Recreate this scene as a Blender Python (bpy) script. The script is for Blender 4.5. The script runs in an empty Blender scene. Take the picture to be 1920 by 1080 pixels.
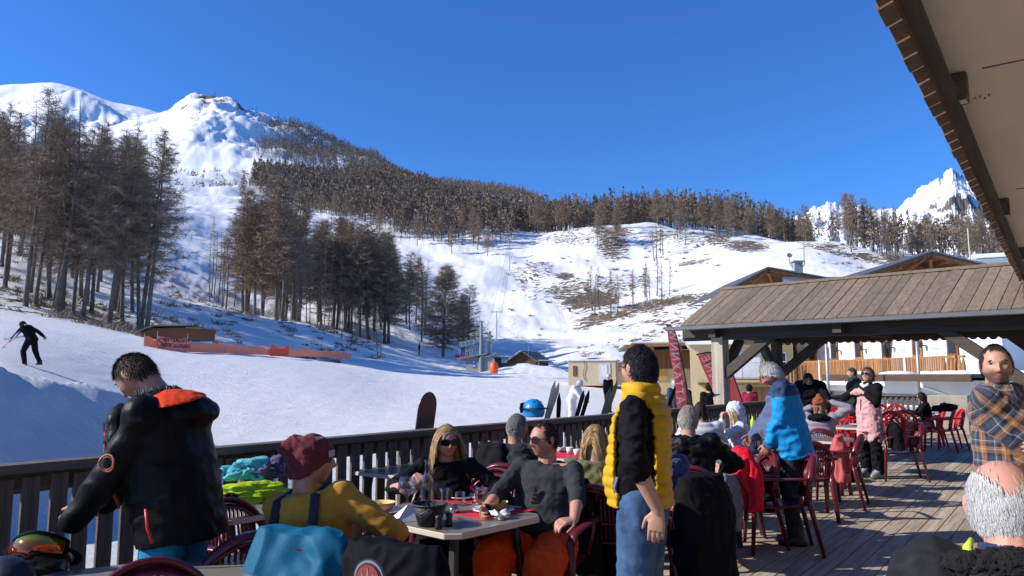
import bpy, bmesh, math, random
import numpy as np
from mathutils import Vector, Matrix, Euler, Quaternion
R = math.radians
scene = bpy.context.scene
col = scene.collection
random.seed(7)
rng = np.random.default_rng(7)

# ---------------------------------------------------------------- camera, sky, sun, exposure
FPX = 1400.0                                   # focal length in pixels of a 1920 wide frame
PITCH = math.atan(164 / FPX)
EYE = 1.57
cam_d = bpy.data.cameras.new('camera'); cam = bpy.data.objects.new('camera', cam_d); col.objects.link(cam)
cam.location = (0, 0, EYE); cam.rotation_euler = (R(90) + PITCH, 0, 0)
cam_d.sensor_width = 36; cam_d.lens = 36 * FPX / 1920
cam_d.clip_start = 0.05; cam_d.clip_end = 20000
scene.camera = cam
SUN_AZ, SUN_EL = -98.0, 31.0                   # azimuth clockwise from the camera heading (+Y)
world = bpy.data.worlds.new('World'); scene.world = world; world.use_nodes = True
wn = world.node_tree
sky = wn.nodes.new('ShaderNodeTexSky'); sky.sky_type = 'NISHITA'; sky.sun_disc = False
sky.sun_elevation = R(SUN_EL); sky.sun_rotation = R(SUN_AZ)
sky.altitude = 1900; sky.air_density = 1.35; sky.dust_density = 0.15; sky.ozone_density = 4.0
hsv = wn.nodes.new('ShaderNodeHueSaturation'); hsv.inputs['Saturation'].default_value = 1.0; hsv.inputs['Hue'].default_value = .5
gain = wn.nodes.new('ShaderNodeMix'); gain.data_type = 'RGBA'; gain.blend_type = 'MULTIPLY'; gain.inputs[0].default_value = 1; gain.inputs[7].default_value = (.36, .76, 1.36, 1)
bgn = wn.nodes['Background']; wn.links.new(sky.outputs[0], hsv.inputs['Color']); wn.links.new(hsv.outputs[0], gain.inputs[6]); wn.links.new(gain.outputs[2], bgn.inputs[0]); bgn.inputs[1].default_value = 0.10
sun_d = bpy.data.lights.new('sun', 'SUN'); sun_d.energy = 4.7; sun_d.angle = R(0.5); sun_d.color = (1.0, 0.95, 0.88)
sun = bpy.data.objects.new('sun', sun_d); col.objects.link(sun)
sdir = Vector((math.sin(R(SUN_AZ)) * math.cos(R(SUN_EL)), math.cos(R(SUN_AZ)) * math.cos(R(SUN_EL)), math.sin(R(SUN_EL))))
sun.rotation_euler = sdir.to_track_quat('Z', 'Y').to_euler()
scene.view_settings.view_transform = 'Standard'; scene.view_settings.look = 'None'
scene.view_settings.exposure = 0.42; scene.view_settings.gamma = 1
scene.view_settings.use_curve_mapping = False
scene.cycles.max_bounces = 6; scene.cycles.transparent_max_bounces = 12
scene.cycles.sample_clamp_indirect = 4

# ---------------------------------------------------------------- where things stand
CP, SP = math.cos(PITCH), math.sin(PITCH)
def py_z(py, Y):                                # height of a point seen at row py, Y metres away
    y = (540 - py) / FPX
    return EYE + Y * (SP + y * CP) / (CP - y * SP)
def G(px, Y, z=0.0):                            # the point at height z and distance Y in column px
    c = Y * CP + (z - EYE) * SP
    return Vector(((px - 960) / FPX * c, Y, z))
def at(px, py, Y): return G(px, Y, py_z(py, Y))
def on(px, py, z):                              # the point at height z under row py
    x, y = (px - 960) / FPX, (540 - py) / FPX
    t = (z - EYE) / (SP + y * CP)
    return Vector((x * t, (CP - y * SP) * t, z))
TH = R(36.5)
DX = Vector((math.sin(TH), math.cos(TH), 0)); LX = Vector((-DX.y, DX.x, 0))
def uv(u, v, z=0.0): return DX * u + LX * v + Vector((0, 0, z))
DECK_RZ = -TH + R(90)                           # local +X along the deck boards

# ---------------------------------------------------------------- objects
def tag(o, label=None, cat=None, group=None, kind=None):
    if label: o['label'] = label
    if cat: o['category'] = cat
    if group: o['group'] = group
    if kind: o['kind'] = kind
    return o
def thing(name, label, cat, loc=(0, 0, 0), rz=0.0, group=None):
    o = bpy.data.objects.new(name, None); o.empty_display_size = 0.1; col.objects.link(o)
    o.location = loc; o.rotation_euler = (0, 0, rz)
    return tag(o, label, cat, group)
def kids(o): return [c for c in bpy.data.objects if c.parent == o]
def copy_tree(o, parent=None, km=None):
    if km is None:
        km = {}
        for c in bpy.data.objects:
            if c.parent: km.setdefault(c.parent.name, []).append(c)
    c = o.copy(); col.objects.link(c); c.parent = parent
    for ch in km.get(o.name, []): copy_tree(ch, c, km)
    return c
def link_mesh(name, me, mats, parent=None, smooth=False):
    o = bpy.data.objects.new(name, me); col.objects.link(o)
    if mats is not None:
        for m in (mats if isinstance(mats, (list, tuple)) else [mats]): me.materials.append(m)
    if parent: o.parent = parent
    if smooth: me.shade_smooth()
    return o
class MB:
    def __init__(s): s.v = []; s.f = []; s.mi = []
    def add(s, vs, fs, mi=0):
        n = len(s.v); s.v += [tuple(v) for v in vs]
        s.f += [tuple(i + n for i in f) for f in fs]; s.mi += [mi] * len(fs); return s
    def box(s, c, sz, rot=None, mi=0):
        c = Vector(c); h = Vector(sz) / 2
        M = rot if isinstance(rot, Matrix) else (Matrix.Rotation(rot, 3, 'Z') if rot else Matrix.Identity(3))
        vs = [c + M @ Vector((x * h.x, y * h.y, z * h.z)) for x in (-1, 1) for y in (-1, 1) for z in (-1, 1)]
        return s.add(vs, [(0, 1, 3, 2), (4, 6, 7, 5), (0, 4, 5, 1), (2, 3, 7, 6), (0, 2, 6, 4), (1, 5, 7, 3)], mi)
    def beam(s, a, b, w, h, mi=0, up=(0, 0, 1)):
        a, b = Vector(a), Vector(b); d = (b - a); L = d.length; d.normalize()
        up = Vector(up)
        if abs(d.dot(up)) > .98: up = Vector((0, 1, 0))
        x = d.cross(up).normalized(); z = x.cross(d)
        M = Matrix((x, d, z)).transposed()
        return s.box((a + b) / 2, (w, L, h), M, mi)
    def tube(s, pts, r, n=8, mi=0, cap=True, sx=1.0):
        pts = [Vector(p) for p in pts]; m = len(pts)
        rr = r if isinstance(r, (list, tuple)) else [r] * m
        vs = []; up = None
        for i, p in enumerate(pts):
            t = (pts[min(i + 1, m - 1)] - pts[max(i - 1, 0)])
            t = t.normalized() if t.length > 1e-9 else Vector((0, 0, 1))
            if up is None:
                up = Vector((0, 0, 1)) if abs(t.z) < .9 else Vector((1, 0, 0))
            x = t.cross(up)
            if x.length < 1e-5: x = t.orthogonal()
            x.normalize(); up = x.cross(t)
            for k in range(n):
                a = 2 * math.pi * k / n
                vs.append(p + x * math.cos(a) * rr[i] * sx + up * math.sin(a) * rr[i])
        fs = [(i * n + k, i * n + (k + 1) % n, (i + 1) * n + (k + 1) % n, (i + 1) * n + k) for i in range(m - 1) for k in range(n)]
        if cap: fs += [tuple(range(n))[::-1], tuple((m - 1) * n + k for k in range(n))]
        return s.add(vs, fs, mi)
    def lathe(s, prof, c=(0, 0, 0), n=24, mi=0, M=None):
        c = Vector(c); vs = []
        for r, z in prof:
            for k in range(n):
                a = 2 * math.pi * k / n; p = Vector((r * math.cos(a), r * math.sin(a), z))
                vs.append(c + (M @ p if M else p))
        m = len(prof)
        fs = [(i * n + k, i * n + (k + 1) % n, (i + 1) * n + (k + 1) % n, (i + 1) * n + k) for i in range(m - 1) for k in range(n)]
        return s.add(vs, fs, mi)
    def prism(s, poly, z0, z1, M=None, c=(0, 0, 0), mi=0):
        n = len(poly); c = Vector(c)
        T = (lambda p: c + (M @ Vector(p))) if M else (lambda p: c + Vector(p))
        vs = [T((x, y, z0)) for x, y in poly] + [T((x, y, z1)) for x, y in poly]
        return s.add(vs, [tuple(range(n))[::-1], tuple(range(n, 2 * n))] + [(i, (i + 1) % n, n + (i + 1) % n, n + i) for i in range(n)], mi)
    def build(s, name, mats, parent=None, smooth=False, bevel=0.0, seg=1):
        me = bpy.data.meshes.new(name); me.from_pydata(s.v, [], s.f)
        if any(s.mi): me.polygons.foreach_set('material_index', s.mi)
        me.validate(); me.update()
        bm = bmesh.new(); bm.from_mesh(me); bmesh.ops.recalc_face_normals(bm, faces=bm.faces)
        if bevel:
            es = [e for e in bm.edges if len(e.link_faces) == 2 and e.calc_face_angle(0) > .5]
            bmesh.ops.bevel(bm, geom=es, offset=bevel, segments=seg, affect='EDGES', profile=.6, clamp_overlap=True)
        bm.to_mesh(me); bm.free()
        o = link_mesh(name, me, mats, parent)
        if smooth: me.shade_smooth()
        return o

# ---------------------------------------------------------------- materials
MATS = {}
def mat(name, c, rough=.6, var=.12, scale=6.0, bump=.0, bscale=40.0, metal=0.0, spec=.5, coat=0.0, stretch=(1, 1, 1), c2=None, sheen=0.0, attr=None):
    if name in MATS: return MATS[name]
    m = bpy.data.materials.new(name); m.use_nodes = True; nt = m.node_tree; N = nt.nodes; L = nt.links
    b = N['Principled BSDF']; b.inputs['Roughness'].default_value = rough; b.inputs['Metallic'].default_value = metal
    b.inputs['Specular IOR Level'].default_value = spec; b.inputs['Coat Weight'].default_value = coat
    b.inputs['Sheen Weight'].default_value = sheen
    tc = N.new('ShaderNodeTexCoord'); mp = N.new('ShaderNodeMapping'); mp.inputs['Scale'].default_value = stretch
    L.new(tc.outputs['Object'], mp.inputs[0])
    no = N.new('ShaderNodeTexNoise'); no.inputs['Scale'].default_value = scale; no.inputs['Detail'].default_value = 6
    no.inputs['Roughness'].default_value = .65
    L.new(mp.outputs[0], no.inputs['Vector'])
    mx = N.new('ShaderNodeMix'); mx.data_type = 'RGBA'
    ramp = N.new('ShaderNodeValToRGB'); ramp.color_ramp.elements[0].position = .3; ramp.color_ramp.elements[1].position = .7
    L.new(no.outputs[0], ramp.inputs[0]); L.new(ramp.outputs[0], mx.inputs[0])
    c = tuple(c[:3])
    a = tuple(max(0, x * (1 - var)) for x in c) + (1,); d = tuple(min(1, x * (1 + var)) for x in c) + (1,)
    if c2: d = tuple(c2) + (1,)
    if attr:
        at_ = N.new('ShaderNodeAttribute'); at_.attribute_name = attr
        hs = N.new('ShaderNodeMix'); hs.data_type = 'RGBA'; hs.blend_type = 'MULTIPLY'; hs.inputs[0].default_value = 1
        v0, v1 = 1 - var, 1 + var
        mx.inputs[6].default_value = (v0, v0, v0, 1); mx.inputs[7].default_value = (v1, v1, v1, 1)
        L.new(at_.outputs['Color'], hs.inputs[6]); L.new(mx.outputs[2], hs.inputs[7]); L.new(hs.outputs[2], b.inputs['Base Color'])
    else:
        mx.inputs[6].default_value = a; mx.inputs[7].default_value = d
        L.new(mx.outputs[2], b.inputs['Base Color'])
    if bump:
        n2 = N.new('ShaderNodeTexNoise'); n2.inputs['Scale'].default_value = bscale; n2.inputs['Detail'].default_value = 5
        L.new(mp.outputs[0], n2.inputs['Vector'])
        bp = N.new('ShaderNodeBump'); bp.inputs['Strength'].default_value = bump; bp.inputs['Distance'].default_value = .01
        L.new(n2.outputs[0], bp.inputs['Height']); L.new(bp.outputs[0], b.inputs['Normal'])
    MATS[name] = m
    return m
def wood(name, c, c2, rough=.75, axis=0, scale=9, bump=.35):
    st = [14, 14, 14]; st[axis] = 1.0
    return mat(name, c, rough, 0, scale / 9, bump, 3.0, c2=c2, stretch=tuple(st))
def glass(name, c=(1, 1, 1), rough=0.0, alpha=.25):
    if name in MATS: return MATS[name]
    m = bpy.data.materials.new(name); m.use_nodes = True; nt = m.node_tree; N = nt.nodes; L = nt.links
    out = N['Material Output']; N.remove(N['Principled BSDF'])
    g = N.new('ShaderNodeBsdfGlossy'); g.inputs['Roughness'].default_value = .03
    t = N.new('ShaderNodeBsdfTransparent'); t.inputs[0].default_value = tuple(c) + (1,)
    lw = N.new('ShaderNodeLayerWeight'); lw.inputs[0].default_value = alpha
    mx = N.new('ShaderNodeMixShader'); L.new(lw.outputs['Facing'], mx.inputs[0]); L.new(t.outputs[0], mx.inputs[1]); L.new(g.outputs[0], mx.inputs[2])
    L.new(mx.outputs[0], out.inputs[0]); MATS[name] = m
    return m
def interp_s(x, xs, ys):                         # smooth (cosine-ish) interpolation
    x = np.asarray(x, float); xs = np.asarray(xs, float); ys = np.asarray(ys, float)
    i = np.clip(np.searchsorted(xs, x) - 1, 0, len(xs) - 2)
    t = np.clip((x - xs[i]) / (xs[i + 1] - xs[i]), 0, 1)
    # monotone cubic (Hermite with limited slopes)
    d = np.diff(ys) / np.diff(xs)
    m = np.zeros(len(xs)); m[0] = d[0]; m[-1] = d[-1]
    for k in range(1, len(xs) - 1):
        m[k] = 0 if d[k - 1] * d[k] <= 0 else 2 * d[k - 1] * d[k] / (d[k - 1] + d[k])
    h = (xs[i + 1] - xs[i]); y0, y1 = ys[i], ys[i + 1]
    t2, t3 = t * t, t * t * t
    return (2 * t3 - 3 * t2 + 1) * y0 + (t3 - 2 * t2 + t) * h * m[i] + (-2 * t3 + 3 * t2) * y1 + (t3 - t2) * h * m[i + 1]
class SinNoise:
    """cheap vectorised fractal noise: a sum of random plane waves"""
    def __init__(s, f0, octaves=5, per=6, gain=.55, seed=0, dim=3):
        r = np.random.default_rng(seed); s.w = []
        for o in range(octaves):
            k = r.normal(size=(per, dim)); k /= np.linalg.norm(k, axis=1)[:, None]
            s.w.append((k * f0 * 2 ** o * r.uniform(.7, 1.4, (per, 1)), r.uniform(0, 6.28, per), gain ** o / math.sqrt(per) * 1.4))
    def __call__(s, P):
        out = np.zeros(len(P))
        for k, ph, a in s.w: out += a * np.sin(P @ k.T + ph).sum(1)
        return out
# ---------------------------------------------------------------- terrain: one height field, distance by distance
# for a few bearings (columns px of the frame) the height of the ground at each distance
def prof(near, far): return [(d, z) for d, z in near] + [(d, py_z(py, d)) for d, py in far]
COLS = {
 -900: prof([(1, -.2), (8, -.2), (15, .3), (27, 3.2), (45, 7.6), (60, 11)], [(100, 380), (200, 250), (400, 250), (900, 260)]),
 0: prof([(1, -.2), (8, -.2), (14, -.1), (20, .55), (27, 2.4), (40, 4.4), (50, 5.45), (58, 7.0)], [(75, 520), (100, 455), (200, 330), (400, 310), (900, 320)]),
 150: prof([(1, -.2), (8, -.2), (14, -.15), (20, .1), (27, 1.35), (40, 3.5), (50, 4.6), (58, 5.6)], [(75, 575), (100, 500), (200, 400), (400, 340), (900, 330)]),
 300: prof([(1, -.2), (8, -.2), (14, -.2), (27, .3), (45, 3.05), (56, 4.1), (62, 4.5)], [(80, 588), (120, 528), (200, 440), (400, 370), (900, 345)]),
 450: prof([(1, -.2), (8, -.2), (20, -.2), (30, .4), (52, 3.05), (60, 3.3)], [(75, 640), (92, 600), (120, 585), (160, 545), (250, 465), (400, 380), (900, 340)]),
 600: prof([(1, -.2), (8, -.2), (25, -.15), (60, 2.75), (70, 3.0)], [(88, 652), (105, 612), (130, 625), (160, 590), (220, 525), (350, 440), (550, 375), (900, 345)]),
 750: prof([(1, -.2), (8, -.2), (30, 0), (72, 2.0)], [(95, 680), (120, 668), (140, 640), (180, 605), (260, 520), (380, 440), (520, 385), (900, 330)]),
 900: prof([(1, -.2), (8, -.2), (30, 0), (80, 1.8)], [(110, 690), (140, 675), (200, 640), (260, 555), (330, 480), (430, 418), (560, 400), (700, 402), (900, 430)]),
 1000: prof([(1, -.2), (8, -.2), (30, 0), (80, 1.7)], [(112, 692), (145, 678), (200, 638), (260, 560), (330, 490), (400, 438), (500, 432), (700, 440), (900, 470)]),
 1100: prof([(1, -.2), (8, -.2), (30, -.1), (80, 1.5)], [(112, 688), (145, 665), (190, 630), (250, 560), (310, 490), (370, 429), (440, 428), (600, 450), (900, 500)]),
 1200: prof([(1, -.2), (8, -.2), (30, -.2), (70, .8)], [(105, 690), (140, 660), (180, 615), (230, 570), (290, 510), (350, 445), (375, 429), (450, 432), (600, 460), (900, 520)]),
 1300: prof([(1, -.3), (8, -.3), (30, -.3), (60, .2)], [(95, 690), (130, 655), (170, 605), (220, 555), (280, 495), (340, 435), (365, 428), (450, 434), (600, 470), (900, 530)]),
 1400: prof([(1, -.3), (8, -.3), (30, -.4), (60, .1)], [(95, 690), (130, 650), (160, 605), (205, 545), (250, 500), (310, 452), (340, 440), (420, 444), (600, 480), (900, 530)]),
 1550: prof([(1, -.3), (8, -.3), (30, -.5), (60, 0)], [(95, 690), (130, 650), (155, 600), (200, 530), (250, 474), (275, 461), (330, 470), (600, 510), (900, 540)]),
 1700: prof([(1, -.3), (8, -.3), (30, -.5), (60, 0)], [(95, 690), (130, 650), (160, 590), (200, 535), (240, 496), (270, 485), (330, 492), (600, 520), (900, 540)]),
 1900: prof([(1, -.3), (8, -.3), (30, -.5), (60, 0)], [(95, 690), (130, 650), (160, 590), (200, 535), (240, 500), (300, 490), (400, 510), (900, 540)]),
 2800: prof([(1, -.3), (8, -.3), (30, -.5), (60, 0)], [(95, 690), (200, 640), (400, 600), (900, 600)]),
}
CPX = sorted(COLS)
DMAX = 900.0
def _tab():
    g = np.concatenate([np.linspace(1, 12, 20)[:-1], np.exp(np.linspace(math.log(12), math.log(DMAX), 420))])
    T = np.array([interp_s(np.log(g), [math.log(d) for d, _ in COLS[c]], [z for _, z in COLS[c]]) for c in CPX])
    fx = np.arange(CPX[0], CPX[-1] + 1, 10.0)
    T = np.array([np.interp(fx, CPX, T[:, k]) for k in range(len(g))])     # distance x bearing
    k = np.exp(-(np.arange(-18, 19) / 7.0) ** 2); k /= k.sum()
    T = np.array([np.convolve(np.pad(r, 18, mode='edge'), k, 'valid') for r in T]).T
    return g, T
GD, GT = _tab()
n_big = SinNoise(1 / 9.0, 5, 6, .5, 3, 2); n_small = SinNoise(1 / 1.1, 4, 7, .6, 5, 2); n_mid = SinNoise(1 / 26.0, 4, 6, .55, 9, 2)
MOUND = G(-130, 12.8, 0)
def height(X, Y, detail=True):
    X = np.asarray(X, float); Y = np.asarray(Y, float)
    az = X / np.maximum(Y, .05); px = np.clip(960 + FPX * az, CPX[0], CPX[-1]); d = np.clip(Y, 1, DMAX)
    fi = np.clip((px - CPX[0]) / 10.0, 0, len(GT) - 1.001); ci = fi.astype(int); t = fi - ci
    li = np.interp(d, GD, np.arange(len(GD))); l0 = np.clip(li.astype(int), 0, len(GD) - 2); lt = li - l0
    za = GT[ci, l0] * (1 - lt) + GT[ci, l0 + 1] * lt; zb = GT[ci + 1, l0] * (1 - lt) + GT[ci + 1, l0 + 1] * lt
    z = za * (1 - t) + zb * t
    P = np.stack([X, Y], 1)
    amp = np.clip((d - 50) / 100, 0, 1)
    z = z + n_big(P) * (.02 + .55 * amp) + n_mid(P) * (1.6 * np.clip((d - 110) / 200, 0, 1))
    # snow heap at the left, close to the terrace: steep towards the deck
    U = X * DX.x + Y * DX.y; V = X * LX.x + Y * LX.y
    hh_ = np.interp(U + .12 * n_small(P * .35), [-8, 0, 3.4, 5.0, 6.6, 8.6], [3.1, 2.65, 2.12, 1.5, .75, 0.0])
    Vn = V + .07 * n_small(P * .6); f_ = np.where(Vn < 11, np.clip((Vn - 9.1) / 1.9, 0, 1), np.clip(1 - (Vn - 11) / 4.5, 0, 1)); f_ = f_ * .75 + f_ * f_ * (3 - 2 * f_) * .25
    z = z + hh_ * f_ * (1 + .05 * n_small(P * 1.6))
    # ploughed bank behind the slope and heap by the lift hut
    hb = G(985, 98, 0); rb = np.sqrt(((X - hb.x) / 9) ** 2 + ((Y - hb.y) / 6) ** 2)
    z = z + 1.6 * np.clip(1 - rb, 0, 1) ** 1.3
    if detail: z = z + n_small(P) * (.012 + .06 * np.clip((d - 55) / 60, 0, 1))
    return z
def hgt(p): return float(height([p[0]], [p[1]])[0])

def snow_material():
    m = bpy.data.materials.new('snow_ground'); m.use_nodes = True; nt = m.node_tree; N = nt.nodes; L = nt.links
    b = N['Principled BSDF']; b.inputs['Roughness'].default_value = .55; b.inputs['Specular IOR Level'].default_value = .3
    tc = N.new('ShaderNodeTexCoord'); at_ = N.new('ShaderNodeAttribute'); at_.attribute_name = 'bare'
    def noise(s, det=6, rg=.6, vec=None):
        n = N.new('ShaderNodeTexNoise'); n.inputs['Scale'].default_value = s; n.inputs['Detail'].default_value = det; n.inputs['Roughness'].default_value = rg
        L.new(vec or tc.outputs['Object'], n.inputs['Vector']); return n
    def math_(op, a, b_=None, v=None):
        n = N.new('ShaderNodeMath'); n.operation = op
        L.new(a, n.inputs[0])
        if b_ is not None: L.new(b_, n.inputs[1])
        if v is not None: n.inputs[1].default_value = v
        return n.outputs[0]
    # little terraces of grass: bands that follow the height, broken by noise
    sx = N.new('ShaderNodeSeparateXYZ'); L.new(tc.outputs['Object'], sx.inputs[0])
    nb = noise(.12, 4); nz = math_('MULTIPLY', nb.outputs[0], v=9.0); zz = math_('ADD', sx.outputs[2], nz)
    band = math_('SINE', math_('MULTIPLY', zz, v=4.6))
    n1 = noise(.35, 8, .7); n3 = noise(1.7, 5, .7)
    s = math_('ADD', math_('MULTIPLY', band, v=.16), math_('MULTIPLY', n1.outputs[0], v=1.0))
    s = math_('ADD', s, math_('MULTIPLY', n3.outputs[0], v=.55))
    s = math_('ADD', s, at_.outputs['Fac'])
    r = N.new('ShaderNodeMapRange'); r.inputs['From Min'].default_value = 1.36; r.inputs['From Max'].default_value = 1.46; L.new(s, r.inputs[0])
    g = N.new('ShaderNodeValToRGB'); e = g.color_ramp.elements
    e[0].color = (.07, .05, .03, 1); e[0].position = .3; e[1].color = (.22, .165, .095, 1); e[1].position = .72
    ng = noise(2.2, 8, .8); L.new(ng.outputs[0], g.inputs[0])
    sn = N.new('ShaderNodeValToRGB'); e = sn.color_ramp.elements
    e[0].color = (.78, .775, .76, 1); e[0].position = .2; e[1].color = (.90, .885, .845, 1); e[1].position = .75
    ns = noise(1.2, 8, .75); L.new(ns.outputs[0], sn.inputs[0])
    mx = N.new('ShaderNodeMix'); mx.data_type = 'RGBA'; L.new(r.outputs[0], mx.inputs[0]); L.new(sn.outputs[0], mx.inputs[6]); L.new(g.outputs[0], mx.inputs[7])
    L.new(mx.outputs[2], b.inputs['Base Color'])
    mpp = N.new('ShaderNodeMapping'); mpp.inputs['Scale'].default_value = (1.0, 5.0, 1.0); mpp.inputs['Rotation'].default_value = (0, 0, R(-14))
    L.new(tc.outputs['Object'], mpp.inputs[0])
    nh = noise(1.1, 9, .72, mpp.outputs[0]); nk = noise(14.0, 5, .7)
    hh = math_('ADD', nh.outputs[0], math_('MULTIPLY', nk.outputs[0], v=.24))
    wv = N.new('ShaderNodeTexWave'); wv.inputs['Scale'].default_value = .9; wv.inputs['Distortion'].default_value = 9.0; wv.inputs['Detail'].default_value = 4; wv.inputs['Detail Scale'].default_value = .5; wv.bands_direction = 'Y'; L.new(tc.outputs['Object'], wv.inputs['Vector'])
    hh = math_('ADD', hh, math_('MULTIPLY', wv.outputs['Fac'], v=.10))
    bp = N.new('ShaderNodeBump'); bp.inputs['Strength'].default_value = .8; bp.inputs['Distance'].default_value = .26
    L.new(hh, bp.inputs['Height']); L.new(bp.outputs[0], b.inputs['Normal'])
    return m
SNOW = snow_material()
# places where grass shows through: (px, distance, half width px, half depth m, strength)
BARE = [(1075, 372, 55, 14, .42), (1150, 352, 45, 18, .62), (1250, 345, 60, 16, .45), (1300, 320, 40, 12, .2), (1350, 340, 45, 20, .6), (1390, 300, 40, 10, .55), (1000, 300, 50, 24, .35),
        (1060, 268, 60, 18, .55), (1110, 250, 60, 12, .7), (1180, 270, 60, 14, .35), (1150, 222, 80, 8, .62), (1240, 215, 60, 6, .55), (1320, 205, 60, 9, .4),
        (1270, 180, 60, 10, .4), (1350, 195, 60, 12, .45), (1215, 170, 70, 9, .32), (1200, 140, 60, 10, .35), (1290, 140, 50, 8, .3),
        (1560, 262, 60, 6, .5), (1620, 245, 40, 8, .6), (1680, 240, 60, 10, .5), (150, 66, 130, 9, .45), (20, 62, 120, 8, .38), (300, 78, 80, 8, .3), (640, 100, 90, 8, .25),
        (450, 560, 60, 70, .3), (380, 700, 60, 60, .3), (700, 330, 60, 30, .3), (960, 225, 30, 10, .22)]
def bare_at(X, Y):
    px = 960 + FPX * X / Y; b = np.zeros(len(X))
    for bx, bd, wx, wd, s in BARE:
        q = ((px - bx) / wx) ** 2 + ((Y - bd) / wd) ** 2
        b = np.maximum(b, (s + .22) * np.exp(-q * q * .6))
    z = height(X, Y, False); u = -Y * SP + (z - EYE) * CP; c = Y * CP + (z - EYE) * SP; py = 540 - FPX * u / c; px = 960 + FPX * X / c
    for bx, by, wx, wy, sl, s in BARE2:
        dx = px - bx; dy = py - by - sl * dx; q = ((dx / wx) ** 2 + (dy / wy) ** 2); b = np.maximum(b, np.where((Y > 118) & (Y < 395) & (px > 930), s * np.exp(-q * q * .7), 0))
    return b
# the same, where they lie as seen from the terrace: (px, py, half widths, slope, strength)
BARE2 = [(1075, 448, 60, 16, -.05, .62), (1150, 462, 36, 30, 0, .8), (1140, 440, 30, 18, 0, .8), (1215, 448, 50, 22, 0, .55), (1290, 450, 55, 22, .1, .6), (1345, 448, 30, 14, 0, .8), (1400, 462, 50, 12, .05, .85), (1300, 492, 45, 6, -.2, .75),
         (1000, 512, 60, 16, .05, .55), (1010, 545, 42, 28, 0, .5), (1095, 560, 62, 32, -.1, .72), (1160, 535, 70, 22, .05, .6), (1060, 518, 22, 8, 0, .9), (1130, 595, 60, 12, -.18, .85), (1240, 568, 110, 11, -.16, .85), (1340, 556, 60, 9, 0, .8),
         (1230, 585, 30, 12, .2, .7), (1240, 604, 48, 7, 0, .75), (1300, 575, 60, 9, 0, .65), (1180, 612, 36, 7, 0, .6), (1560, 470, 70, 8, .25, .7), (1640, 488, 60, 9, .2, .75), (1290, 600, 40, 6, 0, .5), (900, 455, 30, 5, -.2, .5), (985, 470, 40, 4, -.15, .4)]
def grid_mesh(name, azs, ds, hfun, material):
    A, Dm = np.meshgrid(azs, ds, indexing='ij'); X = (A * Dm).ravel(); Y = Dm.ravel(); Z = hfun(X, Y)
    na, nd = len(azs), len(ds)
    me = bpy.data.meshes.new(name)
    V = np.stack([X, Y, Z], 1).astype(np.float32)
    i = np.arange(na - 1)[:, None] * nd + np.arange(nd - 1)[None]; i = i.ravel()
    F = np.stack([i, i + nd, i + nd + 1, i + 1], 1).astype(np.int32)
    me.vertices.add(len(V)); me.vertices.foreach_set('co', V.ravel())
    me.loops.add(F.size); me.loops.foreach_set('vertex_index', F.ravel())
    me.polygons.add(len(F)); me.polygons.foreach_set('loop_start', np.arange(0, F.size, 4, dtype=np.int32))
    me.update(calc_edges=True); me.shade_smooth()
    o = bpy.data.objects.new(name, me); col.objects.link(o); me.materials.append(material)
    return o, X, Y
azs = np.concatenate([np.linspace(-1.6, -.75, 60)[:-1], np.linspace(-.75, .75, 640), np.linspace(.75, 1.7, 50)[1:]])
ds = np.concatenate([np.linspace(.6, 8, 30)[:-1], np.exp(np.linspace(math.log(8), math.log(DMAX), 560))])
terrain, TX, TY = grid_mesh('snow_ground', azs, ds, height, SNOW)
at_ = terrain.data.attributes.new('bare', 'FLOAT', 'POINT'); at_.data.foreach_set('value', bare_at(TX, TY).astype(np.float32))
tag(terrain, kind='structure')

# ground behind the camera, so that it goes on all round
mb = MB(); mb.add([(-60, -60, -.25), (60, -60, -.25), (60, .61, -.25), (-60, .61, -.25)], [(0, 1, 2, 3)])
tag(mb.build('snow_ground_behind', SNOW), kind='structure')

# ---------------------------------------------------------------- far mountains: each its own ridge with real depth
def rock_snow(name, thr, scale, rock=(.17, .14, .12)):
    m = bpy.data.materials.new(name); m.use_nodes = True; nt = m.node_tree; N = nt.nodes; L = nt.links
    b = N['Principled BSDF']; b.inputs['Roughness'].default_value = .7; b.inputs['Specular IOR Level'].default_value = .2
    tc = N.new('ShaderNodeTexCoord'); ge = N.new('ShaderNodeNewGeometry'); sp = N.new('ShaderNodeSeparateXYZ'); L.new(ge.outputs['Normal'], sp.inputs[0])
    n = N.new('ShaderNodeTexNoise'); n.inputs['Scale'].default_value = scale; n.inputs['Detail'].default_value = 10; n.inputs['Roughness'].default_value = .75
    L.new(tc.outputs['Object'], n.inputs['Vector'])
    a = N.new('ShaderNodeMath'); a.operation = 'MULTIPLY_ADD'; L.new(n.outputs[0], a.inputs[0]); a.inputs[1].default_value = .75; L.new(sp.outputs[2], a.inputs[2])
    at_ = N.new('ShaderNodeAttribute'); at_.attribute_name = 'rock'
    a2 = N.new('ShaderNodeMath'); a2.operation = 'SUBTRACT'; L.new(a.outputs[0], a2.inputs[0]); L.new(at_.outputs['Fac'], a2.inputs[1])
    r = N.new('ShaderNodeMapRange'); r.inputs['From Min'].default_value = thr; r.inputs['From Max'].default_value = thr + .06; L.new(a2.outputs[0], r.inputs[0])
    mx = N.new('ShaderNodeMix'); mx.data_type = 'RGBA'; L.new(r.outputs[0], mx.inputs[0])
    mx.inputs[6].default_value = rock + (1,); mx.inputs[7].default_value = (.84, .85, .87, 1); L.new(mx.outputs[2], b.inputs['Base Color'])
    return m
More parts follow.
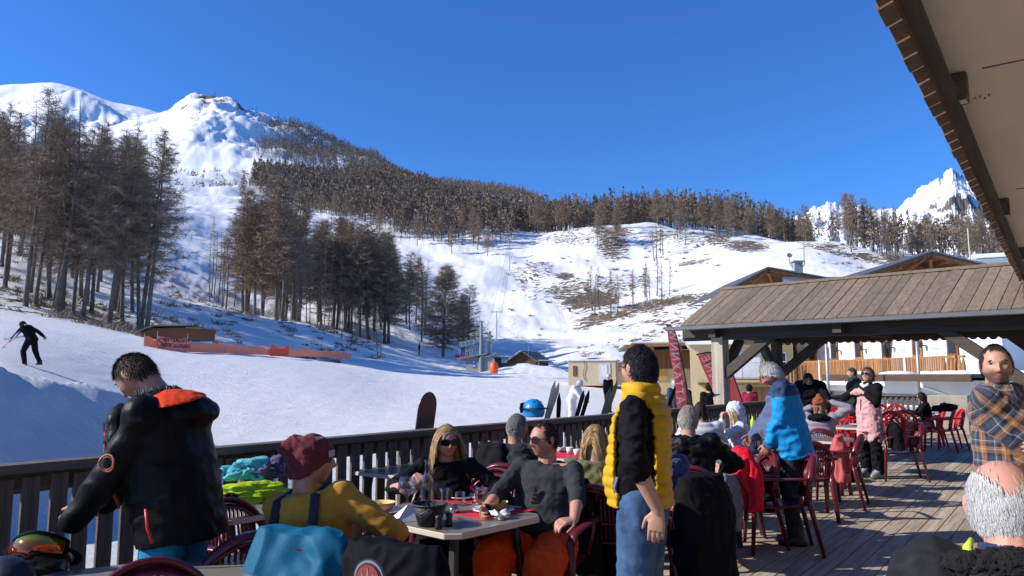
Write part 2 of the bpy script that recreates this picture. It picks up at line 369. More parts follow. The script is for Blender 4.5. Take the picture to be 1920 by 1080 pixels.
def mountain(name, d0, skyl, depth, rough, seed, material, base=600, nx=420, nd=110, ridge=.5, rockf=None, power=1.25, amp=.1, jag=0.0):
    """skyl: (px, py) skyline seen at distance d0; the slope rises to the crest at d0 and falls behind it"""
    pxs = np.linspace(skyl[0][0], skyl[-1][0], nx); pys = interp_s(pxs, [p for p, _ in skyl], [q for _, q in skyl]); jg = jag * (SinNoise(.09, 5, 5, .75, seed + 1, 2)(np.stack([pxs, pxs * 0], 1))) * d0 / FPX
    crest = np.array([py_z(q, d0) for q in pys]); foot = np.array([py_z(base, d0 - depth)] * nx)
    azs_ = (pxs - 960) / FPX * (CP + (crest - EYE) / d0 * SP)
    ds_ = np.concatenate([np.linspace(d0 - depth, d0, nd), np.linspace(d0, d0 + depth * .5, 12)[1:]])
    sn = SinNoise(1 / (d0 * rough), 7, 7, .6, seed, 2)
    def hf(X, Y):
        a = X / Y; i = np.interp(a, azs_, np.arange(nx)); c = np.interp(a, azs_, crest); f = foot[0]
        t = np.clip((Y - (d0 - depth)) / depth, 0, 1); back = np.clip((Y - d0) / (depth * .5), 0, 1)
        z = f + (c - f) * t ** power - back * (c - f) * .5
        P = np.stack([X, Y], 1); w = sn(P)
        w = w * (1 - ridge) - np.abs(sn(P * .7 + 50.0)) * ridge * 1.6
        env = np.sin(np.clip(t, 0, 1) * math.pi) * .9 + .05
        z = z + np.interp(a, azs_, jg) * t ** 9 * (1 - back * .5)
        return z + w * (c - f) * amp * env
    o, X, Y = grid_mesh(name, azs_, ds_, hf, material)
    v = np.zeros(len(X))
    if rockf is not None: v = rockf(960 + FPX * X / Y / CP, (Y - (d0 - depth)) / depth)
    at_ = o.data.attributes.new('rock', 'FLOAT', 'POINT'); at_.data.foreach_set('value', v.astype(np.float32))
    tag(o, kind='structure')
    return hf
RS1 = rock_snow('mountain_snow', .72, .02); RS2 = rock_snow('alpine_rock', .72, .02)
RS3 = rock_snow('hill_snow', .74, .035)
mountain('mountain', 2600, [(-500, 210), (-200, 190), (-60, 166), (0, 158), (95, 153), (150, 165), (215, 190), (250, 196), (310, 214), (360, 250), (460, 300), (600, 360)], 1500, .10, 4, RS1, 420)
def pk(px, t): return .62 * np.exp(-((px - 365) / 30) ** 2) * np.clip((t - .35) * 3, 0, 1) + .5 * np.exp(-((px - 432) / 30) ** 2) * np.clip((t - .4) * 3, 0, 1)
HILL_H = mountain('hill', 1350, [(60, 300), (150, 268), (230, 236), (300, 216), (318, 208), (330, 196), (341, 188), (352, 180), (368, 176), (385, 179), (400, 180), (420, 188), (440, 192), (458, 203), (490, 212), (545, 238), (620, 275), (700, 312), (760, 345), (820, 362), (900, 378), (960, 392), (1040, 430), (1150, 480)], 620, .05, 11, RS3, 440, ridge=.5, rockf=pk, power=.6, amp=.035, jag=1.1)
def pk2(px, t): return .02 + .1 * np.clip((px - 1700) / 60, 0, 1)
mountain('mountain', 3600, [(1440, 430), (1500, 405), (1555, 378), (1600, 387), (1680, 388), (1705, 368), (1735, 345), (1762, 335), (1783, 317), (1800, 322), (1850, 352), (1900, 430), (2000, 500)], 1300, .028, 23, RS2, 520, ridge=.75, rockf=pk2, jag=2.0, amp=.09)
# ---------------------------------------------------------------- leafless larches
BARK = mat('larch_bark', (.14, .112, .092), .9, .3, 3)
TWIG = mat('larch_twigs', (.26, .19, .13), .9, .35, .6)
TWIG_FAR = mat('far_larch_twigs', (.18, .138, .10), .9, .4, .05)
TWIG_G = mat('yellowish_twigs', (.17, .15, .08), .9, .3, .6)
def np_mesh(name, V, F3, mats):
    me = bpy.data.meshes.new(name); V = np.asarray(V, np.float32); F3 = np.asarray(F3, np.int32)
    me.vertices.add(len(V)); me.vertices.foreach_set('co', V.ravel())
    me.loops.add(F3.size); me.loops.foreach_set('vertex_index', F3.ravel())
    k = F3.shape[1]
    me.polygons.add(len(F3)); me.polygons.foreach_set('loop_start', np.arange(0, F3.size, k, dtype=np.int32))
    me.update(calc_edges=True)
    for m in (mats if isinstance(mats, (list, tuple)) else [mats]): me.materials.append(m)
    return me
def larch_data(seed, H=18, rad=.22, crown0=.3, spread=2.6, nbr=90, tw=18, twl=.5, tww=.03, round_=.5, bend=.0):
    """vertices / triangles of the crown, and the centre line of the trunk"""
    r = np.random.default_rng(seed)
    ph = r.uniform(0, 6.28, 2); bz = lambda t: np.stack([bend * H * .02 * np.sin(t * 2.5 + ph[0]), bend * H * .02 * np.sin(t * 2 + ph[1]), t * H], -1)
    n = nbr; t = crown0 + (1 - crown0) * np.sort(r.uniform(0, 1, n)) ** .92; t = np.minimum(t, .99)
    base = bz(t); az = r.uniform(0, 6.28, n)
    u = (t - crown0) / (1 - crown0)
    prof = np.clip((1 - u) ** (1 - round_ * .5), .03, 1) * np.clip(.45 + u * 2.2, 0, 1)
    Ln = spread * prof * r.uniform(.55, 1.15, n) + .12
    dirn = np.stack([np.cos(az), np.sin(az), r.uniform(-.25, .25, n) + .45 * u], 1)
    K = 5; s = np.linspace(0, 1, K)
    droop = r.uniform(.05, .22, n)
    P = base[:, None] + dirn[:, None] * (Ln[:, None, None] * s[None, :, None])
    P[:, :, 2] += -droop[:, None] * Ln[:, None] * (s ** 2)[None] * 1.3 + .12 * Ln[:, None] * (s ** 4)[None]
    P[:, 1:, :2] += r.normal(0, .05, (n, K - 1, 2)) * Ln[:, None, None]
    V = []; F = []; nv = 0
    wr = np.maximum(.012 + .016 * (Ln / spread), .01)[:, None] * (1 - .8 * s)[None]
    # branches: crossed ribbons
    side = np.stack([-np.sin(az), np.cos(az), np.zeros(n)], 1)[:, None] * wr[:, :, None]
    upv = np.array([0, 0, 1.0])[None, None] * wr[:, :, None]
    for off in (side, upv):
        A = (P - off).reshape(-1, 3); B = (P + off).reshape(-1, 3)
        V += [A, B]; i = (np.arange(n)[:, None] * K + np.arange(K - 1)[None]).ravel(); m = n * K
        F += [np.stack([nv + i, nv + i + 1, nv + m + i + 1], 1), np.stack([nv + i, nv + m + i + 1, nv + m + i], 1)]; nv += 2 * m
    # twigs
    N = n * tw; bi = r.choice(n, N, p=(Ln ** 1.1) / (Ln ** 1.1).sum()); f = r.uniform(.12, 1, N) ** .8
    fi = f * (K - 1); i0 = np.minimum(fi.astype(int), K - 2); ft = (fi - i0)[:, None]
    q = P[bi, i0] * (1 - ft) + P[bi, i0 + 1] * ft
    td = r.normal(size=(N, 3)); td[:, 2] = td[:, 2] * .8 - .1; td += dirn[bi] * .45; td /= np.linalg.norm(td, axis=1)[:, None]
    tl = twl * r.uniform(.4, 1.2, N)[:, None]
    wv = np.cross(td, r.normal(size=(N, 3))); wv /= np.linalg.norm(wv, axis=1)[:, None] + 1e-9; wv *= tww * r.uniform(.6, 1.3, N)[:, None]
    V += [q - wv, q + wv, q + td * tl]; j = np.arange(N)
    F += [np.stack([nv + j, nv + N + j, nv + 2 * N + j], 1)]
    tr = np.linspace(0, 1, 9); return np.concatenate(V), np.concatenate(F), bz(tr), rad * (1 - .93 * tr ** .9)
def larch_proto(i, **kw):
    V, F, tp, tr = larch_data(i, **{k: v for k, v in kw.items() if k != 'm'})
    cm = np_mesh('crown', V, F, kw.get('m', TWIG))
    mb = MB(); mb.tube(tp, list(tr), 7)
    mb.tube([tp[0] - np.array([0, 0, 1.0]), tp[0], tp[0] + np.array([0, 0, .5])], [tr[0] * 1.5, tr[0] * 1.35, tr[0] * 1.0], 7)
    me = bpy.data.meshes.new('trunk'); me.from_pydata(mb.v, [], mb.f); me.materials.append(BARK); me.shade_smooth()
    return me, cm
_kw = dict
PROTO_NEAR = [larch_proto(100 + i, H=18, rad=.2, crown0=c, spread=s * 1.12, nbr=int(n * 1.35), tw=36, twl=.85, tww=.016, bend=1)
              for i, (c, s, n) in enumerate([(.2, 3.2, 150), (.3, 2.7, 130), (.16, 3.6, 160), (.34, 2.5, 120), (.24, 3.0, 140)])]
PROTO_BARE = [larch_proto(130 + i, H=18, rad=.2, crown0=c, spread=s, nbr=100, tw=9, twl=.5, tww=.02, bend=1.3) for i, (c, s) in enumerate([(.25, 2.8), (.4, 2.0)])]
PROTO_MID = [larch_proto(160 + i, H=17, rad=.2, crown0=c * .7, spread=s * 1.2, nbr=150, tw=34, twl=1.0, tww=.026, round_=.8, bend=1)
             for i, (c, s) in enumerate([(.35, 2.5), (.28, 2.9), (.45, 2.3), (.22, 3.1)])]
PROTO_THIN = [larch_proto(190 + i, H=17, rad=.2, crown0=.3, spread=1.9, nbr=80, tw=10, twl=.6, tww=.04, bend=1.2) for i in range(2)]
PROTO_WIDE = [larch_proto(210, H=15, rad=.3, crown0=.12, spread=5.0, nbr=420, tw=60, twl=1.0, tww=.02, round_=.9, bend=.5)]
PROTO_LIGHT = [larch_proto(220 + i, H=17, rad=.26, crown0=.3, spread=2.5, nbr=80, tw=16, twl=.8, tww=.06, round_=.8, bend=1, m=TWIG_G) for i in range(1)]
tree_r = np.random.default_rng(42)
TREE_N = [0]
def tree(X, Y, H, protos, label, group, sc=1.0, z=None):
    i = tree_r.integers(len(protos)); trunk, crown = protos[i]
    z = hgt((X, Y)) if z is None else z
    H0 = {id(PROTO_WIDE): 15.0, id(PROTO_NEAR): 18.0, id(PROTO_BARE): 18.0}.get(id(protos), 17.0)
    t = thing('larch_tree', label, 'tree', (X, Y, z - .15), tree_r.uniform(0, 6.28), group)
    k = H / H0; w = k * sc * tree_r.uniform(.85, 1.15); t.scale = (w, w, k)
    t.rotation_euler[0] = tree_r.normal(0, .018); t.rotation_euler[1] = tree_r.normal(0, .018)
    link_mesh('trunk', trunk, None, t); link_mesh('crown', crown, None, t); TREE_N[0] += 1
    return t
def scatter(n, px0, px1, d0, d1, H, protos, label, group, sc=1.0, mind=1.6, f=None, extra=None, pextra=.0):
    pts = []; k = 0
    while len(pts) < n and k < n * 60:
        k += 1; px = tree_r.uniform(px0, px1); d = tree_r.uniform(d0, d1); X = G(px, d, 0).x
        if f and not f(px, d): continue
        if any((X - a) ** 2 + (d - b) ** 2 < mind * mind for a, b in pts): continue
        pts.append((X, d))
        pr = extra if (extra and tree_r.random() < pextra) else protos
        tree(X, d, H * tree_r.uniform(.82, 1.08), pr, label, group, sc)
scatter(44, -90, 292, 60, 98, 18.8, PROTO_NEAR, 'tall bare brown larch in the dense wood on the slope at the left', 'larches of the wood on the left slope', 1.12, 1.7,
        lambda px, d: d > 60 + max(0, px - 200) * .02 and px < 215 + (98 - d) * 2.2 + (70 if d < 72 else 0), PROTO_BARE, .28)
for px, d, H in [(252, 66, 16.5), (262, 67.5, 19), (143, 62.5, 17), (45, 62, 19), (92, 63, 18)]:
    tree(G(px, d).x, d, H, PROTO_NEAR, 'bare larch at the lower edge of the wood on the left slope', 'larches along the lower edge of the left wood')
tree(G(412, 105).x, 105, 12, PROTO_BARE, 'thin leafless larch beside the gully of snow', 'thin larches by the gully')
scatter(8, 385, 440, 108, 135, 14, PROTO_BARE, 'thin leafless larch beside the gully of snow', 'thin larches by the gully', .8)
scatter(22, 450, 565, 104, 140, 20.5, PROTO_MID, 'larch in the tall grove between the gully and the middle grove', 'larches of the tall narrow grove', 1.15, 1.8, None, PROTO_BARE, .2)
scatter(9, 555, 640, 104, 126, 14, PROTO_BARE, 'slender bare larch between the two groves above the orange fence', 'slender larches between the groves', .7)
scatter(30, 592, 730, 126, 172, 20, PROTO_MID, 'larch in the dense brown grove in the middle of the slope', 'larches of the middle grove', 1.3, 2.0, None, PROTO_NEAR, .3)
scatter(10, 725, 800, 148, 185, 17, PROTO_MID, 'larch in the small grove right of the middle grove', 'larches of the small grove', 1.2, 2.0, None, PROTO_BARE, .2)
tree(G(832, 119).x, 119, 15, PROTO_WIDE, 'broad spreading larch standing alone in front behind the lift station', None)
scatter(3, 855, 885, 128, 145, 13, PROTO_MID, 'larch close behind the broad spreading larch', 'larches behind the broad larch', 1.3)
scatter(10, 600, 715, 92, 108, 5.5, PROTO_BARE, 'small bare young larch at the foot of the middle grove', 'young larches at the foot of the grove', 1.3)
tree(G(914, 330).x, 330, 13, PROTO_MID, 'small larch standing apart on the open snow right of the forest edge', None, 1.2)
tree(G(893, 345).x, 345, 16, PROTO_MID, 'larch at the end of the forest edge above the open piste', None, 1.1)
scatter(8, 860, 925, 345, 400, 18, PROTO_MID, 'larch of the forest edge above the open piste', 'larches above the open piste', 1.1, 3)
scatter(34, 925, 1240, 385, 440, 19, PROTO_MID, 'larch in the row along the skyline ridge', 'larches along the skyline ridge', 1.25, 4.0, lambda px, d: px > 985 or d > 400)
scatter(24, 1240, 1525, 330, 420, 19, PROTO_MID, 'larch in the dense wood at the right end of the skyline', 'larches at the right end of the skyline', 1.15, 3.5, lambda px, d: d > 318 + max(0, 1400 - px) * .25, PROTO_LIGHT, .12)
scatter(5, 1118, 1168, 318, 360, 17, PROTO_MID, 'larch on the brown knoll under the skyline', 'larches on the brown knoll', 1.1, 3)
scatter(6, 1232, 1305, 285, 330, 14, PROTO_THIN, 'bare larch on the second knoll right of the brown one', 'larches on the second knoll', 1.3, 3)
scatter(6, 1112, 1160, 215, 240, 14, PROTO_THIN, 'bare larch in the small group over the brown grass', 'larches over the brown grass', 1.3, 2.2)
scatter(9, 1188, 1262, 222, 245, 14, PROTO_THIN, 'bare straight larch in the open row right of the brown grass', 'larches of the open row', 1.2, 2.2)
scatter(22, 1575, 1860, 244, 278, 19, PROTO_THIN, 'larch in the open row in front of the white peak', 'larches before the white peak', 1.25, 2.6, lambda px, d: d > 256 - abs(px - 1700) * .05, PROTO_MID, .4)
scatter(3, 1530, 1580, 268, 300, 13, PROTO_THIN, 'small larch on the dip left of the white peak', 'small larches on the dip', 1.2, 3)
# the large forest on the upper slope: its nearest trees one by one, the rest as one mass
def forest_edge(px): return float(np.interp(px, [440, 480, 560, 640, 700, 760, 820, 860, 900], [520, 480, 430, 400, 372, 352, 338, 335, 345]))
scatter(28, 450, 880, 330, 540, 16, PROTO_MID, 'larch on the lower edge of the large forest on the upper slope', 'larches of the forest edge on the upper slope', 1.15, 4.0, lambda px, d: forest_edge(px) < d < forest_edge(px) + 45)
scatter(10, 430, 640, 260, 400, 15, PROTO_THIN, 'bare larch scattered on the snow below the large forest', 'larches scattered below the forest', 1.3, 6.0, lambda px, d: d < forest_edge(px) - 15, PROTO_MID, .5)
def far_wood(name, pts, label, cat, seed=5, n=120, material=None):
    r = np.random.default_rng(seed); V = []; F = []; nv = 0
    for X, Y, Z, H, W in pts:
        t = r.uniform(0, 1, n) ** .8; u = .25 + .75 * t
        rad = W * np.clip((1 - t) ** .7, .05, 1) * r.uniform(.2, 1, n); a = r.uniform(0, 6.28, n)
        c = np.stack([X + rad * np.cos(a), Y + rad * np.sin(a), Z + u * H], 1)
        e1 = r.normal(size=(n, 3)) * [.45, .45, .8]; e2 = r.normal(size=(n, 3)) * [.55, .55, .75]
        V += [c, c + e1, c + e2]; j = np.arange(n); F.append(np.stack([nv + j, nv + n + j, nv + 2 * n + j], 1)); nv += 3 * n
        V.append(np.array([[X - .14, Y, Z - 1], [X + .14, Y, Z - 1], [X, Y, Z + H * .95], [X, Y - .14, Z - 1], [X, Y + .14, Z - 1]])); F.append(np.array([[nv, nv + 1, nv + 2], [nv + 3, nv + 4, nv + 2]])); nv += 5
    me = np_mesh(name, np.concatenate(V), np.concatenate(F), material or TWIG_FAR)
    o = link_mesh(name, me, None); return tag(o, label, cat, kind='stuff')
def rnd_pts(n, px0, px1, d0, d1, f, H, W, hf=None):
    r = tree_r; px = r.uniform(px0, px1, n * 4); d = r.uniform(d0, d1, n * 4)
    k = np.array([bool(f(a, b)) for a, b in zip(px, d)]); px, d = px[k][:n], d[k][:n]
    X = (px - 960) / FPX * d; Z = (hf or height)(X, d)
    return [(x, y, z, H * r.uniform(.7, 1.15), W * r.uniform(.8, 1.2)) for x, y, z in zip(X, d, Z)]
pts = rnd_pts(2700, 445, 960, 345, 900, lambda px, d: d > forest_edge(px) + 12 and (px > 460 + (d - 500) * .02), 16, 3.4)
far_wood('larch_forest', pts, 'large brown larch forest covering the upper slope under the peak', 'forest')
pts = rnd_pts(4300, 400, 1020, 820, 1345, lambda px, d: px > np.interp(d, [820, 1000, 1150, 1345], [470, 490, 530, 575]) + tree_r.normal(0, 12), 17, 4.2, HILL_H)
far_wood('ridge_forest', pts, 'dark brown forest running down the long ridge right of the rocky peak', 'forest', 6, 46)
pts = rnd_pts(230, 330, 620, 850, 1330, lambda px, d: tree_r.random() < .5, 9, 2.2, HILL_H) + rnd_pts(130, 300, 470, 480, 880, lambda px, d: True, 5, 1.8)
far_wood('scattered_bushes', pts, 'scattered dark bushes and stunted trees on the snow below the rocky peak', 'bushes', 7, 16)
pts = rnd_pts(1000, 930, 1530, 392, 500, lambda px, d: px > 985 or d > 410, 20, 3.6)
far_wood('skyline_forest', pts, 'brown forest behind the larches of the skyline ridge', 'forest', 8, 80)
pts = rnd_pts(170, 1520, 1900, 258, 330, lambda px, d: px > 1590 or tree_r.random() < .3, 16, 2.4)
far_wood('forest_before_peak', pts, 'thin wood behind the open row of larches before the white peak', 'forest', 9, 45)
# low bare scrub
def scrub(name, spots, label, cat, seed, L=.7, n=40):
    r = np.random.default_rng(seed); V = []; F = []; nv = 0
    for X, Y, Z, S in spots:
        b = r.normal(0, .35 * S, (n, 3)) * [1, 1, 0] + [X, Y, Z - .05]; d = r.normal(size=(n, 3)) * [.55, .55, .2] + [0, 0, .8]
        e = b + d * S * L * r.uniform(.4, 1.2, (n, 1)); w = r.normal(size=(n, 3)) * .014 * (1 + Y / 60)
        V += [b - w, b + w, e]; j = np.arange(n); F.append(np.stack([nv + j, nv + n + j, nv + 2 * n + j], 1)); nv += 3 * n
    return tag(link_mesh(name, np_mesh(name, np.concatenate(V), np.concatenate(F), TWIG), None), label, cat, kind='stuff')
def spots(n, px0, px1, d0, d1, S):
    px = tree_r.uniform(px0, px1, n); d = tree_r.uniform(d0, d1, n); X = (px - 960) / FPX * d
    return [(x, y, z, S * tree_r.uniform(.5, 1.4)) for x, y, z in zip(X, d, height(X, d))]
scrub('undergrowth', spots(120, -60, 330, 57, 80, .9) + spots(60, 300, 480, 70, 120, .8) + spots(60, 520, 720, 84, 110, .8) + spots(16, 560, 640, 66, 76, .9), 'low bare scrub under the larches at the foot of the slope', 'undergrowth', 11)
scrub('hillside_scrub', spots(90, 1080, 1380, 110, 175, .8) + spots(40, 1060, 1200, 85, 110, .7) + spots(90, 950, 1350, 190, 330, 1.4) + spots(30, 1540, 1700, 225, 270, 1.6), 'low bushes dotted over the open hillside behind the roofs', 'undergrowth', 12)
for px, d, S in [(1410, 175, 4.2), (1690, 236, 5.5)]:
    X = G(px, d).x; m0 = np.random.default_rng(int(px)); n = 500
    c = m0.normal(size=(n, 3)); c /= np.linalg.norm(c, axis=1)[:, None]; c[:, 2] = abs(c[:, 2])
    z = hgt((X, d)); b = np.array([X, d, z]); q = b + c * S * .5 * m0.uniform(.3, 1, (n, 1)); w = m0.normal(size=(n, 3)) * .03; e = q + c * S * .3 + m0.normal(0, .25, (n, 3))
    V = np.concatenate([q - w, q + w, e]); j = np.arange(n)
    o = link_mesh('bare_bush', np_mesh('bare_bush', V, np.stack([j, j + n, j + 2 * n], 1), TWIG if px < 1500 else TWIG_G), None)
    tag(o, 'bare spiky bush on the snow just behind the left gable roof' if px < 1500 else 'round yellowish bush at the foot of the larches above the big gable roof', 'bush')
print('individual trees', TREE_N[0])
# ---------------------------------------------------------------- wooden materials
def board_mat(name, c1, c2, dark=.55, axis=0, rough=.8, sc=1.0, spec=.3):
    m = bpy.data.materials.new(name); m.use_nodes = True; nt = m.node_tree; N = nt.nodes; L = nt.links
    b = N['Principled BSDF']; b.inputs['Roughness'].default_value = rough; b.inputs['Specular IOR Level'].default_value = spec
    tc = N.new('ShaderNodeTexCoord'); ge = N.new('ShaderNodeNewGeometry'); mp = N.new('ShaderNodeMapping')
    st = [22 * sc] * 3; st[axis] = 1.1 * sc; mp.inputs['Scale'].default_value = st
    ad = N.new('ShaderNodeVectorMath'); ad.operation = 'ADD'; L.new(tc.outputs['Object'], ad.inputs[0])
    cb = N.new('ShaderNodeCombineXYZ'); mu = N.new('ShaderNodeMath'); mu.operation = 'MULTIPLY'; mu.inputs[1].default_value = 37.0
    L.new(ge.outputs['Random Per Island'], mu.inputs[0]); [L.new(mu.outputs[0], cb.inputs[i]) for i in range(3)]; L.new(cb.outputs[0], ad.inputs[1])
    L.new(ad.outputs[0], mp.inputs[0])
    n = N.new('ShaderNodeTexNoise'); n.inputs['Scale'].default_value = 1; n.inputs['Detail'].default_value = 8; n.inputs['Roughness'].default_value = .7; L.new(mp.outputs[0], n.inputs['Vector'])
    n2 = N.new('ShaderNodeTexNoise'); n2.inputs['Scale'].default_value = 2.2; n2.inputs['Detail'].default_value = 6; L.new(ad.outputs[0], n2.inputs['Vector'])
    r = N.new('ShaderNodeValToRGB'); e = r.color_ramp.elements; e[0].position = .3; e[1].position = .68; e[0].color = tuple(c1) + (1,); e[1].color = tuple(c2) + (1,)
    L.new(n.outputs[0], r.inputs[0])
    mr = N.new('ShaderNodeMapRange'); mr.inputs['To Min'].default_value = dark; mr.inputs['To Max'].default_value = 1.2
    a = N.new('ShaderNodeMath'); a.operation = 'ADD'; L.new(ge.outputs['Random Per Island'], a.inputs[0]); L.new(n2.outputs[0], a.inputs[1]); mr.inputs['From Min'].default_value = .3; mr.inputs['From Max'].default_value = 1.6
    L.new(a.outputs[0], mr.inputs[0])
    v = N.new('ShaderNodeVectorMath'); v.operation = 'SCALE'; L.new(r.outputs[0], v.inputs[0]); L.new(mr.outputs[0], v.inputs['Scale']); L.new(v.outputs[0], b.inputs['Base Color'])
    bp = N.new('ShaderNodeBump'); bp.inputs['Strength'].default_value = .5; bp.inputs['Distance'].default_value = .004; L.new(n.outputs[0], bp.inputs['Height']); L.new(bp.outputs[0], b.inputs['Normal'])
    return m
DECKW = board_mat('weathered_deck_boards', (.235, .18, .13), (.52, .42, .315), rough=.9, spec=.15)
RAILW = board_mat('dark_weathered_wood', (.06, .044, .033), (.17, .135, .105), .6, 2)
RAILX = board_mat('dark_weathered_rail', (.06, .044, .033), (.17, .135, .105), .7, 0)
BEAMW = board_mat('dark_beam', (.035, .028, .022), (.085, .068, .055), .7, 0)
POSTW = board_mat('pale_post', (.24, .20, .15), (.42, .36, .28), .8, 2, sc=.8)
ROOFW = board_mat('shelter_roof_boards', (.125, .092, .062), (.24, .18, .125), .75, 1, sc=.8)
CHALW = board_mat('chalet_wood', (.10, .045, .02), (.24, .12, .055), .6, 2, sc=.5)
CHALB = board_mat('balcony_wood', (.22, .095, .035), (.45, .22, .09), .6, 2, sc=.6)
GABW = board_mat('gable_wood', (.22, .10, .04), (.42, .22, .095), .7, 1, sc=.5)
SHUT = board_mat('golden_shutter', (.42, .22, .06), (.62, .36, .12), .8, 2, sc=.6)
METAL = mat('grey_metal', (.30, .31, .33), .4, .1, 4, metal=.7)
DGREY = mat('dark_roof_metal', (.10, .095, .09), .6, .25, 3)
STEEL = mat('steel_pole', (.35, .34, .32), .45, .15, 3, metal=.5)

# ---------------------------------------------------------------- the terrace deck (floor of the place)
mb = MB(); w = .158; v = -3.4; rd = random.Random(3)
while v < 5.2:
    u = -4 + rd.uniform(-3, 0)
    while u < 26:
        L_ = rd.choice([3.0, 4.0, 4.0, 5.0]); a, b = max(u, -4), min(u + L_, 26)
        if b - a > .05:
            dz = rd.uniform(-.0015, .0015)
            mb.box(((a + b) / 2, v + w / 2, -.014 + dz), (b - a - .004, w - rd.uniform(.006, .013), .028))
        u += L_
    v += w
o = mb.build('deck', DECKW, bevel=.002); o.rotation_euler = (0, 0, DECK_RZ); tag(o, kind='structure')
mb = MB(); mb.box((11, .9, -.13), (30, 8.55, .16)); [mb.box((u, 5.12, -.5), (.14, .14, .6)) for u in range(-3, 26, 3)]
o = mb.build('deck_frame', BEAMW); o.rotation_euler = (0, 0, DECK_RZ); tag(o, kind='structure')

# ---------------------------------------------------------------- railings
def railing(p0, p1, label, pitch=.15, group=None, w=.096, top=1.05, mats=(RAILX, RAILW), post=2.1):
    p0, p1 = Vector(p0), Vector(p1); d = p1 - p0; L_ = d.length
    t = thing('railing', label, 'railing', p0, math.atan2(d.y, d.x), group)
    m = MB(); m.box((L_ / 2, 0, top - .028), (L_, .15, .056)); m.build('top_rail', mats[0], t, bevel=.004)
    m = MB(); m.box((L_ / 2, .035, top - .125), (L_ - .01, .045, .11)); m.build('upper_beam', mats[0], t, bevel=.003)
    m = MB(); m.box((L_ / 2, .035, .16), (L_ - .01, .045, .10)); m.build('lower_beam', mats[0], t, bevel=.003)
    bm_ = MB(); bm_.box((0, 0, .5), (w, .03, .94)); proto = None
    n = int(L_ / pitch)
    for i in range(n):
        x = pitch * (i + .5) + rd.uniform(-.012, .012)
        if proto is None: c = proto = bm_.build('baluster', mats[1], t, bevel=.003)
        else: c = proto.copy(); col.objects.link(c)
        c.parent = t; c.location = (x, -.006, rd.uniform(-.01, .01)); c.rotation_euler = (0, rd.uniform(-.01, .01), 0)
    pm = MB(); pm.box((0, 0, .47), (.09, .09, .93)); proto = None
    for i in range(int(L_ / post) + 1):
        if proto is None: c = proto = pm.build('post', mats[1], t, bevel=.004)
        else: c = proto.copy(); col.objects.link(c)
        c.parent = t; c.location = (min(i * post + .05, L_ - .05), .115, 0)
    return t
railing(uv(-1.1, 5.06), uv(13.45, 5.06), 'long dark wooden railing of upright boards along the snow side of the terrace')
railing(uv(13.8, 5.06), uv(24, 5.06), 'dark wooden railing beyond the pale shelter post, at the back of the terrace')
railing(uv(24.05, 5.0), uv(24.05, 3.0), 'short dark railing closing the far end of the terrace beside the concrete block', w=.07)
railing(uv(24.1, 2.2), uv(24.1, -2.5), 'grey wooden railing right of the concrete block at the far end', w=.1, mats=(POSTW, POSTW))
# concrete block at the far end
mb = MB(); mb.box((0, 0, .52), (.75, .95, 1.04)); b = mb.build('planter', mat('rough_concrete', (.36, .31, .235), .85, .2, 3, .5, 20), bevel=.02)
b.location = uv(23.6, 2.65); b.rotation_euler = (0, 0, DECK_RZ); tag(b, 'large pale concrete block standing at the far end of the terrace', 'planter')

# ---------------------------------------------------------------- the restaurant this terrace belongs to: wall, soffit, eave
PLASTER = mat('soffit_plaster', (.74, .655, .57), .8, .05, 1.2, .15, 30)
bld = thing('restaurant_building', 'restaurant building whose pale soffit and dark tiled eave cross the upper right corner', 'building', uv(0, 0), DECK_RZ)
mb = MB(); mb.box((4.5, -2.8, 1.5), (17, .3, 3.0)); mb.build('wall', mat('cream_render', (.5, .47, .42), .8, .06, 2), bld)
mb = MB(); mb.box((4.7, -1.24, 3.19), (17.4, 3.30, .06))
for k in range(12): pass
mb.build('soffit', PLASTER, bld)
mb = MB()
for u in (1.2, 4.45, 7.6, 10.6): mb.box((u, -1.3, 3.157), (.006, 3.1, .006))
mb.build('soffit_joint', mat('joint_shadow_gap', (.16, .14, .12), .9), bld)
SCUFF = mat('scuff_brown', (.10, .05, .04), .9)
mb = MB()
for k in range(9):
    p = on(1797 + k * 7 + rd.uniform(-3, 3), 182 - k * .8 + rd.uniform(-6, 8), 3.158); q = Matrix.Rotation(-DECK_RZ, 3, 'Z') @ p
    mb.box((q.x, q.y, 3.1585), (rd.uniform(.008, .05), rd.uniform(.004, .009), .001), rd.uniform(0, .5))
mb.build('scuff_mark', SCUFF, bld)
mb = MB(); mb.box((4.7, .425, 3.12), (17.4, .025, .26)); mb.build('fascia', board_mat('fascia_wood', (.05, .03, .018), (.13, .08, .05), .7, 0), bld)
mb = MB(); mb.box((4.7, .385, 3.0), (17.4, .05, .05)); mb.build('fascia_lath', BEAMW, bld)
# roof slab and the scalloped tile edge
mb = MB(); Mr = Matrix.Rotation(R(-24), 3, 'X'); mb.box((4.7, -1.5, 4.12), (17.6, 4.4, .08), Mr); mb.build('roof', mat('brown_tiles', (.10, .07, .055), .8, .25, 5), bld)
mb = MB(); n = 92
for k in range(n):
    u = -3.9 + k * .19; prof_ = [(.085 * math.cos(a), .045 * math.sin(a)) for a in np.linspace(0, math.pi, 7)]
    M = Matrix(((1, 0, 0), (0, 0, 1), (0, 1, 0))); M = Matrix.Rotation(R(-20), 3, 'X') @ M
    mb.prism(prof_ + [(-.085, -.012), (.085, -.012)], 0, .09 + rd.uniform(-.006, .006), M, (u, .41, 3.015 + rd.uniform(-.004, .004)))
mb.build('tile_edge', mat('edge_tiles', (.12, .075, .05), .8, .3, 9), bld)
def row_of(P): c = P.y * CP + (P.z - EYE) * SP; return 540 - FPX * (-P.y * SP + (P.z - EYE) * CP) / c
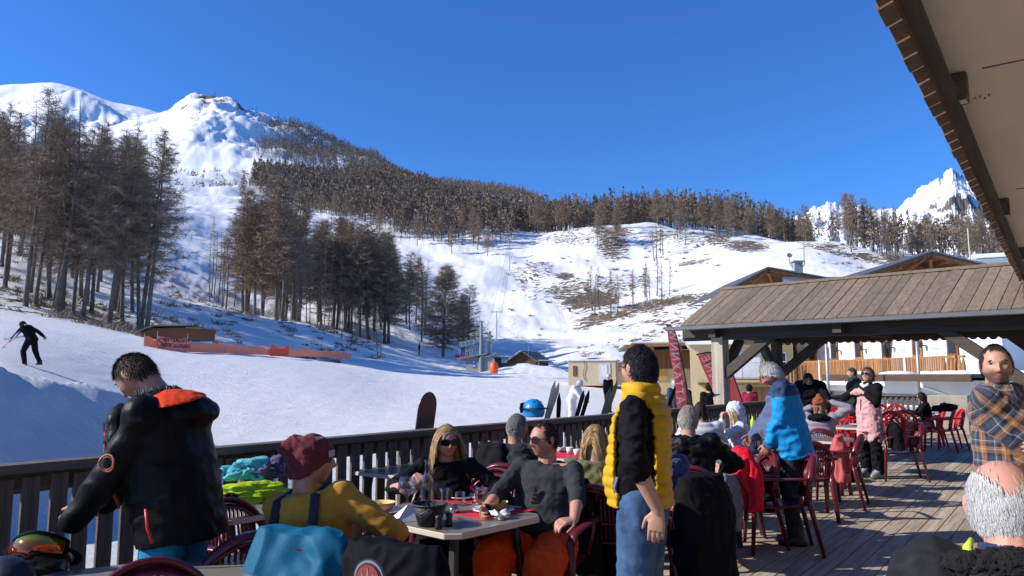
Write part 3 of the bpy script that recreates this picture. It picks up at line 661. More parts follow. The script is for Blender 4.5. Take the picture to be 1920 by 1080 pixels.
for px, py in [(1765, 172), (1861, 392), (1886, 478)]:
    ux = min(np.linspace(1, 14, 800), key=lambda u: abs(row_of(uv(u, .37, 3.07)) - py))
    m = MB(); m.box((ux, .365, 3.08), (.10, .09, .15)); c = m.build('rafter_end', RAILX, bld, bevel=.006)
    m = MB(); m.box((ux - .02, .365, 3.002), (.06, .075, .004)); m.build('lit_underside', mat('lit_white', (.6, .58, .54), .6), c)  # white lit lower face of the rafter end, the light put into its colour
mb = MB(); mb.box((12.95, .33, 1.48), (.22, .22, 2.98)); mb.build('corner_post', mat('red_brown_post', (.10, .06, .055), .6, .15, 3), bld, bevel=.01)

# ---------------------------------------------------------------- timber shelter
A = at(1275, 612, 14.2); SH_RZ = -R(44.0)
sh = thing('timber_shelter', 'open timber shelter with a broad brown board roof at the back of the terrace', 'shelter', (A.x, A.y, 0), SH_RZ)
ez = A.z; Ls = 5.7; run, rise = 1.72, .83      # local +X along the eave to the right, +Y away
sl = math.hypot(run, rise); ang = math.atan2(rise, run)
mb = MB(); x = 0.0
while x < Ls:
    w_ = rd.uniform(.15, .22); M = Matrix.Rotation(ang, 3, 'X')
    mb.box((x + w_ / 2, run / 2, ez + rise / 2 + rd.uniform(0, .012)), (w_ - rd.uniform(.004, .014), sl, .035), M); x += w_
mb.build('roof', ROOFW, sh, bevel=.003)
mb = MB(); mb.box((Ls / 2, run * 1.5 + .01, ez + rise / 2 - .05), (Ls, sl, .05), Matrix.Rotation(-ang, 3, 'X')); mb.build('back_roof', ROOFW, sh)
mb = MB(); mb.box((Ls / 2, run, ez + rise + .03), (Ls + .05, .16, .05)); mb.build('ridge_cap', ROOFW, sh)
mb = MB(); mb.box((Ls / 2 - .1, -.05, ez - .045), (Ls + .35, .09, .075)); mb.build('gutter', mat('zinc_gutter', (.10, .105, .11), .5, .15, 4), sh, bevel=.012)
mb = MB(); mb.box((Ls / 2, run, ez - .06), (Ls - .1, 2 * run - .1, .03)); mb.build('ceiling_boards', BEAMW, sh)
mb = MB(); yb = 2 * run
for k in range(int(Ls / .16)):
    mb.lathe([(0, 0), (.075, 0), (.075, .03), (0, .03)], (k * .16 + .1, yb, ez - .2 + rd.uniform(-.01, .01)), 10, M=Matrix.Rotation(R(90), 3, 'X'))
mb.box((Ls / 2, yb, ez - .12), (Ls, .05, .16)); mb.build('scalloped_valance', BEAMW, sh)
loc = lambda px, Y: Matrix.Rotation(-SH_RZ, 3, 'Z') @ (G(px, Y, 0) - Vector((A.x, A.y, 0)))
q = loc(1357, 14.0)
def spost(x, y, m, s=.25):
    k = MB(); k.box((x, y, (ez - .2) / 2), (s, s, ez - .2)); return k.build('post', m, sh, bevel=.012)
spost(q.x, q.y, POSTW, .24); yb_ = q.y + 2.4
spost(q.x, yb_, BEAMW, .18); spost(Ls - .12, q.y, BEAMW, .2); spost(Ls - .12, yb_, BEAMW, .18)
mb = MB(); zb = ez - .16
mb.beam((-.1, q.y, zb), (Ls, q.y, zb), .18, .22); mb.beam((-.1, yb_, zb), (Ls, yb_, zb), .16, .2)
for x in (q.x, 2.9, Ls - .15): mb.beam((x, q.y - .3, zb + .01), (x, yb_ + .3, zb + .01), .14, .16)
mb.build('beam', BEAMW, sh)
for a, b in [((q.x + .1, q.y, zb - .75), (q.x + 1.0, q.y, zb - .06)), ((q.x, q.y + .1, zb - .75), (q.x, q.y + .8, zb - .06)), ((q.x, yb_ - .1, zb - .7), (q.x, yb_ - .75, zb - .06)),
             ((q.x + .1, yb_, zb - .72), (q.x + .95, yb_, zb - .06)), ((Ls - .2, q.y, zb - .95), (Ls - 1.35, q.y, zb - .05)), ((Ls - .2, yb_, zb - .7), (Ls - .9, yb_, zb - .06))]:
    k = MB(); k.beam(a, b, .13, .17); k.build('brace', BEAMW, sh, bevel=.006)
for px, Y, lb in [(1556, 27, 'slim grey steel pole behind the far railing, left of two'), (1728, 27, 'slim grey steel pole behind the seated woman at the red tables')]:
    p = G(px, Y, 0); k = MB(); k.tube([(0, 0, -.6), (0, 0, 3.4)], .055, 10); o = k.build('steel_pole', STEEL, smooth=True); o.location = p; tag(o, lb, 'pole')

# ---------------------------------------------------------------- village buildings
def facade_window(parent, x, y, z, w, h, shutter=None, fm=None, name='window', gl=None):
    k = MB(); k.box((x, y - .02, z), (w + .12, .06, h + .12)); f = k.build(name, fm or mat('white_frame', (.75, .74, .72), .5), parent)
    k = MB(); k.box((x, y - .07, z), (.05, .02, h)); k.box((x, y - .07, z + h * .15), (w, .02, .04)); k.build('mullion', fm or mat('white_frame', (.75, .74, .72), .5), f)
    k = MB(); k.box((x, y - .055, z), (w, .02, h)); k.build('pane', gl or mat('dark_window_glass', (.03, .035, .045), .08, .1, 1), f)
    if shutter:
        k = MB(); [k.box((x + s * (w * .75 + .08), y - .05, z), (w * .5, .05, h + .06)) for s in (-1, 1)]; k.build('shutter', shutter, f)
    return f
WHITE = mat('white_render', (.80, .79, .77), .8, .05, 1.5); CREAM = mat('cream_wall', (.56, .44, .24), .85, .06, 2); GREYW = mat('grey_wall', (.36, .36, .37), .85, .08, 2)
P1, P2 = G(1385, 50, 0), G(1890, 27, 0); dv = P2 - P1; HL = dv.length
h = thing('hotel', 'long white hotel with orange wooden balcony and two wide brown gable roofs behind the shelter', 'hotel', (P1.x, P1.y, -.9), math.atan2(dv.y, dv.x))
k = MB(); k.box((HL / 2, 5, 3.9), (HL, 10, 4.4)); k.build('upper_wall', WHITE, h)
k = MB(); k.box((HL / 2, 5.15, 1.0), (HL - .2, 10, 2.2)); k.build('lower_wall', GREYW, h)
k = MB(); k.box((2.6, -.06, 4.6), (5.0, .1, 4.0)); k.build('yellow_wall', mat('yellow_wall', (.72, .62, .36), .8, .05, 2), h)
k = MB(); k.box((HL / 2, -.75, 2.12), (HL + .4, 1.5, .16)); k.build('balcony_floor', WHITE, h)
bz = 2.2
k = MB(); k.box((HL / 2, -1.5, bz + .95), (HL, .08, .09)); k.box((HL / 2, -1.5, bz + .12), (HL, .06, .08)); k.build('balcony_rail', CHALB, h)
k = MB(); x = .1
while x < HL:
    if int(x / 2.2) % 3 != 1 or x < 18: k.box((x, -1.53, bz + .52), (.085, .025, .9))
    else: k.lathe([(.03, .1), (.075, .35), (.075, .6), (.03, .9)], (x, -1.5, bz), 8)
    x += .13 if x < 22 else .2
k.build('balcony_balusters', CHALB, h)
for i, x in enumerate(np.arange(2.2, HL, 2.2)):
    k = MB(); k.box((x, -1.5, bz + .5), (.1, .1, 1.02)); k.build('balcony_post', WHITE if i % 3 == 2 else CHALB, h)
xs_ = list(np.arange(5.6, HL - .5, 2.15))
for i, x in enumerate(xs_):
    k = MB(); k.box((x, -.03, bz + 1.15), (.62, .1, 2.3)); d_ = k.build('door', CHALW if i % 2 else CHALB, h)
    k = MB(); k.box((x, -.09, bz + 1.6), (.40, .03, .9)); k.build('pane', mat('dark_window_glass', (.03, .035, .045), .08), d_)
    facade_window(h, x + 1.05, 0, bz + 1.75, .34, .65, gl=mat('pale_curtain', (.62, .63, .64), .7))
    k = MB(); k.box((x + .55, -.16, bz + 1.5), (.05, .2, .05)); k.lathe([(.02, 0), (.08, .06), (.09, .2), (.02, .28)], (x + .55, -.26, bz + 1.42), 8); k.build('wall_lamp', mat('black_iron', (.02, .02, .02), .5), h)
for x in np.arange(1.5, HL, 3.1): facade_window(h, x, .15, 1.15, 1.2, .9, fm=CHALB)
HM4 = Matrix.Translation(P1 + Vector((0, 0, -.9))) @ Matrix.Rotation(math.atan2(dv.y, dv.x), 4, 'Z')
def to_hotel(o, par): o.parent = par; o.matrix_parent_inverse = HM4.inverted(); return o
def gable_roof(Yg, pl, pa, pr, over=1.4, dep=9):
    (x0, z0), (xa, za), (x1, z1) = [(G(px, Yg, 0).x, py_z(py, Yg)) for px, py in (pl, pa, pr)]
    k = MB()
    for (a_, b_), (c_, d_) in (((x0, z0), (xa, za)), ((xa, za), (x1, z1))):
        L_ = math.hypot(c_ - a_, d_ - b_); k.box(((a_ + c_) / 2, Yg + dep / 2, (b_ + d_) / 2), (L_ + .05, dep, .12), Matrix.Rotation(-math.atan2(d_ - b_, c_ - a_), 3, 'Y'))
    rf = to_hotel(k.build('roof', DGREY), h)
    def prt(name, k, m): o = k.build(name, m); o.parent = rf; return o
    k = MB()
    for (a_, b_), (c_, d_) in (((x0, z0), (xa, za)), ((xa, za), (x1, z1))): L_ = math.hypot(c_ - a_, d_ - b_); k.box(((a_ + c_) / 2, Yg + over / 2 + .02, (b_ + d_) / 2 - .09), (L_ - .04, over - .06, .05), Matrix.Rotation(-math.atan2(d_ - b_, c_ - a_), 3, 'Y'))
    prt('soffit_boards', k, CHALB)
    k = MB(); k.beam((x0, Yg - .02, z0 - .13), (xa, Yg - .02, za - .13), .04, .17); k.beam((xa, Yg - .02, za - .13), (x1, Yg - .02, z1 - .13), .04, .17); prt('barge_board', k, CHALW)
    k = MB(); k.beam((x0 - .1, Yg - .05, z0 + .02), (xa, Yg - .05, za + .03), .05, .06); k.beam((xa, Yg - .05, za + .03), (x1 + .1, Yg - .05, z1 + .02), .05, .06); prt('edge_strip', k, METAL)
    k = MB(); M_ = Matrix(((1, 0, 0), (0, 0, 1), (0, 1, 0))); k.prism([(x0 + .3, z0 - .16), (xa, za - .16), (x1 - .3, z1 - .16), (x1 - .3, z0 - 2.5), (x0 + .3, z0 - 2.5)], 0, .1, M_, (0, Yg + over, 0)); prt('gable_boards', k, GABW)
    for t in (.12, .38, .66):
        for xq, zq in ((x0 + (xa - x0) * t, z0 + (za - z0) * t), (x1 + (xa - x1) * t, z1 + (za - z1) * t)): k = MB(); k.box((xq, Yg + over / 2 + .1, zq - .2), (.12, over, .15)); prt('purlin', k, CHALB)
    for t in np.linspace(.08, .92, 9): pass
    for s_ in (-.62, .5): k = MB(); k.beam((xa + s_ * .25, Yg + .3, za - .25), (xa + s_ * 1.9, Yg + over, za - 1.3), .12, .12); prt('strut', k, CHALB)
    return rf, (x0, xa, x1), (z0, za, z1)
gl, gx, gz = gable_roof(42, (1368, 546), (1450, 502), (1592, 527))
k = MB(); k.box(((gx[1] + gx[2]) / 2 + .5, 42.2, gz[2] - .35), (3.4, .3, 1.2)); o = k.build('grey_panel', GREYW); to_hotel(o, h)
cx = G(1506, 44, 0).x; cz = py_z(508, 44)
k = MB(); k.box((cx, 44, cz), (.5, .5, 1.1)); k.box((cx, 44, cz + .55), (.66, .66, .08)); o = k.build('chimney', GREYW); o.parent = gl
k = MB(); k.tube([(cx + .3, 44, cz + .2), (cx + .45, 44, cz + .4), (cx + .45, 44, cz + 1.6)], .025, 6); k.tube([(cx - .25, 44, cz + .2), (cx - .45, 44, cz + .5), (cx - .45, 44, cz + .8)], .022, 6); k.lathe([(0, 0), (.16, .04), (.16, .06), (0, .04)], (cx - .47, 43.9, cz + .9), 10, M=Matrix.Rotation(R(70), 3, 'X')); o = k.build('antenna', STEEL); o.parent = gl
gable_roof(31.5, (1598, 527), (1766, 472), (1866, 497), 1.8)
# white tower house at the far right
q = G(1868, 60, 0); t = thing('white_house', 'white house corner with a mast seen above the big gable roof beside the eave', 'house', (q.x, q.y, 0), -.4)
k = MB(); k.box((2, 3, 5.5), (5, 6, 11)); k.build('wall', WHITE, t); k = MB(); k.box((2, 3, 11.2), (6, 7, .3)); k.build('roof', WHITE, t)
k = MB(); k.tube([(-1.2, -.5, 8.5), (-1.2, -.5, 13.5)], .06, 6); k.build('mast', STEEL, t)
# low annex with snow on its roof, in front of the hotel
q = G(1610, 31, 0); q2 = G(1890, 24, 0); dv2 = q2 - q; AL = dv2.length
an = thing('annex', 'low annex with patches of snow on its brown edged roof in front of the balcony', 'annex', (q.x, q.y, -.7), math.atan2(dv2.y, dv2.x))
k = MB(); k.box((AL / 2 + .8, 1.6, 1.05), (AL - 1.4, 3, 2.1)); k.build('wall', WHITE, an)
k = MB(); k.box((AL / 2, 1.2, 2.26), (AL + .4, 5.2, .12)); rf = k.build('roof', DGREY, an)
k = MB(); k.box((AL / 2, -1.42, 2.18), (AL + .4, .06, .22)); k.build('roof_edge', mat('brown_fascia', (.07, .035, .02), .7, .2, 6), rf)
k = MB()
for j in range(26):
    x, y, s = rd.uniform(1.2, AL), rd.uniform(-1.2, 3), rd.uniform(.3, .9)
    k.lathe([(s, 0), (s * .9, .06), (s * .5, .11), (0.01, .13)], (x, y, 2.315), 10)
k.build('roof_snow', mat('old_snow', (.8, .81, .83), .6, .06, 8, .4, 20), rf)
k = MB(); k.tube([(AL * .72, -1.35, 2.1), (AL * .72, -1.35, 1.9), (AL * .70, -.2, 1.6), (AL * .70, -.1, .2)], .05, 8); k.build('drainpipe', WHITE, an)
facade_window(an, 2.8, .1, 1.0, 2.2, .9, gl=mat('dull_grey', (.25, .25, .26), .6)); facade_window(an, 6.4, .1, 1.1, 1.2, .8)
# chalet left
q = G(1188, 50, 0); t = thing('chalet', 'chalet with wide brown wooden upper storey over a cream ground floor, behind the red flags', 'chalet', (q.x, q.y, .2), -.1)
k = MB(); k.box((4.0, 4, .9), (6.2, 7, 2.0)); k.build('wall', CREAM, t)
k = MB(); k.box((4.0, 3.9, 2.45), (6.6, 7.3, 1.25)); k.build('upper_storey', CHALW, t)
k = MB(); k.box((3.8, 3.6, 3.42), (8.8, 9.6, .16), Matrix.Rotation(R(-2), 3, 'Y')); rf = k.build('roof', DGREY, t)
k = MB(); k.box((3.8, -1.2, 3.42), (8.8, .06, .2), Matrix.Rotation(R(-2), 3, 'Y')); k.build('eave_board', CHALB, rf)
k = MB(); [k.box((x, -.5, 3.1), (.16, 1.6, .3)) for x in (1.2, 3.0, 4.8, 6.6)]; k.build('bracket', CHALW, rf)
k = MB(); k.box((4, 4, 3.54), (8.2, 8.5, .1)); k.build('roof_snow', mat('old_snow', (.8, .81, .83)), rf)
for x in (1.9, 4.4): 
    k = MB(); k.box((x, .47, 1.45), (.72, .06, .82)); k.build('shutter', SHUT, t)
k = MB(); k.box((4, .42, .05), (6.0, .12, .08)); k.build('ledge', DGREY, t)
for j in range(7): facade_window(t, 1.4 + j * .85, .45, -.35, .62, .5, gl=mat('pale_curtain', (.62, .63, .64), .7))
k = MB(); [k.box((5.5 + j * .14, .3, .55), (.06, .05, .7)) for j in range(9)]; k.box((6.05, .3, .92), (1.3, .07, .06)); k.build('small_balcony', CHALW, t)
# cream building behind the pale post
q = G(1296, 40, 0); t = thing('cream_house', 'cream house with white roof band, curtained window and small brown balcony behind the shelter post', 'house', (q.x, q.y, -.4), -.25)
k = MB(); k.box((2.6, 3, 1.7), (5.2, 6, 4.2)); k.build('wall', CREAM, t)
k = MB(); k.box((2.6, 2.8, 3.75), (5.6, 6.6, .3)); k.box((2.6, 2.8, 4.35), (5.0, 6.0, .9)); rf = k.build('roof', WHITE, t)
k = MB(); [k.box((.3 + j * .16, -.5, 4.4), (.1, .04, .8)) for j in range(30)]; k.build('slatted_screen', CHALW, rf)
facade_window(t, 2.6, 0, 2.5, 1.9, 1.25, gl=mat('pale_curtain', (.62, .63, .64), .7)); facade_window(t, 4.5, 0, 2.5, .6, 1.2)
k = MB(); k.box((1.15, -.02, .55), (.9, .06, 1.9)); k.build('door', SHUT, t); k = MB(); k.box((2.9, -.3, 1.55), (5.0, .8, .12)); [k.box((3.5 + j * .17, -.68, 2.05), (.1, .03, .85)) for j in range(14)]; k.build('balcony', CHALW, t)
k = MB(); k.box((3.8, -.02, .5), (1.6, .06, 1.7)); k.build('wooden_front', CHALB, t)
# beige cabin
q = G(1066, 56, 0); zb_ = hgt((q.x, 58)); t = thing('cabin', 'flat roofed beige cabin at the foot of the hill left of the chalet', 'cabin', (q.x, q.y, zb_ - .15), -.22)
BEI = mat('beige_panels', (.52, .42, .28), .8, .06, 2)
k = MB(); k.box((1.75, 1.5, .9), (3.5, 3, 1.85)); k.box((5.0, 1.9, .85), (3.0, 3, 1.7)); k.build('wall', BEI, t)
k = MB(); k.box((1.75, 1.5, 1.86), (3.7, 3.2, .08)); k.box((5.1, 1.9, 1.74), (3.2, 3.2, .08)); rf = k.build('roof', mat('old_snow', (.8, .81, .83)), t)
k = MB(); k.box((.5, -.02, 1.05), (.3, .05, .75)); k.box((.5, -.04, 1.05), (.18, .05, .6), mi=0); k.build('window', CHALW, t)
k = MB(); k.box((2.7, -.02, .88), (.85, .05, 1.5)); d_ = k.build('door', mat('pale_grey_door', (.5, .52, .54), .6), t); k = MB(); k.box((2.7, -.06, 1.05), (.4, .03, .9)); k.build('pane', mat('pale_curtain', (.62, .63, .64)), d_)
k = MB(); k.tube([(1.2, -.05, 1.85), (1.25, -.06, 1.4), (1.1, -.06, .9), (1.25, -.06, .3)], .02, 5); k.build('cable', mat('black_iron', (.02, .02, .02), .5), t)
# small brown hut beyond the orange fence
q = G(252, 57, 0); zb_ = py_z(637, 57); t = thing('wooden_hut', 'low brown wooden hut half sunk behind the crest above the orange fence', 'hut', (q.x, q.y, zb_ - .05), -.05); t.scale = (1, 1, .74)
k = MB(); k.prism([(.2, 0), (5.0, 0), (5.0, 1.15), (3.9, 1.25), (1.2, 1.25), (.2, .8)], 0, 2.2, Matrix(((1, 0, 0), (0, 0, 1), (0, 1, 0)))); k.build('wall', mat('red_brown_boards', (.15, .062, .028), .8, .15, 4, stretch=(1, 1, 8)), t)
k = MB(); k.beam((.0, 1.0, .85), (1.3, 1.0, 1.5), 2.8, .1); k.box((2.5, 1.0, 1.5), (2.9, 2.8, .1)); k.beam((3.9, 1, 1.28), (5.15, 1, 1.2), 2.8, .1); k.build('roof', DGREY, t)
# lift hut and lift station
q = G(930, 108, 0); zb_ = py_z(697, 108); t = thing('lift_hut', 'dark brown hut with snow covered gable roof beside the lift station', 'hut', (q.x, q.y, zb_), -.35)
k = MB(); k.prism([(2.2, 0), (6.0, 0), (6.0, 1.5), (4.1, 2.7), (2.2, 1.5)], 0, 6, Matrix(((1, 0, 0), (0, 0, 1), (0, 1, 0)))); k.box((0, 2, 1), (4.4, 3, 1.9)); k.build('wall', mat('dark_brown_boards', (.09, .05, .032), .85, .2, 4, stretch=(6, 1, 1)), t)
k = MB(); k.beam((1.8, 3, 1.45), (4.15, 3, 2.95), 7.4, .14); k.beam((4.05, 3, 2.95), (6.5, 3, 1.4), 7.4, .14); k.box((-.1, 2, 2.05), (4.8, 3.6, .14)); rf = k.build('roof', DGREY, t)
k = MB(); k.beam((1.95, 3.2, 1.74), (3.95, 3.2, 3.05), 6.9, .16); k.box((.2, 2, 2.2), (3.6, 3.2, .16)); k.build('roof_snow', mat('old_snow', (.8, .81, .83)), rf)
k = MB(); k.tube([(4.9, 0, 1.8), (4.9, 0, 3.6)], .04, 5); k.build('flue', STEEL, rf)
k = MB(); k.box((7.3, 1, 1.6), (2.1, 2, .12)); [k.tube([(x, .2, -1), (x, .2, 1.6)], .05, 5) for x in (6.4, 8.2)]; k.build('canopy', GREYW, t)
k = MB(); k.box((1.1, .45, 1.6), (.9, .05, .7)); k.build('blue_sign', mat('sign_blue', (.35, .45, .7), .5), t)
q = G(868, 98, 0); zb_ = py_z(697, 98); t = thing('lift_station', 'grey drag lift station with tall twin masts and pulley arms', 'ski lift', (q.x, q.y, zb_), -.2)
k = MB(); k.box((1.9, 1.5, .95), (3.2, 2.4, 1.9)); k.build('cabin', mat('lift_grey', (.28, .28, .25), .7, .1, 3), t)
k = MB(); k.box((1.2, 1.5, 2.0), (4.2, 3.2, .15), Matrix.Rotation(R(-9), 3, 'Y')); k.box((3.9, 1.2, 2.2), (1.2, 2.6, .14), Matrix.Rotation(R(-24), 3, 'Y')); k.build('roof', mat('lift_roof', (.2, .21, .2), .6), t)
k = MB(); k.tube([(2.35, .3, 0), (2.35, .3, 6.6)], [.34, .2], 8); k.tube([(3.45, .6, 1), (3.45, .6, 5.3)], [.2, .14], 8); k.build('mast', METAL, t)
k = MB()
for z, a in ((4.0, 0), (3.4, .2), (4.5, .1)):
    k.beam((.2, .3, z - .7), (3.9, .5, z + .1), .2, .24)
for x in np.arange(-.2, 1.8, .5): k.lathe([(.0, -.08), (.38, -.08), (.42, 0), (.38, .08), (0, .08)], (x, .1, 3.6 + .2 * x), 10, M=Matrix.Rotation(R(90), 3, 'X'))
for x in np.arange(.2, 3.2, .35): k.tube([(x, .25, 2.0), (x + .05, .25, 3.6 + .2 * x)], .055, 4)
for z in (2.6, 3.1): k.beam((.2, .3, z), (2.6, .3, z + .1), .08, .08)
k.box((3.6, .3, 4.1), (.9, .5, .3)); k.box((3.5, .3, 4.6), (.5, .4, .5)); k.build('pulley_arm', METAL, t)
k = MB(); k.box((1.35, .27, 1.3), (.55, .04, .45)); k.box((1.4, .27, .75), (.6, .04, .45)); k.build('blue_notice', mat('notice_blue', (.06, .12, .45), .5, .0), t)
k = MB(); k.lathe([(.12, 0), (.13, .02), (0.0, .02)], (1.35, .245, 1.3), 10, M=Matrix.Rotation(R(90), 3, 'X')); k.box((1.4, .245, .75), (.42, .01, .1)); k.build('white_mark', WHITE, t)
k = MB(); k.box((3.2, .9, .8), (.5, .1, 1.6)); k.box((3.8, .9, .9), (.4, .1, 1.6)); k.build('white_panel', WHITE, t)
# lift cable, hangers and the next mast up the slope
lp0 = Vector((q.x, q.y, zb_)) + Vector((2.6, .3, 4.4)); m2 = G(931, 190, 0); z2 = hgt((m2.x, 190)); m3 = G(955, 300, 0); z3 = hgt((m3.x, 300))
for mm, zz, lb in ((m2, z2, 'thin dark lift mast standing in the shade above the lift hut'), (m3, z3, 'small lift mast high on the open piste')):
    k = MB(); k.tube([(0, 0, -.5), (0, 0, 7.5)], [.18, .12], 6); k.beam((-1.4, 0, 7.3), (1.4, 0, 7.3), .15, .15); o = k.build('lift_mast', METAL); o.location = (mm.x, mm.y, zz); tag(o, lb, 'lift mast')
k = MB()
for s in (-1.2, 1.2):
    k.tube([lp0 + Vector((s * .5, 0, 0)), (lp0 + Vector((m2.x, 190, z2 + 7.3))) / 2 + Vector((s * .7, 0, -.8)), Vector((m2.x + s, 190, z2 + 7.3))], .03, 4)
    k.tube([Vector((m2.x + s, 190, z2 + 7.3)), Vector((m3.x + s, 300, z3 + 7.3))], .035, 4)
k.tube([Vector((m3.x - 1.2, 300, z3 + 7.3)), Vector((G(975, 400).x, 400, hgt((G(975, 400).x, 400)) + 6))], .04, 4)
tag(k.build('lift_cable', mat('black_iron', (.02, .02, .02), .5)), 'thin haul cable of the drag lift running up the piste', 'cable')

# ---------------------------------------------------------------- orange piste fence
ORG = mat('orange_net', (1.0, .24, .12), .6, .1, 6)
fpts = [(264, 45, 656), (300, 45.5, 657), (352, 46.5, 661), (420, 49, 664), (470, 52, 666), (520, 56, 667), (580, 61, 669), (620, 65, 671), (656, 68, 674)]
t = thing('safety_fence', 'low orange net fence stretched across the piste above the jacketed man', 'fence')
k = MB(); P = []
for px, Y, py in fpts:
    g = G(px, Y, 0); P.append(Vector((g.x, Y, max(hgt((g.x, Y)), py_z(py, Y)) + .02)))
Q = []
for a, b in zip(P[:-1], P[1:]):
    for s in np.linspace(0, 1, 7)[:-1]: Q.append(a.lerp(b, s))
Q.append(P[-1]); tops = [.58 + .05 * math.sin(i * 1.3) - (.12 if i % 6 == 3 else 0) for i in range(len(Q))]
for th in (0.0, .03):
    vs = [];
    for p, tz in zip(Q, tops): vs += [p + Vector((0, th, 0)), p + Vector((0, th, tz))]
    k.add(vs, [(2 * i, 2 * i + 2, 2 * i + 3, 2 * i + 1) for i in range(len(Q) - 1)])
k.build('net', ORG, t)
k = MB(); [k.tube([p + Vector((0, -.02, -.3)), p + Vector((0, -.02, .75))], .018, 5) for p in Q[::6]]; k.build('stake', mat('grey_stake', (.4, .38, .36), .6), t)
def text_mesh(name, s, size, m, parent, M, extrude=.002, bold=0.0, space=1.0, align='CENTER'):
    cu = bpy.data.curves.new(name, 'FONT'); cu.body = s; cu.size = size; cu.extrude = extrude; cu.offset = bold; cu.align_x = align; cu.align_y = 'CENTER'; cu.space_character = space
    cu.resolution_u = 3
    tmp = bpy.data.objects.new(name, cu); col.objects.link(tmp); dg = bpy.context.evaluated_depsgraph_get()
    me = bpy.data.meshes.new_from_object(tmp.evaluated_get(dg)); bpy.data.objects.remove(tmp); bpy.data.curves.remove(cu)
    me.transform(M); me.name = name
    o = link_mesh(name, me, m); o.parent = parent
    return o
def frame(o, x, z=(0, 0, 1)):                       # matrix with local X along x, local Y along z (upright text)
    x = Vector(x).normalized(); z = Vector(z); y = (z - x * z.dot(x)).normalized(); n = x.cross(y)
    return Matrix.Translation(Vector(o)) @ Matrix((x, y, n)).transposed().to_4x4()
a, b = at(295, 656, 45.2), at(352, 660, 46.2)
t = thing('warning_banner', 'orange banner with a crossed circle and two lines of writing on the piste fence', 'banner')
dx = (b - a); k = MB(); n = 12
for th in (0, .03):
    vs = []
    for i in range(n + 1):
        p = a + dx * (i / n) + Vector((0, th - .12, 0)); vs += [p - Vector((0, 0, .05)), p + Vector((0, 0, .84 - .07 * math.sin(i / n * math.pi)))]
    k.add(vs, [(2 * i, 2 * i + 2, 2 * i + 3, 2 * i + 1) for i in range(n)])
k.build('cloth', mat('banner_red', (1.0, .24, .16), .6, .08, 4), t)
INK = mat('black_ink', (.06, .03, .03), .6, 0)
off = Vector((0, -.18, 0)); xd = dx.normalized()
text_mesh('lettering', 'INTERDIT', .31, INK, t, frame(a + dx * .63 + off + Vector((0, 0, .65)), xd), bold=.008, space=1.05); text_mesh('lettering', 'AUX LUGES', .31, INK, t, frame(a + dx * .63 + off + Vector((0, 0, .33)), xd), bold=.008, space=1.05)
k = MB(); c = a + dx * .17 + off + Vector((0, 0, .42)); ring = [c + xd * .26 * math.cos(q_) + Vector((0, 0, .26 * math.sin(q_))) for q_ in np.linspace(0, 6.283, 25)]
k.tube(ring, .025, 4); k.tube([c + xd * -.18 + Vector((0, 0, .18)), c + xd * .18 - Vector((0, 0, .18))], .025, 4); k.build('crossed_circle', INK, t)
k = MB(); [k.tube([p + Vector((0, -.1, -.5)), p + Vector((0, -.1, 1.15))], .02, 5) for p in (a, b)]; k.build('stake', mat('grey_stake', (.4, .38, .36), .6), t)
a, b = at(508, 668, 54.6), at(542, 668, 57); dx = b - a
k = MB(); tp = [.95, .8, .6, .52, .55, .7, .92]
vs = []
for i, z in enumerate(tp): p = a + dx * (i / 6) + Vector((0, -.15, 0)); vs += [p, p + Vector((0, 0, z))]
k.add(vs, [(2 * i, 2 * i + 2, 2 * i + 3, 2 * i + 1) for i in range(6)]); vs2 = [Vector(v_) + Vector((0, .04, 0)) for v_ in vs]; k.add(vs2, [(2 * i, 2 * i + 2, 2 * i + 3, 2 * i + 1) for i in range(6)])
tag(k.build('sagging_banner', mat('banner_bright', (.9, .07, .03), .6)), 'small bright red banner sagging between two stakes on the orange fence', 'banner')
# crash pad and red mat by the lift
g = at(926, 700, 90); k = MB(); k.lathe([(.0, 0), (.45, 0), (.5, .3), (.48, 1.2), (.3, 1.35), (0, 1.37)], g, 14); tag(k.build('crash_pad', mat('pad_orange', (.85, .11, .02), .5), smooth=True), 'upright orange crash pad on the snow by the lift station', 'crash pad')
g = at(921, 708, 86); k = MB(); k.box(g + Vector((0, 0, .25)), (1.5, .12, .62), Matrix.Rotation(R(-14), 3, 'X')); tag(k.build('red_mat', mat('mat_red', (.85, .06, .04), .6, .1, 6), bevel=.03), 'red padded sheet lying on the snow in front of the crash pad', 'mat')
for i, (px, py, Y) in enumerate([(868, 672, 100), (858, 668, 116), (831, 676, 112)]):
    g = at(px, py, Y); k = MB(); k.box(g, (.9 - .2 * i, .1, .55 - .1 * i)); tag(k.build('marker_board', mat('mat_red', (.85, .06, .04), .6)), ['red board on the snow just left of the lift station', 'small red board behind the one by the lift station', 'tiny red marker on the piste left of the lift station'][i], 'marker')
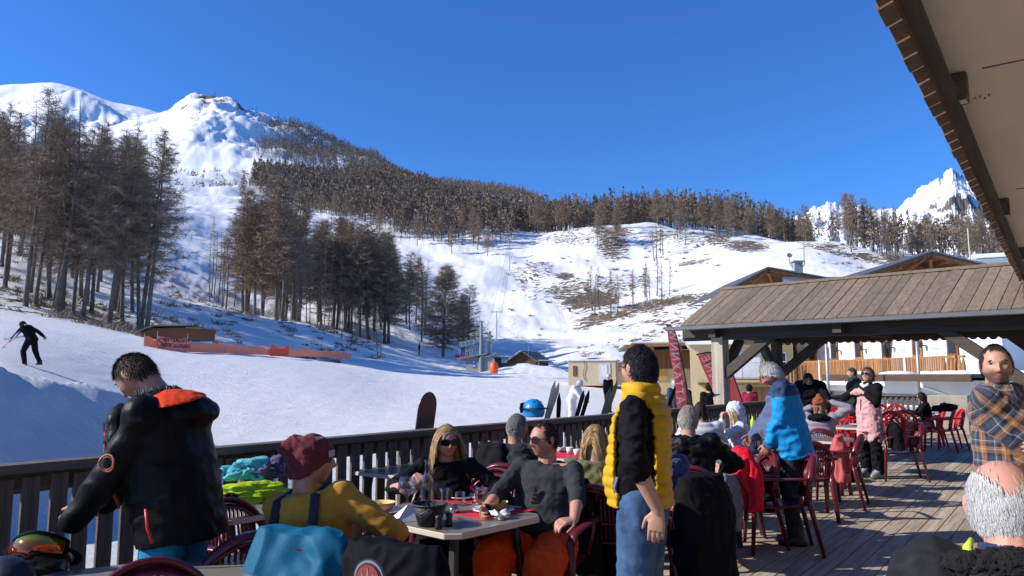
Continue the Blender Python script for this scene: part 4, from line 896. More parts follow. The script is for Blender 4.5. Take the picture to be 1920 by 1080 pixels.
# ---------------------------------------------------------------- feather flags behind the railing
FLAGR = mat('flag_red', (.72, .11, .10), .65, .08, 3); BLK = mat('black_iron', (.02, .02, .02), .5); WINK = mat('white_ink', (.62, .50, .50), .6, 0)
def flag(outline, pole, Y, label, words, wp, wsize, wdir):
    t = thing('feather_flag', label, 'flag'); P = [at(px, py, Y) for px, py in outline]
    c = sum(P, Vector()) / len(P)
    k = MB(); n = len(P)
    k.add([p + Vector((0, .0, 0)) for p in P] + [p + Vector((0, .012, 0)) for p in P], [tuple(range(n)), tuple(range(n, 2 * n))[::-1]] + [(i, (i + 1) % n, n + (i + 1) % n, n + i) for i in range(n)])
    k.build('cloth', FLAGR, t)
    PP = [at(px, py, Y + .02) for px, py in pole]; PP.append(Vector((PP[-1].x + (PP[-1].x - PP[-2].x) * .4, PP[-1].y, -.25)))
    k = MB(); k.tube(PP, .022, 6); k.build('pole', BLK, t)
    d_ = at(*wdir[1], Y) - at(*wdir[0], Y); x = d_.normalized()
    o_ = at(*wp, Y) + Vector((0, -.012, 0))
    # the writing is seen from behind: mirrored
    nb_ = Vector((0, 1, 0)); nb_ = (nb_ - x * nb_.dot(x)).normalized(); M = Matrix.Translation(o_) @ Matrix((x, nb_.cross(x), nb_)).transposed().to_4x4()
    for tx, sh_ in words: text_mesh('lettering', tx, wsize, WINK, t, Matrix.Translation(x * sh_) @ M, space=1.25)
    return t
flag([(1250, 612), (1257, 611), (1263, 618), (1270, 640), (1277, 680), (1286, 735), (1290, 780), (1272, 780), (1263, 700), (1255, 650)], [(1249, 609), (1258, 612), (1266, 624), (1273, 650), (1281, 690), (1289, 735), (1294, 785)], 17.0,
     'tall narrow red feather flag with mirrored white writing, left of the shelter post', [('ATTA', -.44), ('XNNW', .42)], (1268, 690), .25, ((1272, 760), (1256, 630)))
flag([(1308, 667), (1325, 663), (1345, 664), (1358, 672), (1372, 700), (1388, 745), (1400, 790), (1362, 790), (1340, 740), (1320, 695)], [(1306, 665), (1325, 661), (1345, 662), (1358, 669), (1372, 697), (1388, 742), (1402, 790)], 16.6,
     'wide red feather flag with mirrored white writing, partly behind the shelter post', [('ANNE', 0)], (1334, 700), .26, ((1352, 742), (1322, 672)))
# ---------------------------------------------------------------- resin armchairs
MAROON = mat('maroon_resin', (.12, .012, .020), .3, .12, 8, .05, 60); REDP = mat('red_resin', (.62, .015, .02), .35, .1, 8)
def sweep(mb, pts, w, h, n=8, mi=0): mb.tube(pts, h, n, mi, sx=w / h)
def arm_chair(name, label, loc, az, material=MAROON, group=None, lattice=False):
    """faces local +Y; the seat is .43 m high"""
    t = thing(name, label, 'chair', loc, -R(az), group)
    k = MB(); prof_ = []
    n = 9
    for j in range(n):
        y = -.20 + .42 * j / (n - 1); zc = .42 + .012 * math.cos(j / (n - 1) * math.pi) - .02 * math.sin(j / (n - 1) * math.pi)
        if j == n - 1: zc -= .025
        for i in range(9):
            x = (-1 + 2 * i / 8) * (.20 + .035 * j / (n - 1)); k.v.append((x, y, zc + .018 * (x / .22) ** 2))
    k.f += [(j * 9 + i, j * 9 + i + 1, (j + 1) * 9 + i + 1, (j + 1) * 9 + i) for j in range(n - 1) for i in range(8)]; k.mi += [0] * 64
    s = k.build('seat', material, t, smooth=True); s.modifiers.new('thick', 'SOLIDIFY').thickness = .022
    # backrest: arched frame with slats between
    def back(x, z): return Vector((x, -.21 - .20 * (z - .42) - .02 * math.cos(x * 5) + .35 * x * x, z))
    k = MB()
    arch = [back(.245 * math.cos(a) * (1 if math.sin(a) > .05 else 1), .60 + .25 * math.sin(a)) for a in np.linspace(-.1, math.pi + .1, 19)]
    arch = [back(.215, .43)] + arch + [back(-.215, .43)]
    sweep(k, arch, .03, .016)
    top_ = [back(x, .60 + .25 * math.sqrt(max(0, 1 - (x / .245) ** 2)) - .035) for x in np.linspace(-.21, .21, 11)]
    sweep(k, top_, .04, .012)
    k.build('back_frame', material, t, smooth=True)
    k = MB()
    if lattice:
        for s_ in (-1, 1):
            for q in np.linspace(-.5, .5, 12):
                pts = []
                for z in np.linspace(.47, .81, 9):
                    x = q + s_ * (z - .64) * .8
                    if abs(x) < .235 * math.sqrt(max(0, 1 - max(0, (z - .6) / .25) ** 2)) + .001: pts.append(back(x, z))
                if len(pts) > 1: k.tube(pts, .010, 5)
    else:
        for q in np.linspace(-.185, .185, 15):
            zt = .60 + .25 * math.sqrt(max(0, 1 - (q / .245) ** 2)) - .03
            k.tube([back(q, .47), back(q, (.47 + zt) / 2), back(q, zt)], .0075, 5)
        for z in (.475, .60): sweep(k, [back(x, z) for x in np.linspace(-.21, .21, 7)], .02, .008)
    b = k.build('backrest_slats', material, t, smooth=True)
    for s_ in (-1, 1):
        k = MB(); sweep(k, [(s_ * .245, -.26, .66), (s_ * .285, -.18, .665), (s_ * .29, 0, .66), (s_ * .285, .14, .655), (s_ * .275, .22, .635), (s_ * .268, .25, .58)], .032, .014); k.build('armrest', material, t, smooth=True)
    for s_ in (-1, 1):
        k = MB(); k.tube([(s_ * .268, .25, .60), (s_ * .262, .24, .44), (s_ * .272, .27, 0)], [.026, .033, .021], 8, sx=.75); k.build('leg', material, t, smooth=True)
        k = MB(); k.tube([(s_ * .225, -.22, .50), (s_ * .222, -.24, .42), (s_ * .25, -.33, 0)], [.02, .034, .021], 8, sx=.75); k.build('leg', material, t, smooth=True)
    return t
CH0 = {}
def chair(label, px, Y, az, red=False, group=None, loc=None, z=0.0):
    key = 'r' if red else 'm'; L_ = loc if loc is not None else G(px, Y, z)
    if key not in CH0:
        CH0[key] = arm_chair('resin_armchair' if not red else 'red_chair', label, L_, az, REDP if red else MAROON, group, red); return CH0[key]
    c = copy_tree(CH0[key]); c.location = L_; c.rotation_euler = (0, 0, -R(az)); c['label'] = label
    if 'group' in c.keys() and not group: del c['group']
    if group: c['group'] = group
    return c
# ---------------------------------------------------------------- tables
TOP = mat('taupe_laminate', (.21, .19, .155), .28, .12, 5, .04, 80); EDGE = mat('pale_table_edge', (.58, .50, .40), .5, .06, 5); TLEG = mat('dark_table_leg', (.03, .025, .025), .45, .1, 5)
def table(label, c, az, w=.8, l=.8, zt=.745, cut=.07, top=TOP, edge=EDGE, legm=TLEG):
    t = thing('table', label, 'table', (c[0], c[1], 0), -R(az))
    def oct_(s): a, b, q = w / 2 - s, l / 2 - s, cut; return [(-a + q, -b), (a - q, -b), (a, -b + q), (a, b - q), (a - q, b), (-a + q, b), (-a, b - q), (-a, -b + q)]
    k = MB(); k.prism(oct_(0), zt - .034, zt - .002); k.build('table_edge', edge, t, bevel=.004)
    k = MB(); k.prism(oct_(.004), zt - .004, zt); k.build('tabletop', top, t)
    for sx in (-1, 1):
        for sy in (-1, 1):
            k = MB(); k.beam((sx * (w / 2 - .14), sy * (l / 2 - .14), zt - .03), (sx * (w / 2 - .07), sy * (l / 2 - .07), 0), .05, .035); k.build('leg', legm, t, bevel=.005)
    return t
RED_TOP = mat('red_paper', (.62, .02, .04), .6, .08, 6)
# main table: the corner nearest the camera and its two neighbours are read off the picture
cA, cB, cC = on(660, 962, .745), on(838, 1004, .745), on(1016, 966, .745)
ax = (cB - cA).normalized(); ay = (cC - cB).normalized(); MW = (cB - cA).length; ML = (cC - cB).length
T0c = cB - ax * MW / 2 + ay * ML / 2; T0az = math.degrees(math.atan2(ay.x, ay.y))
T0 = table('table laid with bowls, wine glasses and a water bottle between the people in sunglasses', (T0c.x, T0c.y), T0az, MW + .04, ML)
def TT(fx, fy, z=.746):                            # point on the main table: fx along A-B, fy away from B to C
    p = cA + ax * MW * fx + ay * ML * fy; return Vector((p.x, p.y, z))
T1 = table('bare table by the railing behind the woman in sunglasses', on(775, 880, .745)[:2], 36, .8, .8)
T1b = table('table under the heap of ski clothes next to the railing', on(452, 948, .745)[:2] , 36, .75, .75)
T2 = table('table with red paper mats by the railing in front of the grey haired man', (on(1085, 853, .745))[:2], 36, .8, .8, top=RED_TOP)
T3 = table('table with folded black gloves beside the red jacket', on(1352, 862, .745)[:2], 36, .7, .8)
T4 = table('table in front of the hooded girl', on(1400, 806, .745)[:2], 36, .8, .8)
T5 = table('table between the blue jacket and the pink coat', on(1530, 822, .745)[:2], 36, .8, .8, legm=MAROON)
T6 = table('small table with plates behind the child in lilac', on(1612, 800, .745)[:2], 36, .7, .7, legm=REDP)
T7 = table('long dark table among the red chairs', on(1700, 772, .745)[:2], 126, .8, 1.5, legm=REDP, top=mat('dark_top', (.07, .06, .06), .3))
tc8 = on(118, 1063, .745); T8 = table('table of pale laminate whose corner shows beside the goggles at the lower left', (tc8.x + .50, tc8.y - .26), 60, .8, .8)
T9 = table('table where the person in black leans, at the back', on(1475, 737, .745)[:2], 36, .8, .8, top=EDGE)
# ---------------------------------------------------------------- chairs
chair('maroon resin armchair with its rounded back right behind the jacketed man at the bottom left', 272, 2.75, 150)
chair('maroon resin armchair at the left edge beside the mirrored goggles', 25, 3.55, 30)
chair('maroon resin armchair under the heap of clothes, side on to the railing', 418, 3.75, -40)
chair('maroon resin armchair between the heap of clothes and the yellow sweater', 480, 4.3, 120)
chair('maroon resin armchair facing the railing left of the bare table', 668, 5.3, 60)
chair('maroon resin armchair with a glossy top, empty between the two people in sunglasses', 898, 5.6, 205)
chair('maroon resin armchair under the grey haired man by the railing', 968, 6.3, 25)
chair('maroon resin armchair under the smiling man in sunglasses', 1022, 4.68, 205)
chair('maroon resin armchair under the woman in olive green', 1112, 5.1, 20)
chair('maroon resin armchair under the man in the dark jacket', 1300, 6.1, 20)
chair('maroon resin armchair draped with the red jacket', 1392, 7.2, -95)
chair('empty maroon resin armchair standing alone in front of the blue jacket', 1462, 7.0, -80)
chair('maroon resin armchair beyond the table with the black gloves', 1300, 8.0, 30)
chair('maroon resin armchair behind the red jacket, at the hooded girl table', 1345, 8.3, 25)
chair('maroon resin armchair hung with the pink quilted coat', 1570, 9.4, -60)
chair('maroon resin armchair under the child in lilac', 1540, 10.4, 20)
chair('dark maroon armchair with a black and white jacket over its back behind the pink dungarees', 1690, 11.6, -75)
chair('maroon armchair on the near side of the table beside the blue jacket', 1515, 8.6, 10)
chair('maroon armchair under the yellow sweater man', 555, 3.55, 62)
chair('maroon armchair under the heavy dark coat in front of the main table', 800, 3.40, 25)
for i, (px, Y, az, lb) in enumerate([(1575, 16.5, 200, 'red lattice chair behind the child in lilac'), (1600, 15.8, -60, 'red lattice chair next to the small table of plates'), (1672, 15.6, 20, 'red lattice chair left of the dark table'),
    (1700, 15.8, 30, 'red lattice chair on the near side of the dark table'), (1690, 18.5, 190, 'red lattice chair on the railing side of the dark table'), (1735, 16.6, -20, 'red lattice chair under the black haired woman'),
    (1762, 15.9, -60, 'red lattice chair at the right end of the dark table'), (1779, 16.3, -75, 'red lattice chair stacked against the concrete block'), (1668, 18.6, 170, 'red lattice chair by the far railing')]):
    chair(lb, px, Y, az, True)

# ---------------------------------------------------------------- tableware
CLEAR = glass('clear_glass', (.93, .95, .94), alpha=.22); WATERM = glass('water', (.86, .9, .9), alpha=.15)
WINE = mat('red_wine', (.05, .004, .008), .1, 0); PORC = mat('porcelain', (.74, .73, .70), .25, .03, 4); TERRA = mat('terracotta', (.36, .14, .06), .5, .15, 12); YELL = mat('yellow_glaze', (.78, .58, .20), .35, .1, 12)
def single(name, mb, m, label, cat, loc, rz=0, smooth=True, group=None):
    o = mb.build(name, m, smooth=smooth); o.location = loc; o.rotation_euler = (0, 0, rz); return tag(o, label, cat, group)
def wine_glass(p, label, s=1.0, wine=.0, bowl=.038):
    t = thing('wine_glass', label, 'glass', p)
    k = MB(); k.lathe([(.0, .001), (.034, .002), (.006, .008), (.004, .02), (.004, .075), (.012, .085), (bowl * .85, .105), (bowl, .13), (bowl * .82, .175), (bowl * .80, .175), (bowl * .96, .13), (bowl * .8, .108), (.0, .088)], n=24)
    b = k.build('glass', CLEAR, t, smooth=True)
    if wine: k = MB(); k.lathe([(0, .089), (bowl * .78, .108), (bowl * .93, .108 + wine * .6), (bowl * .93, .108 + wine), (0, .108 + wine)], n=24); k.build('wine', WINE, t, smooth=True)
    t.scale = (s, s, s); return t
def bottle_(name, p, prof_, label, cat, water=None, s=1.0):
    t = thing(name, label, cat, p); inner = [(max(0, r - .003), z + (.004 if i == 0 else 0)) for i, (r, z) in enumerate(prof_)][::-1]
    k = MB(); k.lathe([(0, 0)] + prof_ + inner + [(0, .006)], n=28); k.build('glass', CLEAR, t, smooth=True)
    if water: k = MB(); k.lathe([(0, .006)] + [(r - .005, min(z, water)) for r, z in prof_ if z < water] + [(prof_[1][0] - .005, water), (0, water)], n=28); k.build('water', WATERM, t, smooth=True)
    t.scale = (s, s, s); return t
def bowl_(p, label, s=1.0):
    t = thing('bowl', label, 'bowl', p); k = MB(); k.lathe([(0, .004), (.045, .004), (.06, .012), (.082, .05), (.080, .053)], n=28); k.build('shell', TERRA, t, smooth=True)
    k = MB(); k.lathe([(.080, .053), (.074, .05), (.055, .018), (0, .014)], n=28); k.build('glaze', YELL, t, smooth=True)
    t.scale = (s, s, s); return t
def plate_(p, label, r=.13):
    k = MB(); k.lathe([(0, 0), (r * .6, 0), (r * .98, .014), (r, .018), (r * .97, .02), (r * .62, .007), (0, .006)], n=32); return single('plate', k, PORC, label, 'plate', p)
def mat_(p, w, l, rz, label):
    k = MB(); k.box((0, 0, .001), (w, l, .002)); return single('placemat', k, RED_TOP, label, 'placemat', p, rz, False)
rzt = -R(T0az)
ML_, MR_ = on(712, 962, .746), on(925, 960, .746)
mat_(ML_, .40, .30, rzt, 'red paper placemat under the left bowl on the main table')
mat_(MR_, .30, .42, rzt, 'red paper placemat under the right bowl on the main table')
plate_(ML_ + Vector((0, 0, .003)), 'white plate under the left bowl on the main table', .135); plate_(MR_ + Vector((0, .0, .003)), 'white plate under the right bowl on the main table', .13)
bowl_(ML_ + Vector((.01, .02, .010)), 'small brown bowl with yellow inside on the left plate'); bowl_(MR_ + Vector((.01, .0, .010)), 'brown bowl with yellow inside in front of the smiling man')
p = on(865, 935, .746); mat_(p, .30, .38, rzt, 'red paper placemat in front of the woman in sunglasses'); plate_(p + Vector((0, 0, .003)), 'white plate in front of the woman in sunglasses', .11)
FOODM = mat('food_crumbs', (.45, .30, .14), .8, .4, 40, .5, 60)
k = MB()
for i in range(26): a_ = rd.uniform(0, 6.28); r_ = rd.uniform(0, .05); k.box((r_ * math.cos(a_), r_ * math.sin(a_), .028 + rd.uniform(0, .01)), (.018, .014, .012), rd.uniform(0, 3))
single('leftover_bread', k, FOODM, 'crusts of bread left in the brown and yellow bowl on the left', 'food', ML_ + Vector((.01, .02, .008)), 0, False)
# folded napkin tent, crumpled napkin
k = MB(); k.add([(-.11, -.06, 0), (.11, -.06, 0), (.11, .06, 0), (-.11, .06, 0), (-.02, 0, .085), (.04, 0, .075)], [(0, 1, 5, 4), (2, 3, 4, 5), (0, 4, 3), (1, 2, 5), (0, 3, 2, 1)])
NAP = mat('white_napkin', (.78, .76, .72), .8, .05, 10)
single('folded_napkin', k, NAP, 'white napkin folded into a tent on the edge of the main table', 'napkin', on(770, 974, .747), .5, False)
def crumple(name, m, label, cat, p, s, seed, flat=.6, sub=3, amp=.35, rz=0, parent=None, f0=3.2):
    me = bpy.data.meshes.new(name); bm = bmesh.new(); bmesh.ops.create_icosphere(bm, subdivisions=sub, radius=1); bm.to_mesh(me); bm.free()
    V = np.zeros(len(me.vertices) * 3, np.float32); me.vertices.foreach_get('co', V); V = V.reshape(-1, 3)
    n1, n2 = SinNoise(f0, 5, 6, .62, seed), SinNoise(f0 * 1.6, 4, 6, .6, seed + 7)
    rr = 1 + amp * n1(V) - amp * .8 * np.abs(n2(V)); V = V * rr[:, None]; V[:, 2] = np.maximum(V[:, 2], -.55) * flat; V -= [0, 0, V[:, 2].min()]
    V = V * np.array(s if hasattr(s, '__len__') else (s, s, s)); me.vertices.foreach_set('co', V.astype(np.float32).ravel()); me.update(); me.shade_smooth()
    o = link_mesh(name, me, m, parent); o.location = p; o.rotation_euler = (0, 0, rz)
    return tag(o, label, cat) if not parent else o
crumple('crumpled_napkin', NAP, 'crumpled white napkin beside the right bowl on the main table', 'napkin', on(937, 972, .75), .045, 4)
# basket, bottle, carafe, glasses, mills
t = thing('bread_basket', 'black basket standing between the bottle and the table edge', 'basket', on(805, 985, .746))
k = MB(); k.lathe([(0, .002), (.062, .002), (.095, .115), (.09, .115), (.058, .008), (0, .008)], n=28); k.build('body', mat('black_wicker', (.012, .012, .013), .5, .3, 60, .8, 90), t, smooth=True)
k = MB(); k.tube([(.094 * math.cos(a), .094 * math.sin(a), .115) for a in np.linspace(0, 6.283, 25)], .006, 6); k.build('rim', mat('black_wicker', (.012, .012, .013)), t)
bottle_('water_bottle', on(800, 962, .746), [(.040, .0), (.042, .01), (.042, .16), (.036, .20), (.018, .235), (.0145, .26), (.0145, .30), (.017, .302), (.017, .315)], 'tall clear glass bottle half full of water behind the black basket', 'bottle', .15)
bottle_('carafe', on(833, 978, .746), [(.032, .0), (.045, .02), (.047, .05), (.036, .085), (.018, .115), (.017, .13), (.026, .165)], 'small clear carafe with a flared neck near the table edge', 'carafe', .045, 1.12)
wine_glass(on(763, 962, .746), 'large balloon wine glass at the left of the bottle', 1.22, .0, .047)
wine_glass(on(777, 950, .746), 'wine glass with a little red wine close behind the bottle', 1.0, .02)
wine_glass(on(862, 972, .746), 'empty stemmed glass between the carafe and the red mat', .86)
wine_glass(on(901, 968, .746), 'glass of red wine beside the right bowl', .95, .022)
k = MB(); k.lathe([(0, 0), (.03, 0), (.03, .03), (.022, .035), (0, .036)], n=16); single('ashtray', k, mat('steel_dish', (.5, .5, .5), .2, .05, 4, metal=1), 'small round metal dish behind the carafe', 'dish', on(851, 962, .746))
for px, py, lb in [(822, 992, 'dark pepper mill at the foot of the carafe'), (842, 987, 'small dark salt mill beside the carafe')]:
    k = MB(); k.lathe([(0, 0), (.019, 0), (.02, .02), (.014, .04), (.019, .06), (.016, .07), (0, .075)], n=14); single('spice_mill', k, mat('black_iron', (.02, .02, .02), .25), lb, 'mill', on(px, py, .746))
k = MB(); k.box((0, 0, .004), (.02, .17, .003)); k.lathe([(0, 0), (.02, .001), (.014, .006), (0, .004)], (0, .09, .002), 10); single('spoon', k, mat('steel_dish', (.5, .5, .5), .2, metal=1), 'spoon lying on the right plate beside the bowl', 'spoon', MR_ + Vector((.1, .07, .022)), .9)
# things on the other tables
for px, py, lb in [(1068, 838, 'white cup on the red table by the railing'), (1082, 842, 'second small white cup on the red table, right of the first')]:
    k = MB(); k.lathe([(0, 0), (.028, .0), (.04, .065), (.037, .065), (.025, .006), (0, .006)], n=16); single('cup', k, PORC, lb, 'cup', on(px, py + 12, .75))
wine_glass(on(1092, 852, .746), 'clear glass at the right end of the red table by the railing', .9); crumple('crumpled_napkin', NAP, 'crumpled white paper on the red table by the railing', 'napkin', on(1052, 846, .75), .06, 9)
plate_(on(1608, 797, .75), 'white plates on the small table behind the child in lilac', .13)
k = MB(); k.lathe([(0, 0), (.035, 0), (.035, .13), (.03, .15), (.012, .17), (.012, .2), (0, .2)], n=12); single('spray_bottle', k, mat('lime_plastic', (.55, .75, .05), .4), 'lime green bottle standing on the table behind the red jacket', 'bottle', on(1412, 806, .75))
for px in (1492, 1503): k = MB(); k.lathe([(0, 0), (.03, 0), (.04, .09), (0, .09)], n=10); single('glass_tumbler', k, CLEAR, 'tumbler on the table behind the blue jacket' if px < 1500 else 'tumbler on the table beside the pink coat', 'glass', on(px + 30, 822, .75))
# ---------------------------------------------------------------- figures: one continuous body, clothes and hair as its children
def V3(*a): return Vector(a if len(a) == 3 else a[0])
def RX(a): return Matrix.Rotation(R(a), 3, 'X')
def RY(a): return Matrix.Rotation(R(a), 3, 'Y')
def RZ(a): return Matrix.Rotation(R(a), 3, 'Z')
def limb(mb, pts, rr, n=14, sx=1.0):
    pts = [Vector(p) for p in pts]; a, b = pts[0], pts[1]; t = (b - a).normalized(); A, B = [], []
    for q in (.0, .35, .7): A.append((a - t * rr[0] * math.cos(q * math.pi / 2), max(rr[0] * math.sin(q * math.pi / 2), .0008)))
    t2 = (pts[-1] - pts[-2]).normalized()
    for q in (.7, .35, .0): B.append((pts[-1] + t2 * rr[-1] * math.cos(q * math.pi / 2), max(rr[-1] * math.sin(q * math.pi / 2), .0008)))
    L_ = A + list(zip(pts, rr)) + B
    mb.tube([p for p, _ in L_], [r for _, r in L_], n, sx=sx)
def loft(mb, secs, n=22, ex=2.3):
    """secs: (centre, x axis * half width, y axis * half depth)"""
    vs = []; m = len(secs)
    for c, a, b in secs:
        for k in range(n):
            t = 2 * math.pi * k / n; ct, st = math.cos(t), math.sin(t)
            vs.append(c + a * (math.copysign(abs(ct) ** (2 / ex), ct)) + b * (math.copysign(abs(st) ** (2 / ex), st)))
    fs = [(i * n + k, i * n + (k + 1) % n, (i + 1) * n + (k + 1) % n, (i + 1) * n + k) for i in range(m - 1) for k in range(n)]
    fs += [tuple(range(n))[::-1], tuple((m - 1) * n + k for k in range(n))]
    mb.add(vs, fs)
def ell(mb, c, r, M=None, n=12):
    c = Vector(c); vs = []; m = n // 2 + 2; M = M or Matrix.Identity(3)
    for i in range(m):
        e = -math.pi / 2 + math.pi * (i + .12) / (m - 1 + .24)
        for k in range(n): vs.append(c + M @ Vector((r[0] * math.cos(e) * math.cos(2 * math.pi * k / n), r[1] * math.cos(e) * math.sin(2 * math.pi * k / n), r[2] * math.sin(e))))
    fs = [(i * n + k, i * n + (k + 1) % n, (i + 1) * n + (k + 1) % n, (i + 1) * n + k) for i in range(m - 1) for k in range(n)]
    mb.add(vs, fs + [tuple(range(n))[::-1], tuple((m - 1) * n + k for k in range(n))])
def fuse(mb, name, m, parent, vox, smooth=2, disp=None, sfac=.5):
    me = bpy.data.meshes.new('tmp'); me.from_pydata(mb.v, [], mb.f); me.update()
    bm = bmesh.new(); bm.from_mesh(me); bmesh.ops.recalc_face_normals(bm, faces=bm.faces); bm.to_mesh(me); bm.free()
    o = bpy.data.objects.new('tmp', me); col.objects.link(o)
    r = o.modifiers.new('r', 'REMESH'); r.mode = 'VOXEL'; r.voxel_size = vox; r.adaptivity = 0
    if smooth: s = o.modifiers.new('s', 'SMOOTH'); s.factor = sfac; s.iterations = smooth
    dg = bpy.context.evaluated_depsgraph_get(); nm = bpy.data.meshes.new_from_object(o.evaluated_get(dg))
    bpy.data.objects.remove(o); bpy.data.meshes.remove(me); nm.name = name; nm.materials.clear()
    if disp is not None:
        n = len(nm.vertices); P = np.zeros(n * 3, np.float32); nm.vertices.foreach_get('co', P); P = P.reshape(-1, 3)
        N = np.zeros(n * 3, np.float32); nm.vertex_normals.foreach_get('vector', N); N = N.reshape(-1, 3)
        P = P + disp(P, N); nm.vertices.foreach_set('co', P.astype(np.float32).ravel()); nm.update()
    o = link_mesh(name, nm, m, parent); nm.shade_smooth()
    return o
def wrinkles(amp=.006, f=10, seed=0, st=(1, 1, 1.15)):
    a, b = SinNoise(f, 4, 6, .6, seed), SinNoise(f * 1.7, 3, 6, .6, seed + 3); st = np.array(st)
    return lambda P, N: N * (amp * (a(P * st) * .18 - .9 * np.abs(b(P * st * 1.5 + .02 * a(P)[:, None])) + .4))[:, None]
# ---- head
def head_points(n=56, m=44):
    az = np.linspace(0, 2 * np.pi, n, endpoint=False); el = np.linspace(-np.pi / 2 + .05, np.pi / 2 - .05, m)
    E_, A_ = np.meshgrid(el, az, indexing='ij'); x = np.cos(E_) * np.sin(A_); y = np.cos(E_) * np.cos(A_); z = np.sin(E_)
    x, y, z = x * .080, y * .099, z * .117
    g = lambda q, c, w: np.exp(-((q - c) / w) ** 2)
    lo = np.clip((-.015 - z) / .1, 0, 1); x = x * (1 - .30 * lo ** 1.5); back = (y < 0)
    y = np.where(back, y * (1 - .42 * lo), y * (1 - .10 * lo))
    fr = np.clip(y / .05, 0, 1) * (y > 0)
    ax = np.abs(x)
    d = .0 * x
    nz = np.interp(z, [-.045, -.036, -.028, -.018, 0, .018, .03], [0, .15, 1, .92, .58, .25, 0])
    d += .027 * np.exp(-(x / (.0085 + .006 * g(z, -.028, .012))) ** 2) * nz
    d -= .011 * g(ax, .031, .015) * g(z, .012, .012)
    d += .006 * g(z, .032, .009) * g(ax, .022, .03)
    d += .005 * g(ax, .042, .016) * g(z, -.018, .018)
    d -= .003 * g(ax, .03, .012) * g(z, -.05, .02)
    d += .0075 * g(z, -.053, .005) * g(ax, 0, .02) + .007 * g(z, -.065, .0055) * g(ax, 0, .017) - .004 * g(z, -.059, .0022) * g(ax, 0, .022)
    d += .010 * g(z, -.092, .014) * g(ax, 0, .022)
    y = y + d * fr
    return np.stack([x, y, z], -1).reshape(-1, 3), n, m
HP, HN, HM = head_points()
def add_head(mb, HC, Mh, s):
    vs = [HC + Mh @ (Vector(p) * s) for p in HP]
    fs = [(i * HN + k, i * HN + (k + 1) % HN, (i + 1) * HN + (k + 1) % HN, (i + 1) * HN + k) for i in range(HM - 1) for k in range(HN)]
    fs += [tuple(range(HN)), tuple((HM - 1) * HN + k for k in range(HN))[::-1]]
    mb.add(vs, fs)
    for sx in (-1, 1): ell(mb, HC + Mh @ V3(sx * .079 * s, -.010 * s, .0), (.009 * s, .019 * s, .033 * s), Mh @ RZ(sx * -22) @ RX(-8), 12)
def hand(mb, W, d, nrm, s=1.0, curl=.35, side=1, spread=.02, fr=.0085):
    """W wrist, d towards the fingers, nrm out of the back of the hand, side=+1: thumb towards d x nrm"""
    d = d.normalized(); nrm = (nrm - d * nrm.dot(d)).normalized(); x = d.cross(nrm) * side
    C = W + d * .045 * s
    loft(mb, [(W - d * .015 * s, x * .024 * s, nrm * .017 * s), (W + d * .02 * s, x * .033 * s, nrm * .016 * s), (W + d * .06 * s, x * .041 * s, nrm * .014 * s), (W + d * .09 * s, x * .039 * s, nrm * .011 * s)], 16)
    for i, (off, L_) in enumerate([(.031, .072), (.0105, .082), (-.0105, .077), (-.031, .06)]):
        p = W + d * (.085 - abs(off) * .15) * s + x * off * s; dd = (d + x * off * spread * 30).normalized(); pts = [p - d * .01 * s, p]; c = 0
        for k, f in enumerate((.45, .32, .25)):
            c += curl * (.8 if k == 0 else 1.15) * (1 + .12 * i); v = dd * math.cos(c) - nrm * math.sin(c); p = p + v * L_ * f * s; pts.append(p)
        limb(mb, pts, [fr * s * 1.12, fr * s * 1.1, fr * s, fr * .92 * s, fr * .8 * s], 8)
    p = W + d * .02 * s + x * .026 * s; v1 = (d * .75 + x * .75 - nrm * .35).normalized(); v2 = (d * .95 + x * .25 - nrm * .45).normalized()
    limb(mb, [p, p + v1 * .038 * s, p + v1 * .038 * s + v2 * .032 * s, p + v1 * .038 * s + v2 * .055 * s], [fr * 1.5 * s, fr * 1.3 * s, fr * 1.1 * s, fr * .85 * s], 8)
def ik(S, W, l1, l2, hint):
    v = W - S; L_ = v.length
    if L_ > (l1 + l2) * .995: W = S + v.normalized() * (l1 + l2) * .995; v = W - S; L_ = v.length
    a = (l1 * l1 - l2 * l2 + L_ * L_) / (2 * L_); h_ = math.sqrt(max(0, l1 * l1 - a * a)); d = v.normalized()
    hv = hint - d * hint.dot(d); hv.normalize(); return S + d * a + hv * h_, W
def set_col(o, cols):
    me = o.data; n = len(me.vertices); a = me.color_attributes.new('Col', 'FLOAT_COLOR', 'POINT'); c = np.ones((n, 4), np.float32); c[:, :3] = cols; a.data.foreach_set('color', c.ravel())
def coords(o):
    P = np.zeros(len(o.data.vertices) * 3, np.float32); o.data.vertices.foreach_get('co', P); return P.reshape(-1, 3)
SKINM = mat('skin', (1, 1, 1), .48, .05, 60, .12, 240, spec=.35, attr='Col')
HAIRM = mat('hair', (1, 1, 1), .65, .14, 90, attr='Col', spec=.15)
EYEM = mat('eye', (1, 1, 1), .15, 0, attr='Col')
SHOE = mat('black_boot', (.02, .02, .022), .45, .2, 9)
